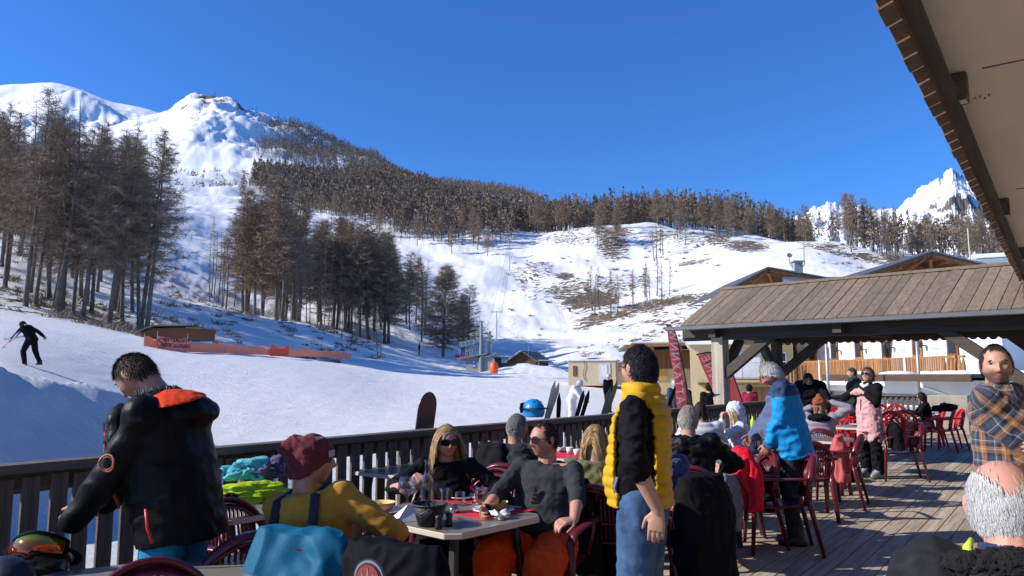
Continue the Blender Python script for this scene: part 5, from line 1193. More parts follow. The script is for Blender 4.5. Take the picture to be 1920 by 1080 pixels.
class Fig:
    def __init__(f, label, loc, az, h=1.74, sit=False, lean=0, side=0, twist=0, head=(0, 0, 0), L=None, Rr=None, eL=None, eR=None, curl=(.35, .35), hL=None, hR=None, skin=(.50, .285, .205),
                 vox=.007, belly=0.0, build=1.0, knee=None, foot=None, hands=True, stubble=0.0, red=.0, ears=True, tag_cat='person', hip=None, hf=0.0, hz=0.0):
        f.label = label; f.e = thing('person', label, tag_cat, loc, -R(az)); s = f.s = h / 1.75; f.vox = vox; f.b = build; f.belly = belly; f.sit = sit
        P = f.P = V3(0, 0, (.55 if sit else .975) * s) if hip is None else V3(*hip)
        Mt = f.Mt = RZ(twist) @ RY(side) @ RX(-lean); f.T = lambda x, y, z: P + Mt @ (V3(x, y, z) * s)
        f.Mh = Mt @ RZ(head[0]) @ RX(-head[1]) @ RY(head[2])
        f.HC = f.T(0, -.005 + hf, .520 + hf * .3 + hz) + f.Mh @ (V3(0, .022, .118) * s)
        f.S = {1: f.T(.178 * build, 0, .452), -1: f.T(-.178 * build, 0, .452)}      # 1 = right
        f.arm = {}
        for sd, tg, eh in ((1, Rr, eR), (-1, L, eL)):
            tg = V3(*tg) if tg is not None else f.S[sd] + V3(sd * .06, .04, -.53 * s)
            eh = V3(*eh) if eh is not None else V3(sd * .5, -1, -.2)
            E, W = ik(f.S[sd], tg, .285 * s, .255 * s, eh); f.arm[sd] = (f.S[sd], E, W)
        f.legs = {}
        for sd in (1, -1):
            hp = P + RZ(0) @ V3(sd * .095, 0, -.02) * s
            if sit: k = V3(sd * .13, .42 * s, .50 * s); a = V3(sd * .14, .42 * s, .09)
            else: k = hp + V3(sd * .01, .03, -.44 * s); a = V3(sd * .11, -.01, .09)
            if knee: k = V3(*knee[0 if sd == 1 else 1])
            if foot: a = V3(*foot[0 if sd == 1 else 1])
            f.legs[sd] = (hp, k, a)
        mb = MB(); add_head(mb, f.HC, f.Mh, s)
        nb = f.T(0, -.012, .46); nt = f.HC + f.Mh @ (V3(0, -.03, -.055) * s)
        limb(mb, [nb, nb.lerp(nt, .5), nt], [.072 * s, .061 * s, .058 * s]); limb(mb, [f.T(0, 0, .05), f.T(0, 0, .4)], [.07 * s, .075 * s])
        limb(mb, [f.S[1] * .98 + f.S[-1] * .02, f.S[-1] * .98 + f.S[1] * .02], [.045 * s, .045 * s])
        for sd in (1, -1):
            S, E, W = f.arm[sd]; limb(mb, [S, E], [.045 * s, .038 * s]); limb(mb, [E, E.lerp(W, .35), W], [.037 * s, .041 * s * (1 if build < 1.05 else 1.1), .027 * s])
            if hands:
                d = (W - E).normalized(); hd, hn = (hR if sd == 1 else hL) or (None, None)
                d = V3(*hd).normalized() if hd is not None else d; hn = V3(*hn) if hn is not None else V3(sd, 0, 0)
                th = d.cross((hn - d * hn.dot(d)).normalized()); tsd = 1 if th.dot(V3(-sd * .3, 1, .3)) > 0 else -1
                hand(mb, W, d, hn, s, curl[0 if sd == -1 else 1], tsd, fr=max(.0085, vox * 1.25))
            hp, k, a = f.legs[sd]; limb(mb, [f.T(0, 0, .06), hp, k, a], [.07, .07, .045, .035]); limb(mb, [a, a + V3(0, .1, -.03)], [.035, .03])
        f.body = fuse(mb, 'body', SKINM, f.e, vox, 1, None, .4)
        P_ = coords(f.body); Q = (P_ - np.array(f.HC)) @ np.array(f.Mh) / s
        x, y, z = Q.T; base = np.tile(np.array(skin), (len(Q), 1)); g = lambda q, c, w: np.exp(-((q - c) / w) ** 2)
        near = (np.abs(x) < .1) & (np.abs(y) < .14) & (np.abs(z) < .14) & (y > 0)
        redn = near * (g(z, -.028, .02) * g(x, 0, .018) * .8 + g(np.abs(x), .045, .018) * g(z, -.02, .02) * .7 + (np.abs(x) > .078) * .5 + red)
        lip = near * (g(z, -.059, .010) * g(x, 0, .021) * (y > .07)); stub = near * stubble * np.clip((-.026 - z) / .016, 0, 1) * np.clip((np.abs(x) * 1.0 + np.abs(z + .05) * .6) / .02, .3, 1) * (1 - lip)
        base = base * (1 - redn[:, None] * np.array([0, .28, .30])); base = base * (1 - lip[:, None] * np.array([.12, .45, .40])); base = base * (1 - stub[:, None] * np.array([.62, .58, .52]))
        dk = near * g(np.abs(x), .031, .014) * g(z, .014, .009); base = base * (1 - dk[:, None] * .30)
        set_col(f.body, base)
    # ---- local to head
    def H(f, x, y, z): return f.HC + f.Mh @ (V3(x, y, z) * f.s)
    def eyes(f, iris=(.10, .07, .05)):
        mb = MB(); [ell(mb, f.H(sx * .031, .0712, .012), (.0122 * f.s,) * 3, None, 10) for sx in (-1, 1)]; o = mb.build('eyes', EYEM, f.body, smooth=True)
        Q = (coords(o) - np.array(f.HC)) @ np.array(f.Mh) / f.s; r = np.hypot(np.abs(Q[:, 0]) - .031, Q[:, 2] - .012); c = np.where((r < .0065)[:, None], np.array(iris), np.array([.6, .57, .53])); set_col(o, c)
        mb = MB()
        for sx in (-1, 1):
            mb.tube([f.H(sx * a, .083 + .004 * math.cos((a - .03) * 50), b) for a, b in ((.014, .0285), (.026, .034), (.038, .034), (.05, .028))], [.003 * f.s, .0048 * f.s, .004 * f.s, .002 * f.s], 6)
            mb.tube([f.H(sx * a, .0835, b) for a, b in ((.017, .012), (.024, .0185), (.034, .0195), (.043, .014))], .0024 * f.s, 5)
        b = mb.build('eyebrows', HAIRM, f.body, smooth=True); set_col(b, np.array([.05, .035, .028]))
    def glasses(f, kind='aviator', m=None, lens=None):
        fm = m or mat('dark_frame', (.02, .02, .02), .25); lm = lens or mat('dark_lens', (.008, .008, .01), .06, 0, spec=.8, coat=.6)
        mb = MB()
        for sx in (-1, 1):
            w, h_ = (.030, .023) if kind == 'aviator' else ((.037, .023) if kind == 'wide' else (.026, .018))
            pr = [(w * math.cos(a) * (1 - .12 * math.sin(a)), h_ * math.sin(a) * (1 if math.sin(a) > 0 else 1.15)) for a in np.linspace(0, 6.283, 17)[:-1]]
            c = f.H(sx * .032, .100, .010); M = f.Mh @ RZ(-sx * 16) @ Matrix(((1, 0, 0), (0, 0, -1), (0, 1, 0)))
            mb.prism([(a * f.s, b * f.s) for a, b in pr], -.0015, .0015, M, c)
        if kind != 'clear': mb.build('lenses', lm, f.body)
        else: mb.build('lenses', glass('spectacle', (.9, .92, .95), alpha=.3), f.body)
        mb = MB(); mb.tube([f.H(-.006, .107, .014), f.H(.006, .107, .014)], .002 * f.s, 5)
        for sx in (-1, 1):
            if kind == 'aviator' or kind == 'clear': mb.tube([f.H(sx * .032 + .028 * math.cos(a) * (1 - .12 * math.sin(a)), .100 - .0075 * abs(math.cos(a)) * (1 if math.cos(a) * sx > 0 else -.7), .010 + .0205 * math.sin(a)) for a in np.linspace(0, 6.283, 15)], .0013, 4)
            mb.tube([f.H(sx * .062, .088, .016), f.H(sx * .078, .05, .014), f.H(sx * .082, -.012, .008)], [.003, .0022, .0018], 5)
        mb.build('spectacle_frame', fm, f.body)
    # ---- clothes
    def torso(f, mb, inf=.015, z0=-.12, z1=.53, flare=0.0, nl=1.0):
        s = f.s; X = f.Mt @ V3(1, 0, 0); Y = f.Mt @ V3(0, 1, 0); prof_ = [(-.30, .17, .125, 0), (-.12, .172, .125, 0), (0, .165, .12, .0), (.1, .158, .118, .01), (.22, .163, .12, .008), (.33, .178, .125, .004), (.40, .183, .118, -.004), (.45, .165, .095, -.01), (.49, .11, .078, -.014), (.53, .068, .066, -.012)]
        zs = [z0] + [p[0] for p in prof_ if z0 < p[0] < z1] + [z1]; secs = []
        for z in zs:
            hx, hy, yo = [np.interp(z, [p[0] for p in prof_], [p[i] for p in prof_]) for i in (1, 2, 3)]
            bl = f.belly * math.exp(-((z - .1) / .14) ** 2); fl = flare * max(0, (.05 - z)) 
            secs.append((f.T(0, yo + bl * .6, z), X * (hx * f.b + inf * (nl if z > .48 else 1) + bl * .35 + fl) * s, Y * (hy * f.b + inf * (nl if z > .48 else 1) + bl * .75 + fl) * s))
        loft(mb, secs)
    def top(f, name, m, inf=.016, z0=-.12, sleeve=1.0, sl_r=(.064, .052, .040), collar=0.0, collar_r=.07, flare=0.0, amp=.006, vox=None, freq=10, seed=1, disp=None, arms=True, torso=True, hood=False, smooth=3, cuff=.0, extra=None):
        mb = MB(); s = f.s
        if torso: f.torso(mb, inf, z0, .50 if collar else .505, flare)
        if arms:
            for sd in (1, -1):
                S, E, W = f.arm[sd]; S2 = f.T(sd * .13 * f.b, 0, .44)
                ell(mb, S, ((.06 + inf) * s,) * 3); limb(mb, [S2, S], [(.05 + inf) * s, (.055 + inf) * s])
                if sleeve <= .5: Ee = S.lerp(E, sleeve * 2); limb(mb, [S, Ee], [sl_r[0] * s, sl_r[1] * 1.05 * s])
                else:
                    Ww = E.lerp(W, (sleeve - .5) * 2 - .03); limb(mb, [S, S.lerp(E, .5), E], [sl_r[0] * s, (sl_r[0] + sl_r[1]) / 2 * s, sl_r[1] * s]); limb(mb, [E, E.lerp(Ww, .5), Ww], [sl_r[1] * s, (sl_r[1] * .5 + sl_r[2] * .5 + .003) * s, sl_r[2] * s])
        if collar:
            X = f.Mt @ V3(1, 0, 0); Y = f.Mt @ V3(0, 1, 0); secs = []
            for k, z in enumerate(np.linspace(.46, .50 + collar, 4)): secs.append((f.T(0, -.008 + .012 * k * collar / .05 * .4, z), X * (collar_r + .02 * (3 - k) / 3) * s, Y * (collar_r + .018 * (3 - k) / 3) * s))
            loft(mb, secs, 20, 2)
        if hood:
            c = f.T(0, -.115, .44); ell(mb, c, (.15 * s, .085 * s, .085 * s), f.Mt @ RX(25)); ell(mb, f.T(.09, -.05, .49), (.06 * s, .1 * s, .055 * s), f.Mt); ell(mb, f.T(-.09, -.05, .49), (.06 * s, .1 * s, .055 * s), f.Mt)
        if extra: extra(mb)
        v = vox or max(.011, f.vox * 1.4)
        amp *= .9
        return fuse(mb, name, m, f.body, v, smooth, disp or wrinkles(amp, freq, seed))
    def bottom(f, name, m, inf=.012, rr=(.088, .066, .05), amp=.006, seed=5, vox=None, shoe=SHOE, hi=.02, end=.12):
        mb = MB(); s = f.s; X = f.Mt @ V3(1, 0, 0); Y = f.Mt @ V3(0, 1, 0)
        loft(mb, [(f.T(0, 0, -.13), V3(1, 0, 0) * .16 * s, V3(0, 1, 0) * .115 * s), (f.T(0, 0, -.06), V3(1, 0, 0) * .175 * s, V3(0, 1, 0) * .125 * s), (f.T(0, 0, hi), X * .16 * s, Y * .12 * s)])
        for sd in (1, -1):
            hp, k, a = f.legs[sd]; d = (a - k).normalized(); a2 = a - d * (end - .09)
            limb(mb, [hp, hp.lerp(k, .5), k], [(rr[0] + inf) * s, ((rr[0] + rr[1]) / 2 + inf) * s, (rr[1] + inf) * s]); limb(mb, [k, k.lerp(a2, .5), a2], [(rr[1] + inf) * s, ((rr[1] + rr[2]) / 2 + inf) * s, (rr[2] + inf) * s])
        o = fuse(mb, name, m, f.body, vox or max(.012, f.vox * 1.5), 3, wrinkles(amp, 11, seed))
        for sd in (1, -1):
            hp, k, a = f.legs[sd]; mb = MB(); a = V3(a.x, a.y, max(a.z, .09)); loft(mb, [(a + V3(0, .03, -.085), V3(.05, 0, 0), V3(0, .13, 0)), (a + V3(0, .03, -.05), V3(.052, 0, 0), V3(0, .135, 0)), (a + V3(0, .0, -.01), V3(.05, 0, 0), V3(0, .08, 0)), (a + V3(0, -.01, .10), V3(.055, 0, 0), V3(0, .062, 0))], 18)
            mb.build('boot', shoe, f.body, smooth=True)
        return o
    # ---- hair
    def hair(f, kind='short', c=(.08, .055, .04), c2=None, length=.035, n=1500, gloss=0, grow=.004, seed=0, wid=.0022, mask=None, cap=True, wave=0.0, cyc=(0, -.045, .1)):
        r = np.random.default_rng(seed + 5); s = f.s; c2 = c2 or tuple(q * 1.8 for q in c)
        hl_y = [-.11, -.05, -.02, .0, .02, .045, .07, .1]; hl_z = [-.072, -.06, -.035, .004, .018, .040, .072, .085]
        def ok(Q):
            x, y, z = Q[:, 0], Q[:, 1], Q[:, 2]; m_ = z > np.interp(y, hl_y, hl_z)
            if kind == 'bald': m_ &= ~((np.hypot(x / .064, (y + .020) / .098) < r.uniform(.80, 1.12, len(x)) ) & (z > .0) & (r.random(len(x)) < .9985)) & ~((y > .03))
            if kind == 'receding': m_ = (z > np.interp(y, [-.11, -.05, -.02, .0, .02, .035, .05, .062, .1], [-.072, -.06, -.035, -.02, -.012, .005, .06, .098, .2])) & ~((np.abs(x) > .03) & (y > .035) & (z > .06))
            if mask: m_ &= mask(x, y, z)
            return m_
        # skull cap under the strands
        out = []
        if cap:
            Q = HP * (1 + grow * 12); K = ok(HP); idx = np.arange(len(HP)).reshape(HM, HN); F = []
            for i in range(HM - 1):
                for k in range(HN):
                    q = (idx[i, k], idx[i, (k + 1) % HN], idx[i + 1, (k + 1) % HN], idx[i + 1, k])
                    if all(K[j] for j in q): F.append(q)
            if K[idx[HM - 1]].all(): F.append(tuple(idx[HM - 1])[::-1])
            nz = SinNoise(90, 3, 6, .6, seed); Q = Q + (Q / np.linalg.norm(Q, axis=1)[:, None]) * (nz(Q) * .0022)[:, None]
            out.append((Q, F))
        D = r.normal(size=(n * 4, 3)); D /= np.linalg.norm(D, axis=1)[:, None]; B = D * np.array([.0775, .0995, .1195]); lo = np.clip((-.015 - B[:, 2]) / .1, 0, 1); B[:, 0] *= 1 - .36 * lo ** 1.3; B[:, 1] *= np.where(B[:, 1] < 0, 1 - .42 * lo, 1 - .1 * lo)
        B = B[ok(B)][:n]; n = len(B); Nn = B / np.array([.077, .099, .119]) ** 2; Nn /= np.linalg.norm(Nn, axis=1)[:, None]
        K = 11 if kind == 'long' else 5; L_ = length * r.uniform(.65, 1.1, n)
        if kind == 'long':
            comb = np.stack([np.sign(B[:, 0] + .004) * .6, np.where(B[:, 1] > .03, -.6, -.25), np.full(n, -.2)], 1); g_ = np.array([0, 0, -1.0])
        else:
            comb = B - np.array(cyc); comb[:, 2] -= .02; g_ = np.array([0, .0, -.35]) if kind != 'bald' else np.array([0, 0, -2.2])
        comb -= Nn * (comb * Nn).sum(1)[:, None]; comb /= np.linalg.norm(comb, axis=1)[:, None] + 1e-9
        d = Nn * (.45 if kind not in ('long', 'bald') else .10) + comb * (1.0 if kind != 'spiky' else .35) + r.normal(0, .16, (n, 3)); d /= np.linalg.norm(d, axis=1)[:, None]
        gl = np.array(f.Mh.transposed() @ V3(0, 0, -1)) if kind == 'long' else g_
        P = [B * 1.0]; st = (L_ / (K - 1))[:, None]; ph = r.uniform(0, 6.28, n)[:, None] * .3 + np.round(B[:, 2:3] * 30); gw = .45 if kind == 'long' else .12
        for k in range(K - 1):
            d = d + gl * gw + (np.array([1, .5, 0]) * wave * np.sin(k * 1.3 + ph)); d /= np.linalg.norm(d, axis=1)[:, None]; p = P[-1] + d * st
            q = p / np.array([.083, .105, .125]); rr_ = np.linalg.norm(q, axis=1); ins = (rr_ < 1) & (p[:, 2] > -.06); p[ins] = p[ins] / rr_[ins][:, None]
            if kind == 'long':   # keep off the neck, face and shoulders
                hr = np.hypot(p[:, 0], p[:, 1] + .02); lim = np.where(p[:, 2] > -.10, .062, .075 + np.clip(-.15 - p[:, 2], 0, .1) * 1.2); bad = (p[:, 2] < -.05) & (hr < lim); p[bad, 0] *= (lim / np.maximum(hr, 1e-4))[bad]; p[bad, 1] = (p[bad, 1] + .02) * (lim / np.maximum(hr, 1e-4))[bad] - .02
                fc = (p[:, 1] > .045) & (np.abs(p[:, 0]) < .068) & (p[:, 2] < .06); p[fc, 0] = np.sign(p[fc, 0] + .001) * .068
            P.append(p)
        P = np.stack(P, 1); tan = np.gradient(P, axis=1); Wv = np.cross(tan, P); Wv /= np.linalg.norm(Wv, axis=2)[:, :, None] + 1e-9
        wd = wid * (1 - .75 * np.linspace(0, 1, K) ** 2)[None, :, None] * r.uniform(.6, 1.3, (n, 1, 1)); A_ = (P - Wv * wd).reshape(-1, 3); B_ = (P + Wv * wd).reshape(-1, 3)
        i = (np.arange(n)[:, None] * K + np.arange(K - 1)[None]).ravel(); m_ = n * K; F2 = np.stack([i, i + m_, i + m_ + 1, i + 1], 1)
        nc = len(out[0][0]) if out else 0; V = np.concatenate(([out[0][0]] if out else []) + [A_, B_]); V = np.array(f.HC) + (V * s) @ np.array(f.Mh).T
        me = bpy.data.meshes.new('hair'); me.from_pydata(V.tolist(), [], ([tuple(q) for q in out[0][1]] if out else []) + (F2 + nc).tolist()); me.update(); me.shade_smooth()
        o = link_mesh('hair', me, HAIRM, f.body); t_ = r.uniform(0, 1, n) ** 1.5; sc_ = np.array(c) * (1 - t_[:, None]) + np.array(c2) * t_[:, None]; sc_ = np.repeat(sc_, K, 0)
        set_col(o, np.concatenate(([np.tile(np.array(c) * .8, (nc, 1))] if nc else []) + [sc_, sc_])); return o
    def limb_coords(f, o):
        P = coords(o).astype(float); best = np.full(len(P), 9.0); U = np.zeros((len(P), 3)); M = np.array(f.Mt)
        Q = (P - np.array(f.P)) @ M; d0 = np.hypot(Q[:, 0] / .2, Q[:, 1] / .17); U[:, 0] = np.arctan2(Q[:, 0], Q[:, 1]) * .19; U[:, 1] = Q[:, 2]; best = np.where(Q[:, 2] < .5, d0 * .16, best)
        for sd in (1, -1):
            S, E, W = [np.array(q) for q in f.arm[sd]]; off = 0
            for a, b in ((S, E), (E, W)):
                d = b - a; L_ = np.linalg.norm(d); d /= L_; t = np.clip((P - a) @ d, -.02 if off == 0 else 0, L_); c = a + t[:, None] * d; r_ = P - c; dist = np.linalg.norm(r_, axis=1) * 1.0
                s1 = np.cross(d, [0, 0, 1.0]); s1 /= np.linalg.norm(s1) + 1e-9; s2 = np.cross(s1, d); k = dist < best * .95
                U[k, 0] = (np.arctan2(r_ @ s1, r_ @ s2) * .07 + .3)[k]; U[k, 1] = (.45 - off - t)[k]; best = np.where(k, dist, best); off += L_
        a = o.data.attributes.new('cloth_uv', 'FLOAT_VECTOR', 'POINT'); a.data.foreach_set('vector', U.astype(np.float32).ravel())
    def tubes(f, name, pts, r, m, parent=None): k = MB(); k.tube(pts, r, 8); return k.build(name, m, parent or f.body, smooth=True)
# ---------------------------------------------------------------- the people
def seat(f, label, back=0.0):
    for o in bpy.data.objects:
        if o.get('label') == label:
            az_ = f.e.rotation_euler.z; o.location = f.e.location + Vector((-math.sin(-az_), -math.cos(-az_), 0)) * back; o.rotation_euler = (0, 0, az_); return o
    print('NO SEAT', label)
def seat_new(f, label, m=False): return chair(label, 0, 0, 0, loc=f.e.location.copy()) and seat(f, label)
def snap(f, px, Y):
    """stand or seat the figure so that its head is in column px, Y metres away"""
    w = Matrix.Rotation(f.e.rotation_euler.z, 3, 'Z') @ f.HC; g = G(px, Y, w.z); f.e.location = (g.x - w.x, g.y - w.y, f.e.location.z)
    return f
def fabric(name, c, rough=.8, sheen=.0, bump=.25, sc=260, var=.12, **k): return mat(name, c, rough, var, 14, bump, sc, sheen=sheen * .3, spec=.13, **k)
BLKF = fabric('black_fabric', (.006, .006, .007), .8, .0); SHELL = fabric('black_shell', (.0055, .0055, .0065), .5, .0, .2, 60); CHAR = fabric('charcoal_knit', (.035, .036, .040), .85, .0)
DENIM = mat('blue_denim', (.022, .065, .16), .85, .35, 9, .35, 300, c2=(.06, .14, .28)); GREYC = (.42, .40, .37)
# 1 man in the black ski jacket
f = Fig('standing man in a black ski jacket with orange hood lining, looking down by the railing', (0, 0, 0), -80, 1.715, lean=10, hf=.075, hz=.035, head=(-4, 36, 0), L=(-.20, .36, .955), Rr=(.06, .42, .97), eL=(-.6, -.7, -.5), hL=((.0, .9, -.5), (-1, 0, 0)), vox=.006, skin=(.46, .23, .16), belly=.03, curl=(.7, .7))
def jk(mb):
    s = f.s; loft(mb, [(f.T(0, -.0, -.13), V3(.215, 0, 0), V3(0, .185, 0)), (f.T(0, 0, -.08), V3(.22, 0, 0), V3(0, .19, 0)), (f.T(0, .02, .1), V3(.22, 0, 0), V3(0, .20, 0)), (f.T(0, .02, .3), V3(.21, 0, 0), V3(0, .19, 0)), (f.T(0, 0, .40), V3(.16, 0, 0), V3(0, .13, 0))])
    ell(mb, f.T(0, -.13, .44), (.16, .10, .075), f.Mt @ RX(20)); ell(mb, f.T(.12, -.04, .47), (.06, .12, .05), f.Mt); ell(mb, f.T(-.12, -.04, .47), (.06, .12, .05), f.Mt); loft(mb, [(f.T(0, .02, .46), f.Mt @ V3(.112, 0, 0), f.Mt @ V3(0, .115, 0)), (f.T(0, .035, .53), f.Mt @ V3(.094, 0, 0), f.Mt @ V3(0, .098, 0)), (f.T(0, .055, .585), f.Mt @ V3(.090, 0, 0), f.Mt @ V3(0, .093, 0))], 20, 2)
    ell(mb, f.T(-.04, .20, .33), (.13, .085, .21), f.Mt @ RX(-6))
jkt = f.top('ski_jacket', SHELL, inf=.045, z0=-.14, sl_r=(.080, .076, .062), sleeve=1.10, collar=.07, collar_r=.080, amp=.005, freq=7, extra=jk, vox=.010)
OR = fabric('orange_lining', (.72, .06, .012), .55, .0, .2, 40)
mb = MB(); secs = []
for k, a in enumerate(np.linspace(-2.5, .25, 11)):      # crescent of the open hood
    c = f.T(math.sin(a) * .155, -.02 - math.cos(a) * .135, .525 - .01 * abs(a)); w = .085 * max(.05, math.cos((a + .85) * 1.1)) + .006; t_ = V3(math.cos(a), math.sin(a) * .8, 0)
    n_ = f.Mt @ V3(math.sin(a) * .5, -math.cos(a), .45).normalized(); secs.append((c, (f.Mt @ V3(-math.sin(a) * .8, math.cos(a), .55).normalized()) * w * .95, n_ * .012))
loft(mb, secs, 14, 2); fuse(mb, 'hood_lining', OR, jkt, .007, 2, wrinkles(.002, 16, 4))
REDZ = mat('red_zip', (.62, .035, .03), .4, .05)
f.tubes('front_zip', [f.T(-.07, .235, .50), f.T(-.09, .275, .42), f.T(-.095, .290, .30), f.T(-.09, .275, .17), f.T(-.08, .25, .05)], .007, REDZ, jkt)
f.tubes('side_zip', [f.T(-.262, -.02, .04), f.T(-.27, -.025, -.04), f.T(-.255, -.03, -.11)], .007, REDZ, jkt)
mb = MB(); S, E, W = f.arm[-1]; c = S.lerp(E, .80) + V3(-.083, -.008, .0)
mb.tube([c + V3(-.002 + .012 * (abs(math.sin(a)) - .5), .036 * math.cos(a), .036 * math.sin(a)) for a in np.linspace(0, 6.283, 19)], .0045, 6); mb.tube([c + V3(-.001, .027 * math.cos(a), .027 * math.sin(a)) for a in np.linspace(0, 6.283, 19)], .002, 6)
mb.build('sleeve_badge', mat('copper_badge', (.42, .14, .07), .5), jkt, smooth=True)
LETG = mat('dark_grey_print', (.10, .10, .11), .5, 0)
for i, ch in enumerate('SUPERDRY'[::1]):
    a = R(-50 - i * 17); cpos = f.T(.0995 * math.sin(a), .046 + .1025 * math.cos(a), .562)
    x_ = f.Mt @ V3(math.cos(a), -math.sin(a), 0); text_mesh('lettering', ch, .048, LETG, jkt, frame(cpos, x_, f.Mt @ V3(0, 0, 1)) if False else frame(cpos, f.Mt @ V3(-math.cos(a), math.sin(a), 0), f.Mt @ V3(0, 0, 1)), extrude=.003)
for i, ch in enumerate('RTSW'): text_mesh('lettering', ch, .06, LETG, jkt, frame(f.T(-.172, .215, .43 - i * .062), f.Mt @ V3(0, 0, 1), f.Mt @ V3(0, -1, 0)) if False else frame(f.T(-.174, .205, .43 - i * .062), f.Mt @ V3(.25, -1, 0), f.Mt @ V3(0, 0, 1)), extrude=.004)
mb = MB(); mb.tube([f.T(-.17, -.02, .50), f.T(-.15, .04, .49), f.T(-.12, .09, .44)], [.008, .01, .006], 6); mb.build('hood_cord', REDZ, jkt)
f.bottom('ski_trousers', fabric('bright_blue_trousers', (.015, .24, .46), .6, 0, .15, 60), inf=.018, hi=-.05)
f.hair('short', (.045, .032, .022), (.11, .085, .06), .028, 2600, mask=lambda x, y, z: z > -.065); f.eyes()
snap(f, 256, 3.62)
# 2 yellow sweater man, seen from behind
f = Fig('seated man in a mustard yellow sweater and maroon beanie, seen from behind', (0, 0, 0), 14, 1.72, sit=True, lean=2, side=-12, build=.94, head=(-56, 6, 10), L=(-.12, .40, .76), Rr=(.25, .30, .80), eL=(-1, -.3, -.6), eR=(1, -.3, -.5), vox=.006, skin=(.40, .20, .15), stubble=.2, belly=.04, curl=(.6, .6))
MUST = fabric('mustard_knit', (.46, .225, .03), .9, .4, .35, 200); tp = f.top('sweater', MUST, inf=.022, sl_r=(.074, .064, .05), collar=.075, collar_r=.066, sleeve=1.0, amp=.005, freq=9, vox=.010)
BEAN = fabric('maroon_fleece', (.12, .022, .028), .9, .5, .4, 160)
mb = MB(); M = f.Mh; ell(mb, f.H(0, -.008, .052), (.092, .112, .090), M @ RX(-6)); ell(mb, f.H(0, -.075, .085), (.065, .06, .06), M @ RX(30)); ell(mb, f.H(0, -.125, .075), (.035, .035, .035), M)
loft(mb, [(f.H(0, -.026, -.05), M @ V3(.078, 0, 0), M @ V3(0, .082, .03)), (f.H(0, -.012, -.01), M @ V3(.089, 0, 0), M @ V3(0, .110, .02)), (f.H(0, -.012, .05), M @ V3(.092, 0, 0), M @ V3(0, .114, .02))], 20, 2)
be = fuse(mb, 'beanie', BEAN, f.body, .007, 2, wrinkles(.006, 12, 9))
mb = MB(); mb.box(f.H(.052, .092, .045), (.05, .004, .03), M @ RZ(-35)); mb.build('knit_label', mat('pale_label', (.4, .38, .36), .7), be)
STR = mat('dark_strap', (.02, .02, .03), .8)
for x in (-.11, .09): 
    k = MB(); k.tube([f.T(x * .8, .13, .42), f.T(x * .95, .05, .522), f.T(x, -.10, .48), f.T(x * 1.05, -.165, .36), f.T(x * 1.1, -.182, .22), f.T(x * 1.15, -.182, .08), f.T(x * 1.2, -.18, -.02)], .006, 6, sx=3.6); k.build('brace', STR, tp)
f.bottom('ski_trousers', SHELL, inf=.02); snap(f, 584, 3.62); seat(f, 'maroon armchair under the yellow sweater man'); YEL = f
# 3 blonde woman
f = Fig('woman with long blonde hair and dark sunglasses in a black sweater, seated facing the camera', (0, 0, 0), 176, 1.66, sit=True, lean=4, head=(14, 2, 0), L=(-.28, .34, .80), Rr=(.22, .36, .86), eL=(-1, -.2, -.4), eR=(1, -.2, -.4), vox=.0055, build=.93, skin=(.50, .25, .18), curl=(.5, .8), hR=((-.5, .3, .7), (.6, .6, 0)))
tp = f.top('sweater', BLKF, inf=.016, sl_r=(.062, .052, .042), amp=.006, vox=.009, extra=lambda mb: ell(mb, f.T(0, .10, .30), (.13, .07, .075), f.Mt))
mb = MB(); mb.box(f.T(0, .182, .30), (.10, .004, .06), f.Mt @ RX(10)); mb.build('chest_print', CHAR, tp)
f.bottom('trousers', BLKF); f.hair('long', (.27, .17, .08), (.60, .42, .21), .30, 2400, wid=.0026, wave=.06, seed=3); f.glasses('wide'); snap(f, 838, 5.2); seat_new(f, 'maroon armchair under the blonde woman in sunglasses')
# 4 smiling man with aviators
f = Fig('seated man in a charcoal shirt and bright orange trousers with aviator sunglasses, smiling', (0, 0, 0), 205, 1.70, sit=True, lean=-4, head=(-30, 3, 0), L=(-.36, .44, .745), Rr=(.20, .44, .775), eL=(-1, -.4, -.3), eR=(.8, -.6, -.5), vox=.0055, skin=(.50, .235, .165), stubble=.35, belly=.05, build=1.04, curl=(.45, .6), hL=((.45, .8, 0), (-.2, .2, 1)), knee=((.16, .44, .50), (-.17, .44, .50)), red=.05)
tp = f.top('shirt', CHAR, inf=.014, sleeve=.66, sl_r=(.066, .056, .050), collar=.0, amp=.006, vox=.009)
mb = MB(); 
for i, z in enumerate((.20, .225, .25, .275, .30)): mb.box(f.T(0, .168 + .002 * i, z), (.085 - .014 * i, .004, .016), f.Mt)
mb.box(f.T(0, .176, .33), (.018, .004, .03), f.Mt); mb.build('chest_print', BLKF, tp)
f.bottom('ski_trousers', fabric('vivid_orange', (.72, .075, .008), .6, 0, .2, 50), inf=.045, rr=(.095, .075, .065), amp=.009)
f.hair('receding', (.03, .022, .017), (.10, .08, .065), .016, 2200); f.glasses('aviator', lens=mat('grey_lens', (.02, .018, .02), .08, 0, coat=.5)); snap(f, 1020, 4.9); seat(f, 'maroon resin armchair under the smiling man in sunglasses'); GRY = f
mb = MB(); S, E, W = f.arm[1]; d = (W - E).normalized(); mb.tube([W - d * .02, W + d * .012], .034, 12); mb.build('wrist_watch', BLKF, f.body, smooth=True)
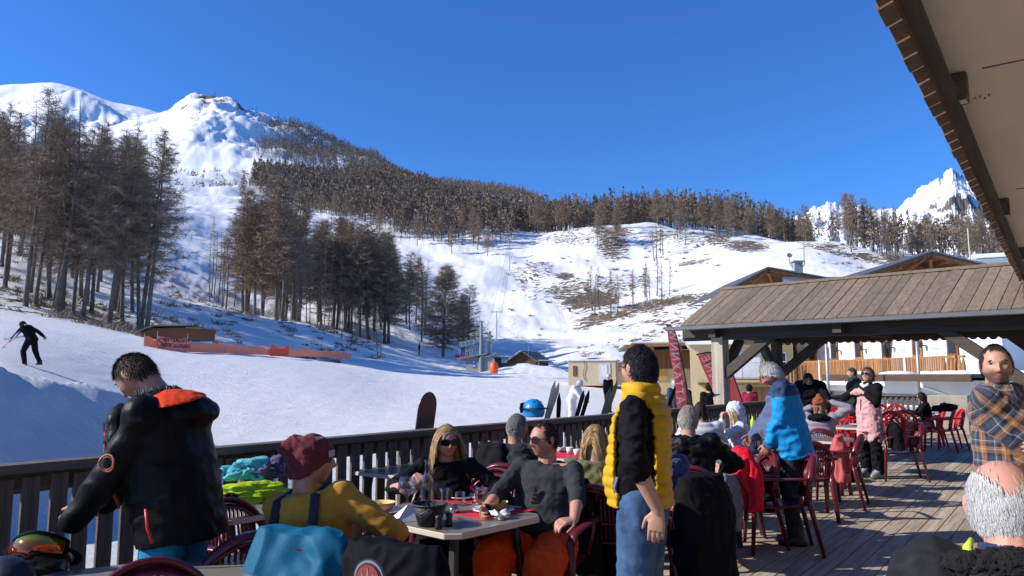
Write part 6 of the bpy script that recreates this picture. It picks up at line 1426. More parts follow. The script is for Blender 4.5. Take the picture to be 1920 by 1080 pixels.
# 5 grey haired man by the railing
f = Fig('grey haired man in a dark grey shirt seated by the railing, seen from behind', (0, 0, 0), 22, 1.66, sit=True, head=(-35, 0, 0), vox=.008, skin=(.46, .22, .16), L=(-.2, .35, .76), Rr=(.2, .35, .76))
f.top('shirt', CHAR, inf=.018, amp=.008, vox=.013); f.bottom('trousers', BLKF); f.hair('short', (.16, .145, .13), (.40, .38, .36), .02, 1400); f.eyes(); snap(f, 970, 6.5); seat(f, 'maroon resin armchair under the grey haired man by the railing')
# 6 woman in olive green
f = Fig('woman with shoulder length blonde hair in an olive green top, seen from behind', (0, 0, 0), 15, 1.64, sit=True, head=(-6, 0, 0), vox=.008, build=.96, L=(-.2, .35, .76), Rr=(.2, .35, .76))
f.top('sweater', fabric('olive_knit', (.12, .125, .06), .9, .3), inf=.024, amp=.010, vox=.012, sl_r=(.07, .06, .05)); f.bottom('trousers', BLKF); f.hair('long', (.26, .15, .06), (.56, .38, .17), .25, 1700, wid=.0045, wave=.05, seed=8, mask=lambda x, y, z: y < .05); snap(f, 1116, 5.35); seat(f, 'maroon resin armchair under the woman in olive green')
# 7 person in crimson behind them
f = Fig('person in a crimson hooded jacket mostly hidden behind the man in the yellow vest', (0, 0, 0), -10, 1.6, sit=True, vox=.012)
f.top('jacket', fabric('crimson', (.30, .02, .045), .7), inf=.03, hood=True); f.bottom('trousers', BLKF); f.hair('short', (.05, .035, .025), length=.03, n=500); snap(f, 1178, 6.9); seat_new(f, 'maroon armchair under the person in crimson')
# 8 man in the yellow vest, standing
f = Fig('standing man in a bright yellow quilted vest over a black top and blue jeans', (0, 0, 0), -66, 1.735, head=(-32, -2, 0), L=(-.25, -.13, .955), Rr=(.25, .05, .9), eL=(-1, .2, 0), vox=.0055, skin=(.50, .27, .19), belly=.035, build=.98, hL=((-.03, .12, -1), (-1, -.15, 0)), curl=(.28, .4), stubble=.25)
tp = f.top('black_top', BLKF, inf=.008, z0=-.04, sleeve=.62, sl_r=(.070, .062, .056), amp=.007, freq=12, vox=.009)
YV = fabric('yellow_down', (.58, .325, .012), .5, .1, .12, 70)
def quilt(P, N):
    z = (P @ np.array(f.Mt))[:, 2] - (np.array(f.P) @ np.array(f.Mt))[2]
    a = np.abs(np.sin((z + .004 * SinNoise(9, 2, 5, .5, 2)(P)) * math.pi / .052)); sd = 1 - .0 * z
    return N * ((a ** .5) * .012 - .006 + .002 * SinNoise(30, 3, 6, .6, 5)(P))[:, None]
mb = MB(); s = f.s; X = f.Mt @ V3(1, 0, 0); Y = f.Mt @ V3(0, 1, 0)
f.torso(mb, .024, -.06, .50)
loft(mb, [(f.T(0, -.01, .46), X * .125, Y * .115), (f.T(0, .0, .51), X * .094, Y * .094), (f.T(0, .006, .575), X * .084, Y * .09)], 22, 2)
for sx in (-1, 1): limb(mb, [f.T(sx * .07, -.005, .475), f.T(sx * .135, -.005, .455)], [.075, .07])
vest = fuse(mb, 'quilted_vest', YV, f.body, .009, 2, quilt)
bm = bmesh.new(); bm.from_mesh(vest.data); iM = f.Mt.transposed(); dead = []
for v_ in bm.verts:
    q = iM @ (v_.co - f.P) / s; r_ = ((q.y - .0) / (.098 if q.z > .05 else .08)) ** 2
    if abs(q.x) > .07 and r_ < 1 and q.z < .49 - .0 * q.y and not (q.z > .42 and abs(q.x) < .15): dead.append(v_)
    elif q.z < -.035: dead.append(v_)
bmesh.ops.delete(bm, geom=dead, context='VERTS'); bm.to_mesh(vest.data); bm.free()
sm = vest.modifiers.new('t', 'SOLIDIFY'); sm.thickness = .02; sm.offset = -1
mb = MB(); mb.tube([f.T(-.165, .085, .12), f.T(-.172, .10, .07), f.T(-.168, .085, .015)], .011, 6); mb.build('pocket_edge', mat('silver_zip', (.4, .4, .42), .3, metal=.8), vest)
f.bottom('jeans', DENIM, inf=.014, rr=(.098, .072, .062), amp=.0035, hi=-.01); f.hair('short', (.012, .011, .012), (.05, .05, .055), .024, 2800, mask=lambda x, y, z: z > -.055, wave=.12); f.eyes(); f.glasses('clear', m=mat('steel_dish', (.5, .5, .5), .2, metal=1)); snap(f, 1199, 3.8)
# 9 blue fleece person hidden behind him, 10 dark jacket man
f = Fig('person in a blue fleece at a table, half hidden by the yellow vest man', (0, 0, 0), -30, 1.62, sit=True, lean=14, vox=.009, Rr=(.16, .40, .80), eR=(1, -.6, -.3), L=(-.2, .4, .76))
f.top('fleece', fabric('blue_fleece', (.035, .055, .17), .9, .5), inf=.028, sleeve=.8, sl_r=(.078, .068, .055), amp=.012); f.bottom('trousers', BLKF); f.hair('short', (.05, .035, .025), length=.03, n=500); snap(f, 1232, 5.6); seat_new(f, 'maroon armchair under the person in the blue fleece'); FLE = f
f = Fig('grey haired man in a dark jacket seen from behind, right of the yellow vest', (0, 0, 0), 12, 1.76, sit=True, lean=6, vox=.008, skin=(.48, .27, .2), L=(-.2, .4, .76), Rr=(.28, .35, .76), eR=(1, -.2, -.4))
f.top('jacket', SHELL, inf=.04, sl_r=(.08, .07, .055), amp=.012, vox=.014, collar=.03, collar_r=.08); f.bottom('trousers', BLKF); f.hair('short', (.26, .23, .19), (.50, .47, .42), .022, 1400); snap(f, 1290, 6.4); seat(f, 'maroon resin armchair under the man in the dark jacket')
# 11 white jacket, 12 hooded girl
WJ = fabric('white_quilt', (.62, .60, .60), .7, .2)
f = Fig('dark haired person in a white jacket seen from behind beside the pale post', (0, 0, 0), 5, 1.68, sit=True, lean=4, vox=.011, L=(-.2, .4, .76), Rr=(.2, .4, .76))
f.top('jacket', WJ, inf=.035, sl_r=(.075, .065, .05), amp=.010, disp=lambda P, N: N * (.008 * np.abs(np.sin(P[:, 2:3] * 42)) - .004)); f.bottom('trousers', CHAR); f.hair('long', (.02, .014, .012), (.06, .045, .035), .07, 900, wid=.004, mask=lambda x, y, z: y < .04); snap(f, 1313, 9.0); seat_new(f, 'maroon armchair under the dark haired person in white')
f = Fig('girl in a white hood with long fair hair, hand at her mouth, seated sideways', (0, 0, 0), -80, 1.66, sit=True, lean=10, head=(0, 4, 0), vox=.009, build=.9, L=(-.05, .28, 1.02), Rr=(.12, .38, .76), eL=(-.6, .3, -1), curl=(.8, .5), hL=((.1, .0, 1), (-.3, 1, 0)))
HW = fabric('pale_hood', (.60, .63, .70), .8, .3); tp = f.top('hoodie', HW, inf=.026, sl_r=(.066, .056, .045), amp=.009)
mb = MB(); ell(mb, f.H(0, -.03, .012), (.108, .118, .142), f.Mh); ell(mb, f.H(0, -.03, -.11), (.10, .10, .08), f.Mh); hd = fuse(mb, 'hood', HW, f.body, .010, 2, wrinkles(.006, 14, 2)); f.bottom('trousers', fabric('pink_trousers', (.50, .09, .14), .8), inf=.03)
f.hair('long', (.26, .17, .09), (.50, .36, .2), .36, 600, wid=.005, mask=lambda x, y, z: (y > .02) & (y < .085) & (np.abs(x) > .03), cap=False, seed=4); f.eyes(); snap(f, 1376, 9.3); seat_new(f, 'maroon armchair under the girl in the white hood')
# 13 white haired man in the blue jacket
f = Fig('standing man with thick white hair in a bright blue jacket, looking down', (0, 0, 0), -72, 1.76, lean=7, head=(6, 30, 0), L=(-.15, .20, .92), Rr=(.12, .34, .98), eL=(-.6, -1, -.2), vox=.007, skin=(.45, .19, .13), belly=.09, curl=(.5, .5), build=1.06)
BJ = fabric('blue_shell', (.012, .25, .58), .5, 0, .12, 60); NAVY = fabric('navy_yoke', (.03, .055, .12), .6, 0, .12, 60)
def bj(mb): loft(mb, [(f.T(0, -.03, -.19), V3(.20, 0, 0), V3(0, .17, 0)), (f.T(0, .0, .0), V3(.205, 0, 0), V3(0, .19, 0)), (f.T(0, .0, .2), V3(.20, 0, 0), V3(0, .18, 0)), (f.T(0, 0, .4), V3(.17, 0, 0), V3(0, .13, 0))])
tp = f.top('jacket', BJ, inf=.035, z0=-.2, sl_r=(.086, .076, .058), amp=.011, freq=8, extra=bj, collar=.05, collar_r=.08)
P_ = coords(tp); zz = (P_ - np.array(f.P)) @ np.array(f.Mt); tp.data.materials.append(NAVY); tp.data.materials.append(fabric('slate_fleece', (.09, .115, .20), .9, .4)); mi = []
for p in tp.data.polygons:
    q = zz[p.vertices[0]]; mi.append(2 if (q[1] > .11 and q[2] < .42 and q[0] > -.19) else (1 if q[2] > .395 + .03 * abs(q[0]) else 0))
tp.data.polygons.foreach_set('material_index', mi)
f.bottom('trousers', CHAR, inf=.02); f.hair('short', (.50, .49, .47), (.70, .69, .67), .038, 3000, wave=.12, wid=.0025); f.eyes(); snap(f, 1446, 7.3)
# 14 leaning person in black, 15 man behind, at the back
f = Fig('person in black leaning over a table under the shelter, facing the camera', (0, 0, 0), -150, 1.76, lean=28, head=(0, 22, 0), vox=.012, L=(-.30, .48, .95), Rr=(.28, .42, .95), eL=(-1, -.6, 0), eR=(1, -.6, 0))
f.top('jacket', BLKF, inf=.045, sl_r=(.085, .075, .06), amp=.01, hood=True); f.bottom('trousers', BLKF); f.hair('long', (.02, .015, .012), (.05, .04, .03), .12, 600, wid=.005); f.eyes(); snap(f, 1516, 13.6)
f = Fig('man in a dark green jacket with raised collar standing by the far railing', (0, 0, 0), -80, 1.76, vox=.013, head=(0, 6, 0))
f.top('jacket', fabric('bottle_green', (.02, .03, .028), .7), inf=.04, sl_r=(.085, .07, .055), collar=.06, collar_r=.085); f.bottom('trousers', BLKF); f.hair('short', (.06, .05, .045), (.2, .18, .16), .03, 700); f.eyes(); snap(f, 1598, 16.8)
# 16 pink dungarees
f = Fig('woman in pale pink ski dungarees and a black jacket, face raised to the sun', (0, 0, 0), -118, 1.70, head=(10, -14, 0), vox=.009, build=.95, L=(-.05, .20, 1.31), Rr=(.13, .20, 1.30), eL=(-1, -.3, -.5), eR=(1, -.2, -.5), curl=(.9, .9), skin=(.55, .29, .22), hL=((.6, .1, .3), (0, 1, .2)), hR=((-.6, .1, .3), (0, 1, .2)))
f.top('jacket', BLKF, inf=.026, sl_r=(.075, .066, .05), z0=.08, collar=.04, collar_r=.07, sleeve=.9)
PK = fabric('pale_pink', (.62, .33, .32), .8, .2); mb = MB(); X = V3(1, 0, 0); Y = V3(0, 1, 0)
loft(mb, [(V3(0, .0, .70), X * .19, Y * .15), (V3(0, 0, .86), X * .20, Y * .165), (V3(0, .01, 1.0), X * .19, Y * .16), (V3(0, .02, 1.15), X * .165, Y * .145), (V3(0, .04, 1.28), X * .13, Y * .125)], 24)
for sd in (1, -1): hp, k_, a_ = f.legs[sd]; limb(mb, [hp, hp.lerp(k_, .8)], [.115, .10])
pkd = fuse(mb, 'dungarees', PK, f.body, .011, 3, wrinkles(.010, 9, 4))
mb = MB()
for sd in (1, -1): hp, k_, a_ = f.legs[sd]; limb(mb, [hp.lerp(k_, .75), k_, k_.lerp(a_, .55), a_ + V3(0, 0, .02)], [.096, .09, .095, .085])
fuse(mb, 'dark_leggings', BLKF, f.body, .013, 2, wrinkles(.01, 11, 7))
mb = MB(); 
for sd in (1, -1): a_ = f.legs[sd][2]; loft(mb, [(V3(a_.x, .04, .012), V3(.055, 0, 0), V3(0, .15, 0)), (V3(a_.x, .04, .06), V3(.055, 0, 0), V3(0, .15, 0)), (V3(a_.x, -.01, .12), V3(.06, 0, 0), V3(0, .09, 0)), (V3(a_.x, -.02, .26), V3(.07, 0, 0), V3(0, .08, 0))], 18)
mb.build('ski_boots', mat('white_black_boot', (.5, .5, .5), .4, .4, 7, c2=(.03, .03, .03)), f.body, smooth=True)
f.tubes('bib_zip', [V3(.02, .165, 1.2), V3(.02, .178, 1.03)], .005, BLKF, pkd)
f.hair('short', (.34, .24, .12), (.55, .42, .24), .06, 1500, wid=.004); f.glasses('wide'); snap(f, 1627, 11.8)
mb = MB(); mb.tube([f.T(-.07, .06, .50), f.T(0, .09, .46), f.T(.07, .06, .50)], .03, 8); mb.build('scarf', WJ, f.body, smooth=True)
# 17 child in lilac
f = Fig('child in a lilac jacket and a rust red pompom hat, seen from behind', (0, 0, 0), 25, 1.62, sit=True, vox=.010, Rr=(.16, .06, 1.2), eR=(1.2, .1, .1), L=(-.12, .2, 1.12), eL=(-1, .3, -.3), hip=(0, 0, .56))
f.top('jacket', fabric('lilac_down', (.30, .24, .29), .7), inf=.04, sl_r=(.068, .062, .05), disp=lambda P, N: N * (.010 * np.abs(np.sin(P[:, 2:3] * 36)) - .005)); f.bottom('trousers', BLKF)
f.hair('long', (.16, .08, .04), (.35, .22, .12), .1, 500, wid=.005)
mb = MB(); ell(mb, f.H(0, -.01, .05), (.095, .113, .088), f.Mh); ell(mb, f.H(0, -.01, .15), (.035,) * 3); bh = fuse(mb, 'beanie', fabric('rust_knit', (.25, .07, .04), .9), f.body, .010, 2, wrinkles(.006, 20, 3))
mb = MB(); ell(mb, f.T(0, -.06, .46), (.17, .14, .07), f.Mt); fuse(mb, 'dark_scarf', BLKF, f.body, .013, 2, wrinkles(.012, 14, 6)); snap(f, 1536, 10.5); seat(f, 'maroon resin armchair under the child in lilac')
# 18 black haired woman at the red tables
f = Fig('black haired woman in a black top seated at the dark table among the red chairs', (0, 0, 0), -70, 1.62, sit=True, lean=8, vox=.012, build=.9, L=(-.1, .4, .80), Rr=(.15, .4, .78), skin=(.56, .33, .25))
f.top('top', BLKF, inf=.02); f.bottom('trousers', mat('pink_leggings', (.5, .25, .22), .7)); f.hair('long', (.012, .01, .01), (.04, .03, .03), .2, 700, wid=.006); f.glasses('wide'); snap(f, 1728, 16.8); seat(f, 'red lattice chair under the black haired woman')
# 19 man in the plaid shirt
f = Fig('man in an orange and blue plaid shirt, arms folded, looking at the camera', (0, 0, 0), 142, 1.765, lean=0, head=(-64, 2, 3), L=(.16, .27, 1.165), Rr=(-.13, .31, 1.15), eL=(-1, .15, -.75), eR=(1, .2, -.75), vox=.0055, skin=(.50, .265, .19), stubble=1.0, belly=.02, build=1.05, curl=(.5, .5), hL=((1, -.3, .1), (0, 1, 0)), hR=((-1, -.2, .1), (0, 1, 0)))
def plaid():
    m = bpy.data.materials.new('plaid_flannel'); m.use_nodes = True; nt = m.node_tree; N = nt.nodes; L = nt.links; b = N['Principled BSDF']; b.inputs['Roughness'].default_value = .85; b.inputs['Sheen Weight'].default_value = .2
    tc = N.new('ShaderNodeTexCoord'); tc = N.new('ShaderNodeAttribute'); tc.attribute_name = 'cloth_uv'; mp = N.new('ShaderNodeMapping'); L.new(tc.outputs['Vector'], mp.inputs[0]); sx = N.new('ShaderNodeSeparateXYZ'); L.new(mp.outputs[0], sx.inputs[0])
    ad = N.new('ShaderNodeMath'); ad.operation = 'ADD'; L.new(sx.outputs[0], ad.inputs[0]); ad.inputs[1].default_value = 0
    def ramp(src, per, off=0):
        a = N.new('ShaderNodeMath'); a.operation = 'MULTIPLY_ADD'; a.inputs[1].default_value = 1 / per; a.inputs[2].default_value = 50 + off; L.new(src, a.inputs[0]); fr = N.new('ShaderNodeMath'); fr.operation = 'FRACT'; L.new(a.outputs[0], fr.inputs[0])
        r = N.new('ShaderNodeValToRGB'); r.color_ramp.interpolation = 'CONSTANT'; e = r.color_ramp.elements
        cols = [(0, (.025, .035, .07)), (.18, (.012, .014, .022)), (.32, (.34, .135, .035)), (.50, (.48, .43, .38)), (.525, (.34, .135, .035)), (.64, (.012, .014, .022)), (.80, (.06, .08, .13)), (.90, (.5, .5, .5)), (.925, (.025, .035, .07))]
        e[0].position, e[0].color = 0, cols[0][1] + (1,); e[1].position, e[1].color = cols[1][0], cols[1][1] + (1,)
        for p, c in cols[2:]: q = e.new(p); q.color = c + (1,)
        L.new(fr.outputs[0], r.inputs[0]); return r
    r1, r2 = ramp(sx.outputs[1], .115), ramp(ad.outputs[0], .105, .3); mx = N.new('ShaderNodeMix'); mx.data_type = 'RGBA'; mx.inputs[0].default_value = .5; L.new(r1.outputs[0], mx.inputs[6]); L.new(r2.outputs[0], mx.inputs[7]); L.new(mx.outputs[2], b.inputs['Base Color'])
    return m
PL = plaid(); tp = f.top('plaid_shirt', PL, inf=.03, z0=-.22, sl_r=(.082, .075, .058), amp=.007, freq=9, collar=.03, collar_r=.08, vox=.009, sleeve=.93); f.limb_coords(tp)
mb = MB(); [mb.add([f.T(sx * .02, .105, .50), f.T(sx * .085, .085, .53), f.T(sx * .10, .115, .45), f.T(sx * .06, .145, .415)], [(0, 1, 2, 3)]) for sx in (-1, 1)]; c_ = mb.build('collar', PL, tp); f.limb_coords(c_); c_.modifiers.new('t', 'SOLIDIFY').thickness = .006
f.bottom('jeans', mat('dark_jeans', (.03, .035, .045), .8, .2, 9), inf=.02); f.hair('receding', (.05, .035, .025), (.12, .09, .065), .020, 2600, mask=lambda x, y, z: (z > -.05)); f.eyes((.10, .16, .2)); snap(f, 1868, 4.4)
# 20 bald man in the foreground
f = Fig('balding man with white hair round a red crown, seen from behind in a dark jacket', (0, 0, 0), 18, 1.85, sit=True, lean=7, head=(-4, 20, 0), vox=.005, skin=(.56, .27, .20), red=.06, L=(-.3, .3, .75), Rr=(.3, .3, .75))
HJ = fabric('dark_softshell', (.018, .018, .022), .7, .0, .15, 120); tp = f.top('jacket', HJ, inf=.045, sl_r=(.088, .078, .06), amp=.012, freq=7, vox=.010, hood=True)
FUR = mat('black_pile', (.005, .005, .006), .95, .4, 30, 1.0, 160)
mb = MB(); X = f.Mt @ V3(1, 0, 0); Y = f.Mt @ V3(0, 1, 0)
mb.tube([f.T(.165 * math.sin(a), -.045 - .115 * math.cos(a), .485 + .03 * math.cos(a)) for a in np.linspace(-2.0, 2.0, 15)], [.02 + .018 * math.cos(a * .7) for a in np.linspace(-2.0, 2.0, 15)], 12)
fuse(mb, 'hood_lining', FUR, tp, .007, 2, wrinkles(.008, 60, 3))
mb = MB(); loft(mb, [(f.T(0, -.01, .45), X * .105, Y * .10), (f.T(0, 0, .50), X * .085, Y * .088), (f.T(0, .0, .545), X * .074, Y * .08)], 22, 2); fuse(mb, 'navy_collar', fabric('navy_knit', (.03, .04, .10), .9, .3), f.body, .006, 2, wrinkles(.004, 25, 3))
f.bottom('trousers', BLKF); f.hair('bald', (.46, .45, .44), (.60, .59, .57), .034, 26000, wid=.0007, cap=False, wave=.04, cyc=(0, .03, .14)); f.tubes('neck_cord', [f.T(-.082, .02, .55), f.T(-.098, -.005, .53), f.T(-.095, -.02, .50)], [.006, .012, .008], mat('lime_plastic', (.55, .75, .05), .4)); snap(f, 1884, 1.98); seat_new(f, 'maroon armchair under the balding man, hidden by his dark jacket')
# ---------------------------------------------------------------- people on the snow
g = G(46, 27, 0); f = Fig('skier all in black walking down the piste with white skis under one arm', (0, 0, 0), -80, 1.78, lean=32, head=(0, 30, 0), vox=.014, L=(-.30, .55, .95), Rr=(.40, -.35, .95), eR=(.6, -1, .2), knee=((.12, -.08, .52), (-.10, .22, .52)), foot=((.12, -.30, .12), (-.1, .12, .09)))
f.top('jacket', BLKF, inf=.035, sl_r=(.08, .07, .055)); f.bottom('trousers', BLKF, inf=.03)
mb = MB(); ell(mb, f.H(0, -.005, .02), (.105, .125, .14), f.Mh); fuse(mb, 'helmet', BLKF, f.body, .012, 1); snap(f, 36, 27); f.e.location.z = hgt(f.e.location); SK = f
WSK = mat('white_ski', (.72, .72, .70), .3, .15, 3)
def ski(m, a, b, label, name='ski', w=.075, cat='ski', tip=.12, grp=None):
    a, b = Vector(a), Vector(b); d = (b - a).normalized(); L_ = (b - a).length; sdv = d.cross(Vector((0, 1, .2))).normalized(); nn = sdv.cross(d); k = MB(); vs = []
    for i in range(17):
        t = i / 16; c = a + d * L_ * t + nn * (tip * max(0, (t - .82) / .18) ** 2 + .03 * max(0, (.06 - t) / .06)); ww = w / 2 * (1 - .22 * math.sin(t * math.pi)) * math.sqrt(max(.02, 1 - max(0, (t - .92) / .08) ** 2)) * math.sqrt(max(.1, 1 - max(0, (.03 - t) / .03) ** 2))
        vs += [c - sdv * ww - nn * .006, c + sdv * ww - nn * .006, c + sdv * ww + nn * .006, c - sdv * ww + nn * .006]
    fs = [(4 * i + j, 4 * i + (j + 1) % 4, 4 * i + 4 + (j + 1) % 4, 4 * i + 4 + j) for i in range(16) for j in range(4)] + [(0, 1, 2, 3), (64, 67, 66, 65)]
    k.add(vs, fs); return tag(k.build(name, m, smooth=False), label, cat, grp)
L0 = Vector(SK.e.location); ski(WSK, at(4, 637, 26.7), at(49, 630, 26.9), 'white ski carried level by the black clad skier'); ski(WSK, at(22, 639, 26.6), at(47, 606, 26.8), 'white ski slung upward across the black clad skier')
mb = MB(); mb.tube([at(5, 653, 26.6), at(24, 632, 26.7)], .012, 6); mb.lathe([(0, 0), (.07, .0), (0, .05)], at(6, 652, 26.6), 10); tag(mb.build('ski_pole', mat('pink_pole', (.7, .25, .25), .4)), 'pale pink ski pole hanging from the skier in black', 'ski pole')
f = Fig('skier in white with a silver helmet bending forward on the snow beyond the railing', (0, 0, 0), 120, 1.66, lean=24, head=(0, 20, 0), vox=.013, L=(-.2, .5, .85), Rr=(.2, .5, .9)); f.top('jacket', mat('cream_shell', (.66, .62, .58), .7, .08, 6), inf=.045, sl_r=(.085, .075, .06)); f.bottom('trousers', mat('cream_shell', (.66, .62, .58)), inf=.04)
mb = MB(); ell(mb, f.H(0, -.005, .03), (.108, .125, .13), f.Mh); fuse(mb, 'helmet', mat('silver_shell', (.35, .37, .38), .3, .1, 5), f.body, .012, 1); f.glasses('wide'); snap(f, 1086, 26); f.e.location.z = hgt(f.e.location) - .05
for px, py, Y, lb, c_, az in [(786, 674, 108, 'tiny dark figure on the piste left of the lift station', BLKF, 90), (1141, 746, 34, 'dark dressed skier standing among the skis right of the beige cabin', BLKF, 150), (1279, 752, 21, 'person in dark clothes behind the tall red flag', CHAR, 180), (1265, 752, 24, 'skier in dark blue left of the tall red flag', fabric('navy_yoke', (.03, .055, .12)), 160), (1330, 752, 20, 'person in black behind the dark haired person in white', BLKF, 170), (1404, 750, 24, 'person in maroon right of the hooded girl, beyond the railing', fabric('crimson', (.30, .02, .045)), 190)]:
    f = Fig(lb, (0, 0, 0), az, 1.72, vox=.022, hands=False, lean=5); f.top('jacket', c_, inf=.04, sl_r=(.085, .07, .06), vox=.028); f.bottom('trousers', BLKF, inf=.03, vox=.03)
    mb = MB(); ell(mb, f.H(0, -.005, .03), (.108, .125, .13), f.Mh); mb.build('helmet', mat('silver_shell', (.35, .37, .38)) if px in (1141, 1265) else BLKF, f.body, smooth=True); snap(f, px, Y); f.e.location.z = hgt(f.e.location)
# ---------------------------------------------------------------- gear beyond the railing
g = at(783, 728, 0)if False else None
def rail_pt(px, out=.25, z=0): # point just outside the long railing in column px
    a = (px - 960) / FPX; u = (5.06 + out); lo, hi = -2.0, 40.0
    for _ in range(50):
        m_ = (lo + hi) / 2; p = uv(m_, 5.06 + out)
        if p.x / (p.y * CP + (z - EYE) * SP) < a: lo = m_
        else: hi = m_
    return uv((lo + hi) / 2, 5.06 + out, z)
p = rail_pt(776, .28); 
def board(px, out, z1, lean, label, m, w=.27, L_=1.5, name='snowboard', cat='snowboard'):
    b = rail_pt(px, out + .25, z1 - L_); t_ = rail_pt(px + lean, out, z1); d = (t_ - b).normalized(); k = MB(); poly = []
    n_ = 12
    for i in range(n_ + 1): a = math.pi * i / n_; poly.append((w / 2 * math.cos(a), L_ - w / 2 + w * .62 * math.sin(a) - w * .1))
    for i in range(n_ + 1): a = math.pi + math.pi * i / n_; poly.append((w / 2 * math.cos(a), w / 2 + w * .5 * math.sin(a)))
    x = DX.copy(); y = (d - x * d.dot(x)).normalized(); nn = x.cross(y); M = Matrix((x, y, nn)).transposed()
    k.prism(poly, -.006, .006, M, b); return tag(k.build(name, m, bevel=.003), label, cat)
board(768, .18, 1.42, 14, 'dark olive snowboard leaning upright against the outside of the railing', mat('olive_board', (.055, .045, .03), .35, .3, 3))
for px, z1, ln, lb, m in [(1036, 1.50, 11, 'pale grey ski standing behind the railing right of the blue helmet', mat('grey_ski', (.30, .27, .24), .4, .2, 3)), (1042, 1.48, 15, 'second pale ski crossed behind the first, right of the blue helmet', mat('grey_ski', (.30, .27, .24))), (1048, 1.33, 2, 'short dark ski tip just right of the pair of pale skis', BLKF),
    (1090, 1.37, 12, 'dark ski leaning to the right below the skier in white', BLKF), (1100, 1.37, 12, 'second dark ski leaning to the right below the skier in white', BLKF),
    (1140, 1.40, 12, 'curved dark ski left of the olive one behind the railing', mat('slate_ski', (.06, .07, .08), .4)), (1152, 1.50, 14, 'tall olive green ski behind the railing beside the yellow vest', mat('olive_ski', (.10, .10, .03), .4, .2, 3)), (1172, 1.42, 4, 'black ski hard by the face of the man in the yellow vest', BLKF),
    (1262, 1.40, 14, 'black ski crossing the foot of the tall red flag', BLKF), (1282, 1.36, -10, 'dark ski leaning left at the foot of the tall red flag', mat('slate_ski', (.06, .07, .08))), (1330, 1.30, -9, 'ski tip behind the dark haired person in white', BLKF), (1338, 1.28, 9, 'ski tip leaning right beside the pale post', BLKF)]:
    b = rail_pt(px - ln * 5, .6, -.15); t_ = rail_pt(px + abs(ln) * .5, .22, z1); ski(m, b, t_, lb, w=.062, tip=.05)
def helmet(p, az, m, lens, label, gl=True, s=1.0, tilt=0):
    t = thing('helmet', label, 'helmet', p, -R(az)); t.rotation_euler[0] = R(tilt); k = MB()
    ell(k, (0, 0, .10), (.118, .142, .13), None, 20); k2 = MB(); o = None
    me = fuse(k, 'shell', m, t, .007, 1, lambda P, N: np.where((P[:, 2:3] < .03), np.array([0, 0, 1.0]) * (.03 - P[:, 2:3]), 0) * np.ones((1, 3)))
    k = MB(); [k.box((x, -.03, .215 - abs(x) * .35), (.016, .09, .012), RX(0)) for x in (-.05, 0, .05)]; k.build('vents', BLKF, me)
    if gl:
        k = MB(); n_ = 17; vs = []
        for i in range(n_):
            a = -1.12 + 2.24 * i / (n_ - 1); r_ = 1.0
            for j in range(7):
                e = -.5 + j / 6; vs.append(((.128 + .012 * math.cos(e * 2.6)) * math.sin(a), (.150 + .022 * math.cos(e * 2.6)) * math.cos(a), .105 + e * .105 * (1 - .25 * abs(a)) - (.018 if abs(a) < .12 and j == 0 else 0) + .02))
        k.add(vs, [(i * 7 + j, i * 7 + j + 1, i * 7 + 8 + j, i * 7 + 7 + j) for i in range(n_ - 1) for j in range(6)]); g_ = k.build('goggle_lens', lens, t, smooth=True); g_.modifiers.new('t', 'SOLIDIFY').thickness = .004
        k = MB(); rim = [vs[i * 7 + 6] for i in range(n_)] + [vs[(n_ - 1) * 7 + j] for j in range(5, 0, -1)] + [vs[i * 7] for i in range(n_ - 1, -1, -1)] + [vs[j] for j in range(1, 7)]
        k.tube(rim, .009, 6); k.build('goggle_frame', BLKF, t, smooth=True)
        k = MB(); k.tube([(.145 * math.sin(a), .160 * math.cos(a), .125) for a in np.linspace(1.1, 5.18, 17)], .006, 6, sx=3); k.build('goggle_strap', BLKF, t, smooth=True)
    t.scale = (s, s, s); return t
def iridescent():
    m = bpy.data.materials.new('mirror_lens'); m.use_nodes = True; nt = m.node_tree; N = nt.nodes; L = nt.links; b = N['Principled BSDF']; b.inputs['Roughness'].default_value = .07; b.inputs['Metallic'].default_value = .85; b.inputs['Coat Weight'].default_value = 1
    tc = N.new('ShaderNodeTexCoord'); sx = N.new('ShaderNodeSeparateXYZ'); L.new(tc.outputs['Generated'], sx.inputs[0]); r = N.new('ShaderNodeValToRGB'); e = r.color_ramp.elements
    e[0].position, e[0].color = .0, (.10, .005, .005, 1); e[1].position, e[1].color = 1, (.03, .16, .03, 1)
    for p_, c_ in ((.35, (.45, .05, .01, 1)), (.58, (.85, .20, .01, 1)), (.75, (.75, .50, .02, 1)), (.88, (.20, .35, .03, 1))): q = e.new(p_); q.color = c_
    L.new(sx.outputs[2], r.inputs[0]); L.new(r.outputs[0], b.inputs['Base Color']); return m
GLOSSB = mat('gloss_black', (.012, .012, .014), .25, .1, 5, coat=.3)
helmet(G(66, 3.28, .70), 172, GLOSSB, iridescent(), 'black helmet with orange and green mirrored goggles at the lower left', s=.92, tilt=32)
table('small low table under the two ski helmets at the lower left corner', (G(36, 3.1, .7).x - .05, 3.08), 36, .55, .75, zt=.69)
helmet(G(2, 2.9, .69), 120, mat('night_blue_shell', (.008, .01, .022), .5, .2, 8), BLKF, 'dark navy helmet at the very lower left corner in front of the goggles', False, .9)
b = uv(0, 0); p = on(1000, 781, 1.05) - Vector((0, 0, .04)); helmet(p, -40, mat('blue_helmet', (.01, .22, .50), .3, .1, 5), mat('green_lens', (.08, .14, .03), .1, 0, metal=.6), 'bright blue ski helmet resting on the railing', s=1.15)
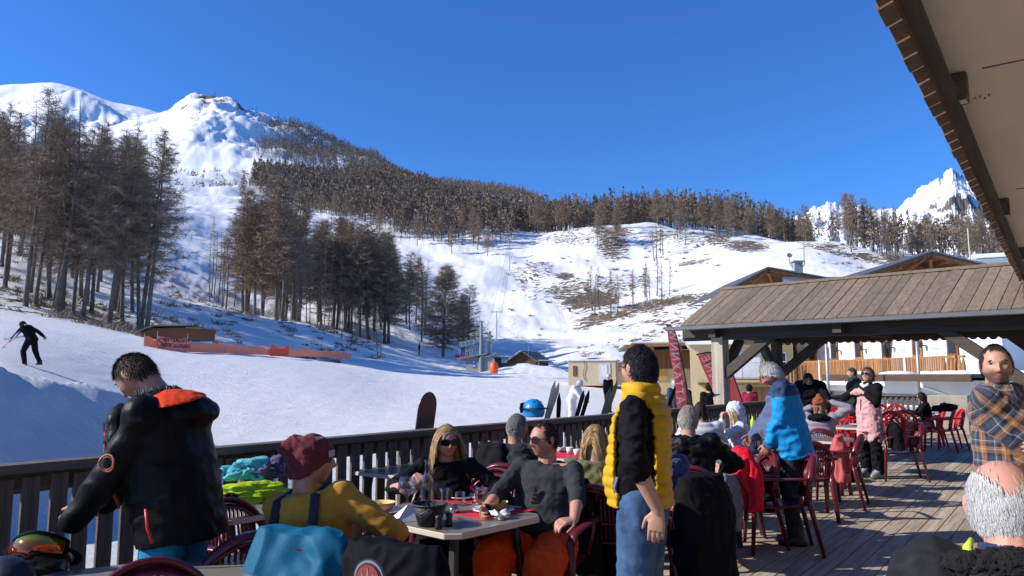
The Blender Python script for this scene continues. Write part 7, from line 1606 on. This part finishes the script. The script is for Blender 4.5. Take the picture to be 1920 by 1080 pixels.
# ---------------------------------------------------------------- clothes and bags
def cloth(label, cat, name, m, p, s, seed, flat=.55, amp=.15, rz=0.0, f0=2.6, sub=5): return crumple(name, m, label, cat, p, s, seed, flat, sub, amp, rz, None, f0)
LIME = fabric('lime_shell', (.42, .60, .02), .6, 0, .2, 40); TEAL = fabric('turquoise_fleece', (.10, .42, .46), .8, .3, .3, 80); PURP = fabric('purple_grey', (.10, .08, .15), .8, .2)
zt = .746
cloth('lime green jacket spread on the table under the turquoise one', 'jacket', 'jacket', LIME, on(455, 938, zt) , (.30, .20, .14), 21, .55, .12, .6)
cloth('turquoise fleece heaped on top of the lime green jacket', 'fleece', 'fleece', TEAL, on(462, 925, zt) + Vector((0, 0, .10)), (.21, .14, .15), 22, .6, .14, .4)
cloth('dark purple garment draped over the right of the turquoise fleece', 'garment', 'garment', PURP, on(502, 922, zt) + Vector((0, 0, .10)), (.15, .11, .14), 23, .65, .16, .2)
cloth('pinkish brown glove poking out under the turquoise fleece', 'glove', 'glove', fabric('rose_brown', (.26, .12, .10), .8), on(458, 934, zt) + Vector((.03, -.10, .06)), (.075, .05, .06), 24, .7, .25)
cloth('small black glove lying on the lime green jacket', 'glove', 'glove', BLKF, on(445, 944, zt) + Vector((.0, -.13, .04)), (.05, .035, .04), 25, .7, .25)
# jacket hung over a chair back: two sheets falling from a top line
def draped(label, name, m, c, az, w, h, z1, seed, depth=.16, flare=1.15, cat='jacket', amp=.014, chair_=None, fig=None, shift=0.0):
    if fig: g_ = fig.e.location; az = -math.degrees(fig.e.rotation_euler.z); c = (g_.x - math.sin(R(az)) * .28 + shift, g_.y - math.cos(R(az)) * .28); z1 = max(z1, .90); depth = max(depth, .33); w = max(w, .50)
    if chair_: g_ = G(chair_[0], chair_[1], 0); az = chair_[2]; c = (g_.x - math.sin(R(az)) * .27, g_.y - math.cos(R(az)) * .27); z1 = max(z1, .88); depth = max(depth, .24); w = max(w, .56)
    k = MB(); X = Vector((math.cos(R(az)), -math.sin(R(az)), 0)); Y = Vector((math.sin(R(az)), math.cos(R(az)), 0)); c = Vector((c[0], c[1], 0))
    secs = []
    for t in np.linspace(0, 1, 8): ww = w * (.80 + .2 * min(1, t * 5)) * (1 + (flare - 1) * t); dd = depth * (.35 + .65 * min(1, t * 4)); secs.append((c + Vector((0, 0, z1 - h * t)) - Y * .02 * t, X * ww / 2, Y * dd / 2))
    loft(k, secs, 24, 2.6); return tag(fuse(k, name, m, None, .012, 3, wrinkles(amp, 7, seed, (1, 1, .45))), label, cat)
BLU = fabric('petrol_blue', (.006, .105, .19), .6, 0, .15, 60)
def near(px, Y): g = G(px, Y, 0); return (g.x, g.y)
d1 = draped('petrol blue jacket with a red patch over the chair behind the mustard sweater', 'jacket', BLU, None, 62, .50, .80, .92, 31, .26, 1.1, fig=YEL, shift=.04)
p = on(549, 1062, .62); k = MB(); ell(k, tuple(d1.data.vertices[0].co * 0) if False else (tuple(YEL.e.matrix_basis @ Vector((.10, -.46, .70)))), (.10, .07, .05), RZ(-14) @ RY(20), 16); o = fuse(k, 'red_patch', fabric('red_patch', (.62, .02, .012), .6), d1, .008, 1, wrinkles(.003, 20, 1))
d2 = draped('heavy navy coat with a round red and white badge in front of the main table', 'coat', fabric('midnight_shell', (.002, .0025, .005), .8, 0, .1, 60), None, 25, .56, .9, .90, 33, .32, 1.05, 'coat', .010, chair_=(800, 3.40, 25))
bc = Vector((-.545, 2.965, .80)); BM = RZ(-25) @ Matrix(((1, 0, 0), (0, 0, -1), (0, 1, 0)))
for r0, z_, m_ in ((.074, .0, mat('badge_navy', (.01, .015, .05), .6)), (.067, .003, mat('badge_white', (.22, .22, .24), .6)), (.058, .006, mat('badge_navy', (.01, .015, .05))), (.051, .009, mat('badge_red', (.30, .035, .025), .6))):
    k = MB(); k.prism([(r0 * math.cos(a), r0 * math.sin(a)) for a in np.linspace(0, 6.283, 33)[:-1]], z_, z_ + .003, BM, bc); k.build('badge', m_, d2)
k = MB(); 
for sx, hh in ((-.026, .03), (0, .045), (.026, .03)): k.prism([(sx - .011, -.03), (sx + .011, -.03), (sx, hh)], .012, .014, BM, bc)
k.build('badge_mark', mat('badge_white', (.22, .22, .24)), d2)
draped('dark jacket hanging over the chair of the olive green woman', 'jacket', BLKF, near(1160, 5.15), 20, .34, .7, .80, 35)
draped('black coat hanging by the railing behind the grey haired man', 'coat', BLKF, near(922, 6.5), 40, .34, .75, 1.0, 36, .2)
draped('black jacket over the chair of the smiling man in sunglasses', 'jacket', BLKF, None, 205, .5, .6, .86, 37, fig=GRY)
draped('black padded coat hanging over the chair under the blue fleece', 'coat', BLKF, None, 15, .50, .80, .88, 38, .30, 1.0, fig=FLE)
draped('bright red ski jacket spread over the chair beside the blue jacket man', 'jacket', fabric('vivid_red', (.62, .012, .03), .55, 0, .15, 60), near(1396, 6.9), -80, .58, .50, .92, 39, .30, 1.5, amp=.022)
draped('pink quilted jacket hanging over a chair between the blue jacket and the pink dungarees', 'jacket', fabric('coral_quilt', (.50, .11, .11), .7), near(1578, 9.3), -60, .34, .55, .84, 40, .2, 1.1)
draped('black and white jacket over the chair behind the pink dungarees', 'jacket', BLKF, near(1682, 11.5), -75, .4, .4, .86, 41, .2, 1.3)
cloth('grey blanket on the chair between the two people in white', 'blanket', 'blanket', fabric('grey_wool', (.22, .24, .23), .9), near(1345, 8.1) + (.5,), (.28, .2, .25), 42, .9, .15)
def backpack(label, p, az, m, s=1.0, acc=None, lay=0):
    t = thing('backpack', label, 'backpack', p, -R(az)); k = MB(); loft(k, [(V3(0, 0, 0), V3(.15, 0, 0), V3(0, .10, 0)), (V3(0, 0, .2), V3(.17, 0, 0), V3(0, .12, 0)), (V3(0, 0, .38), V3(.14, 0, 0), V3(0, .10, 0)), (V3(0, .01, .46), V3(.08, 0, 0), V3(0, .06, 0))], 20, 2.8); ell(k, (0, -.11, .15), (.12, .06, .12))
    fuse(k, 'bag', m, t, .011, 2, wrinkles(.012, 10, 5)); k = MB(); [k.tube([(x, .1, .40), (x * 1.2, .17, .3), (x * 1.3, .14, .1)], .006, 6, sx=3) for x in (-.08, .08)]; k.tube([(-.04, 0, .46), (0, .0, .52), (.04, 0, .46)], .008, 6); k.build('strap', BLKF, t)
    if acc: k = MB(); ell(k, (0, -.155, .16), (.10, .03, .10)); k.build('pocket', acc, t, smooth=True)
    t.scale = (s, s, s); t.rotation_euler[0] = R(lay); return t
backpack('black rucksack lying on the deck in front of the pink dungarees', on(1602, 900, 0), 60, BLKF, 1.2, None, 68)
backpack('grey and blue rucksack hanging beside the black padded coat', Vector(near(1362, 6.05) + (.36,)), 150, fabric('grey_pack', (.20, .20, .22), .8), .95, BLU)
backpack('black bag on the deck under the empty maroon chair', on(1440, 958, 0), 30, BLKF, .8)
backpack('dark blue patterned bag on the chair between the two people in sunglasses', Vector(near(935, 5.15) + (.44,)), 170, fabric('navy_yoke', (.03, .055, .12)), .8, fabric('sky_patch', (.2, .3, .5)))
cloth('black gloves folded on the table beside the red jacket', 'gloves', 'gloves', BLKF, on(1378, 858, zt), (.15, .06, .07), 44, .7, .2, .1)
cloth('black hat and scarf heaped on the red chair by the concrete block', 'scarf', 'scarf', BLKF, G(1768, 15.9, .82), (.22, .14, .12), 45, .7, .3)
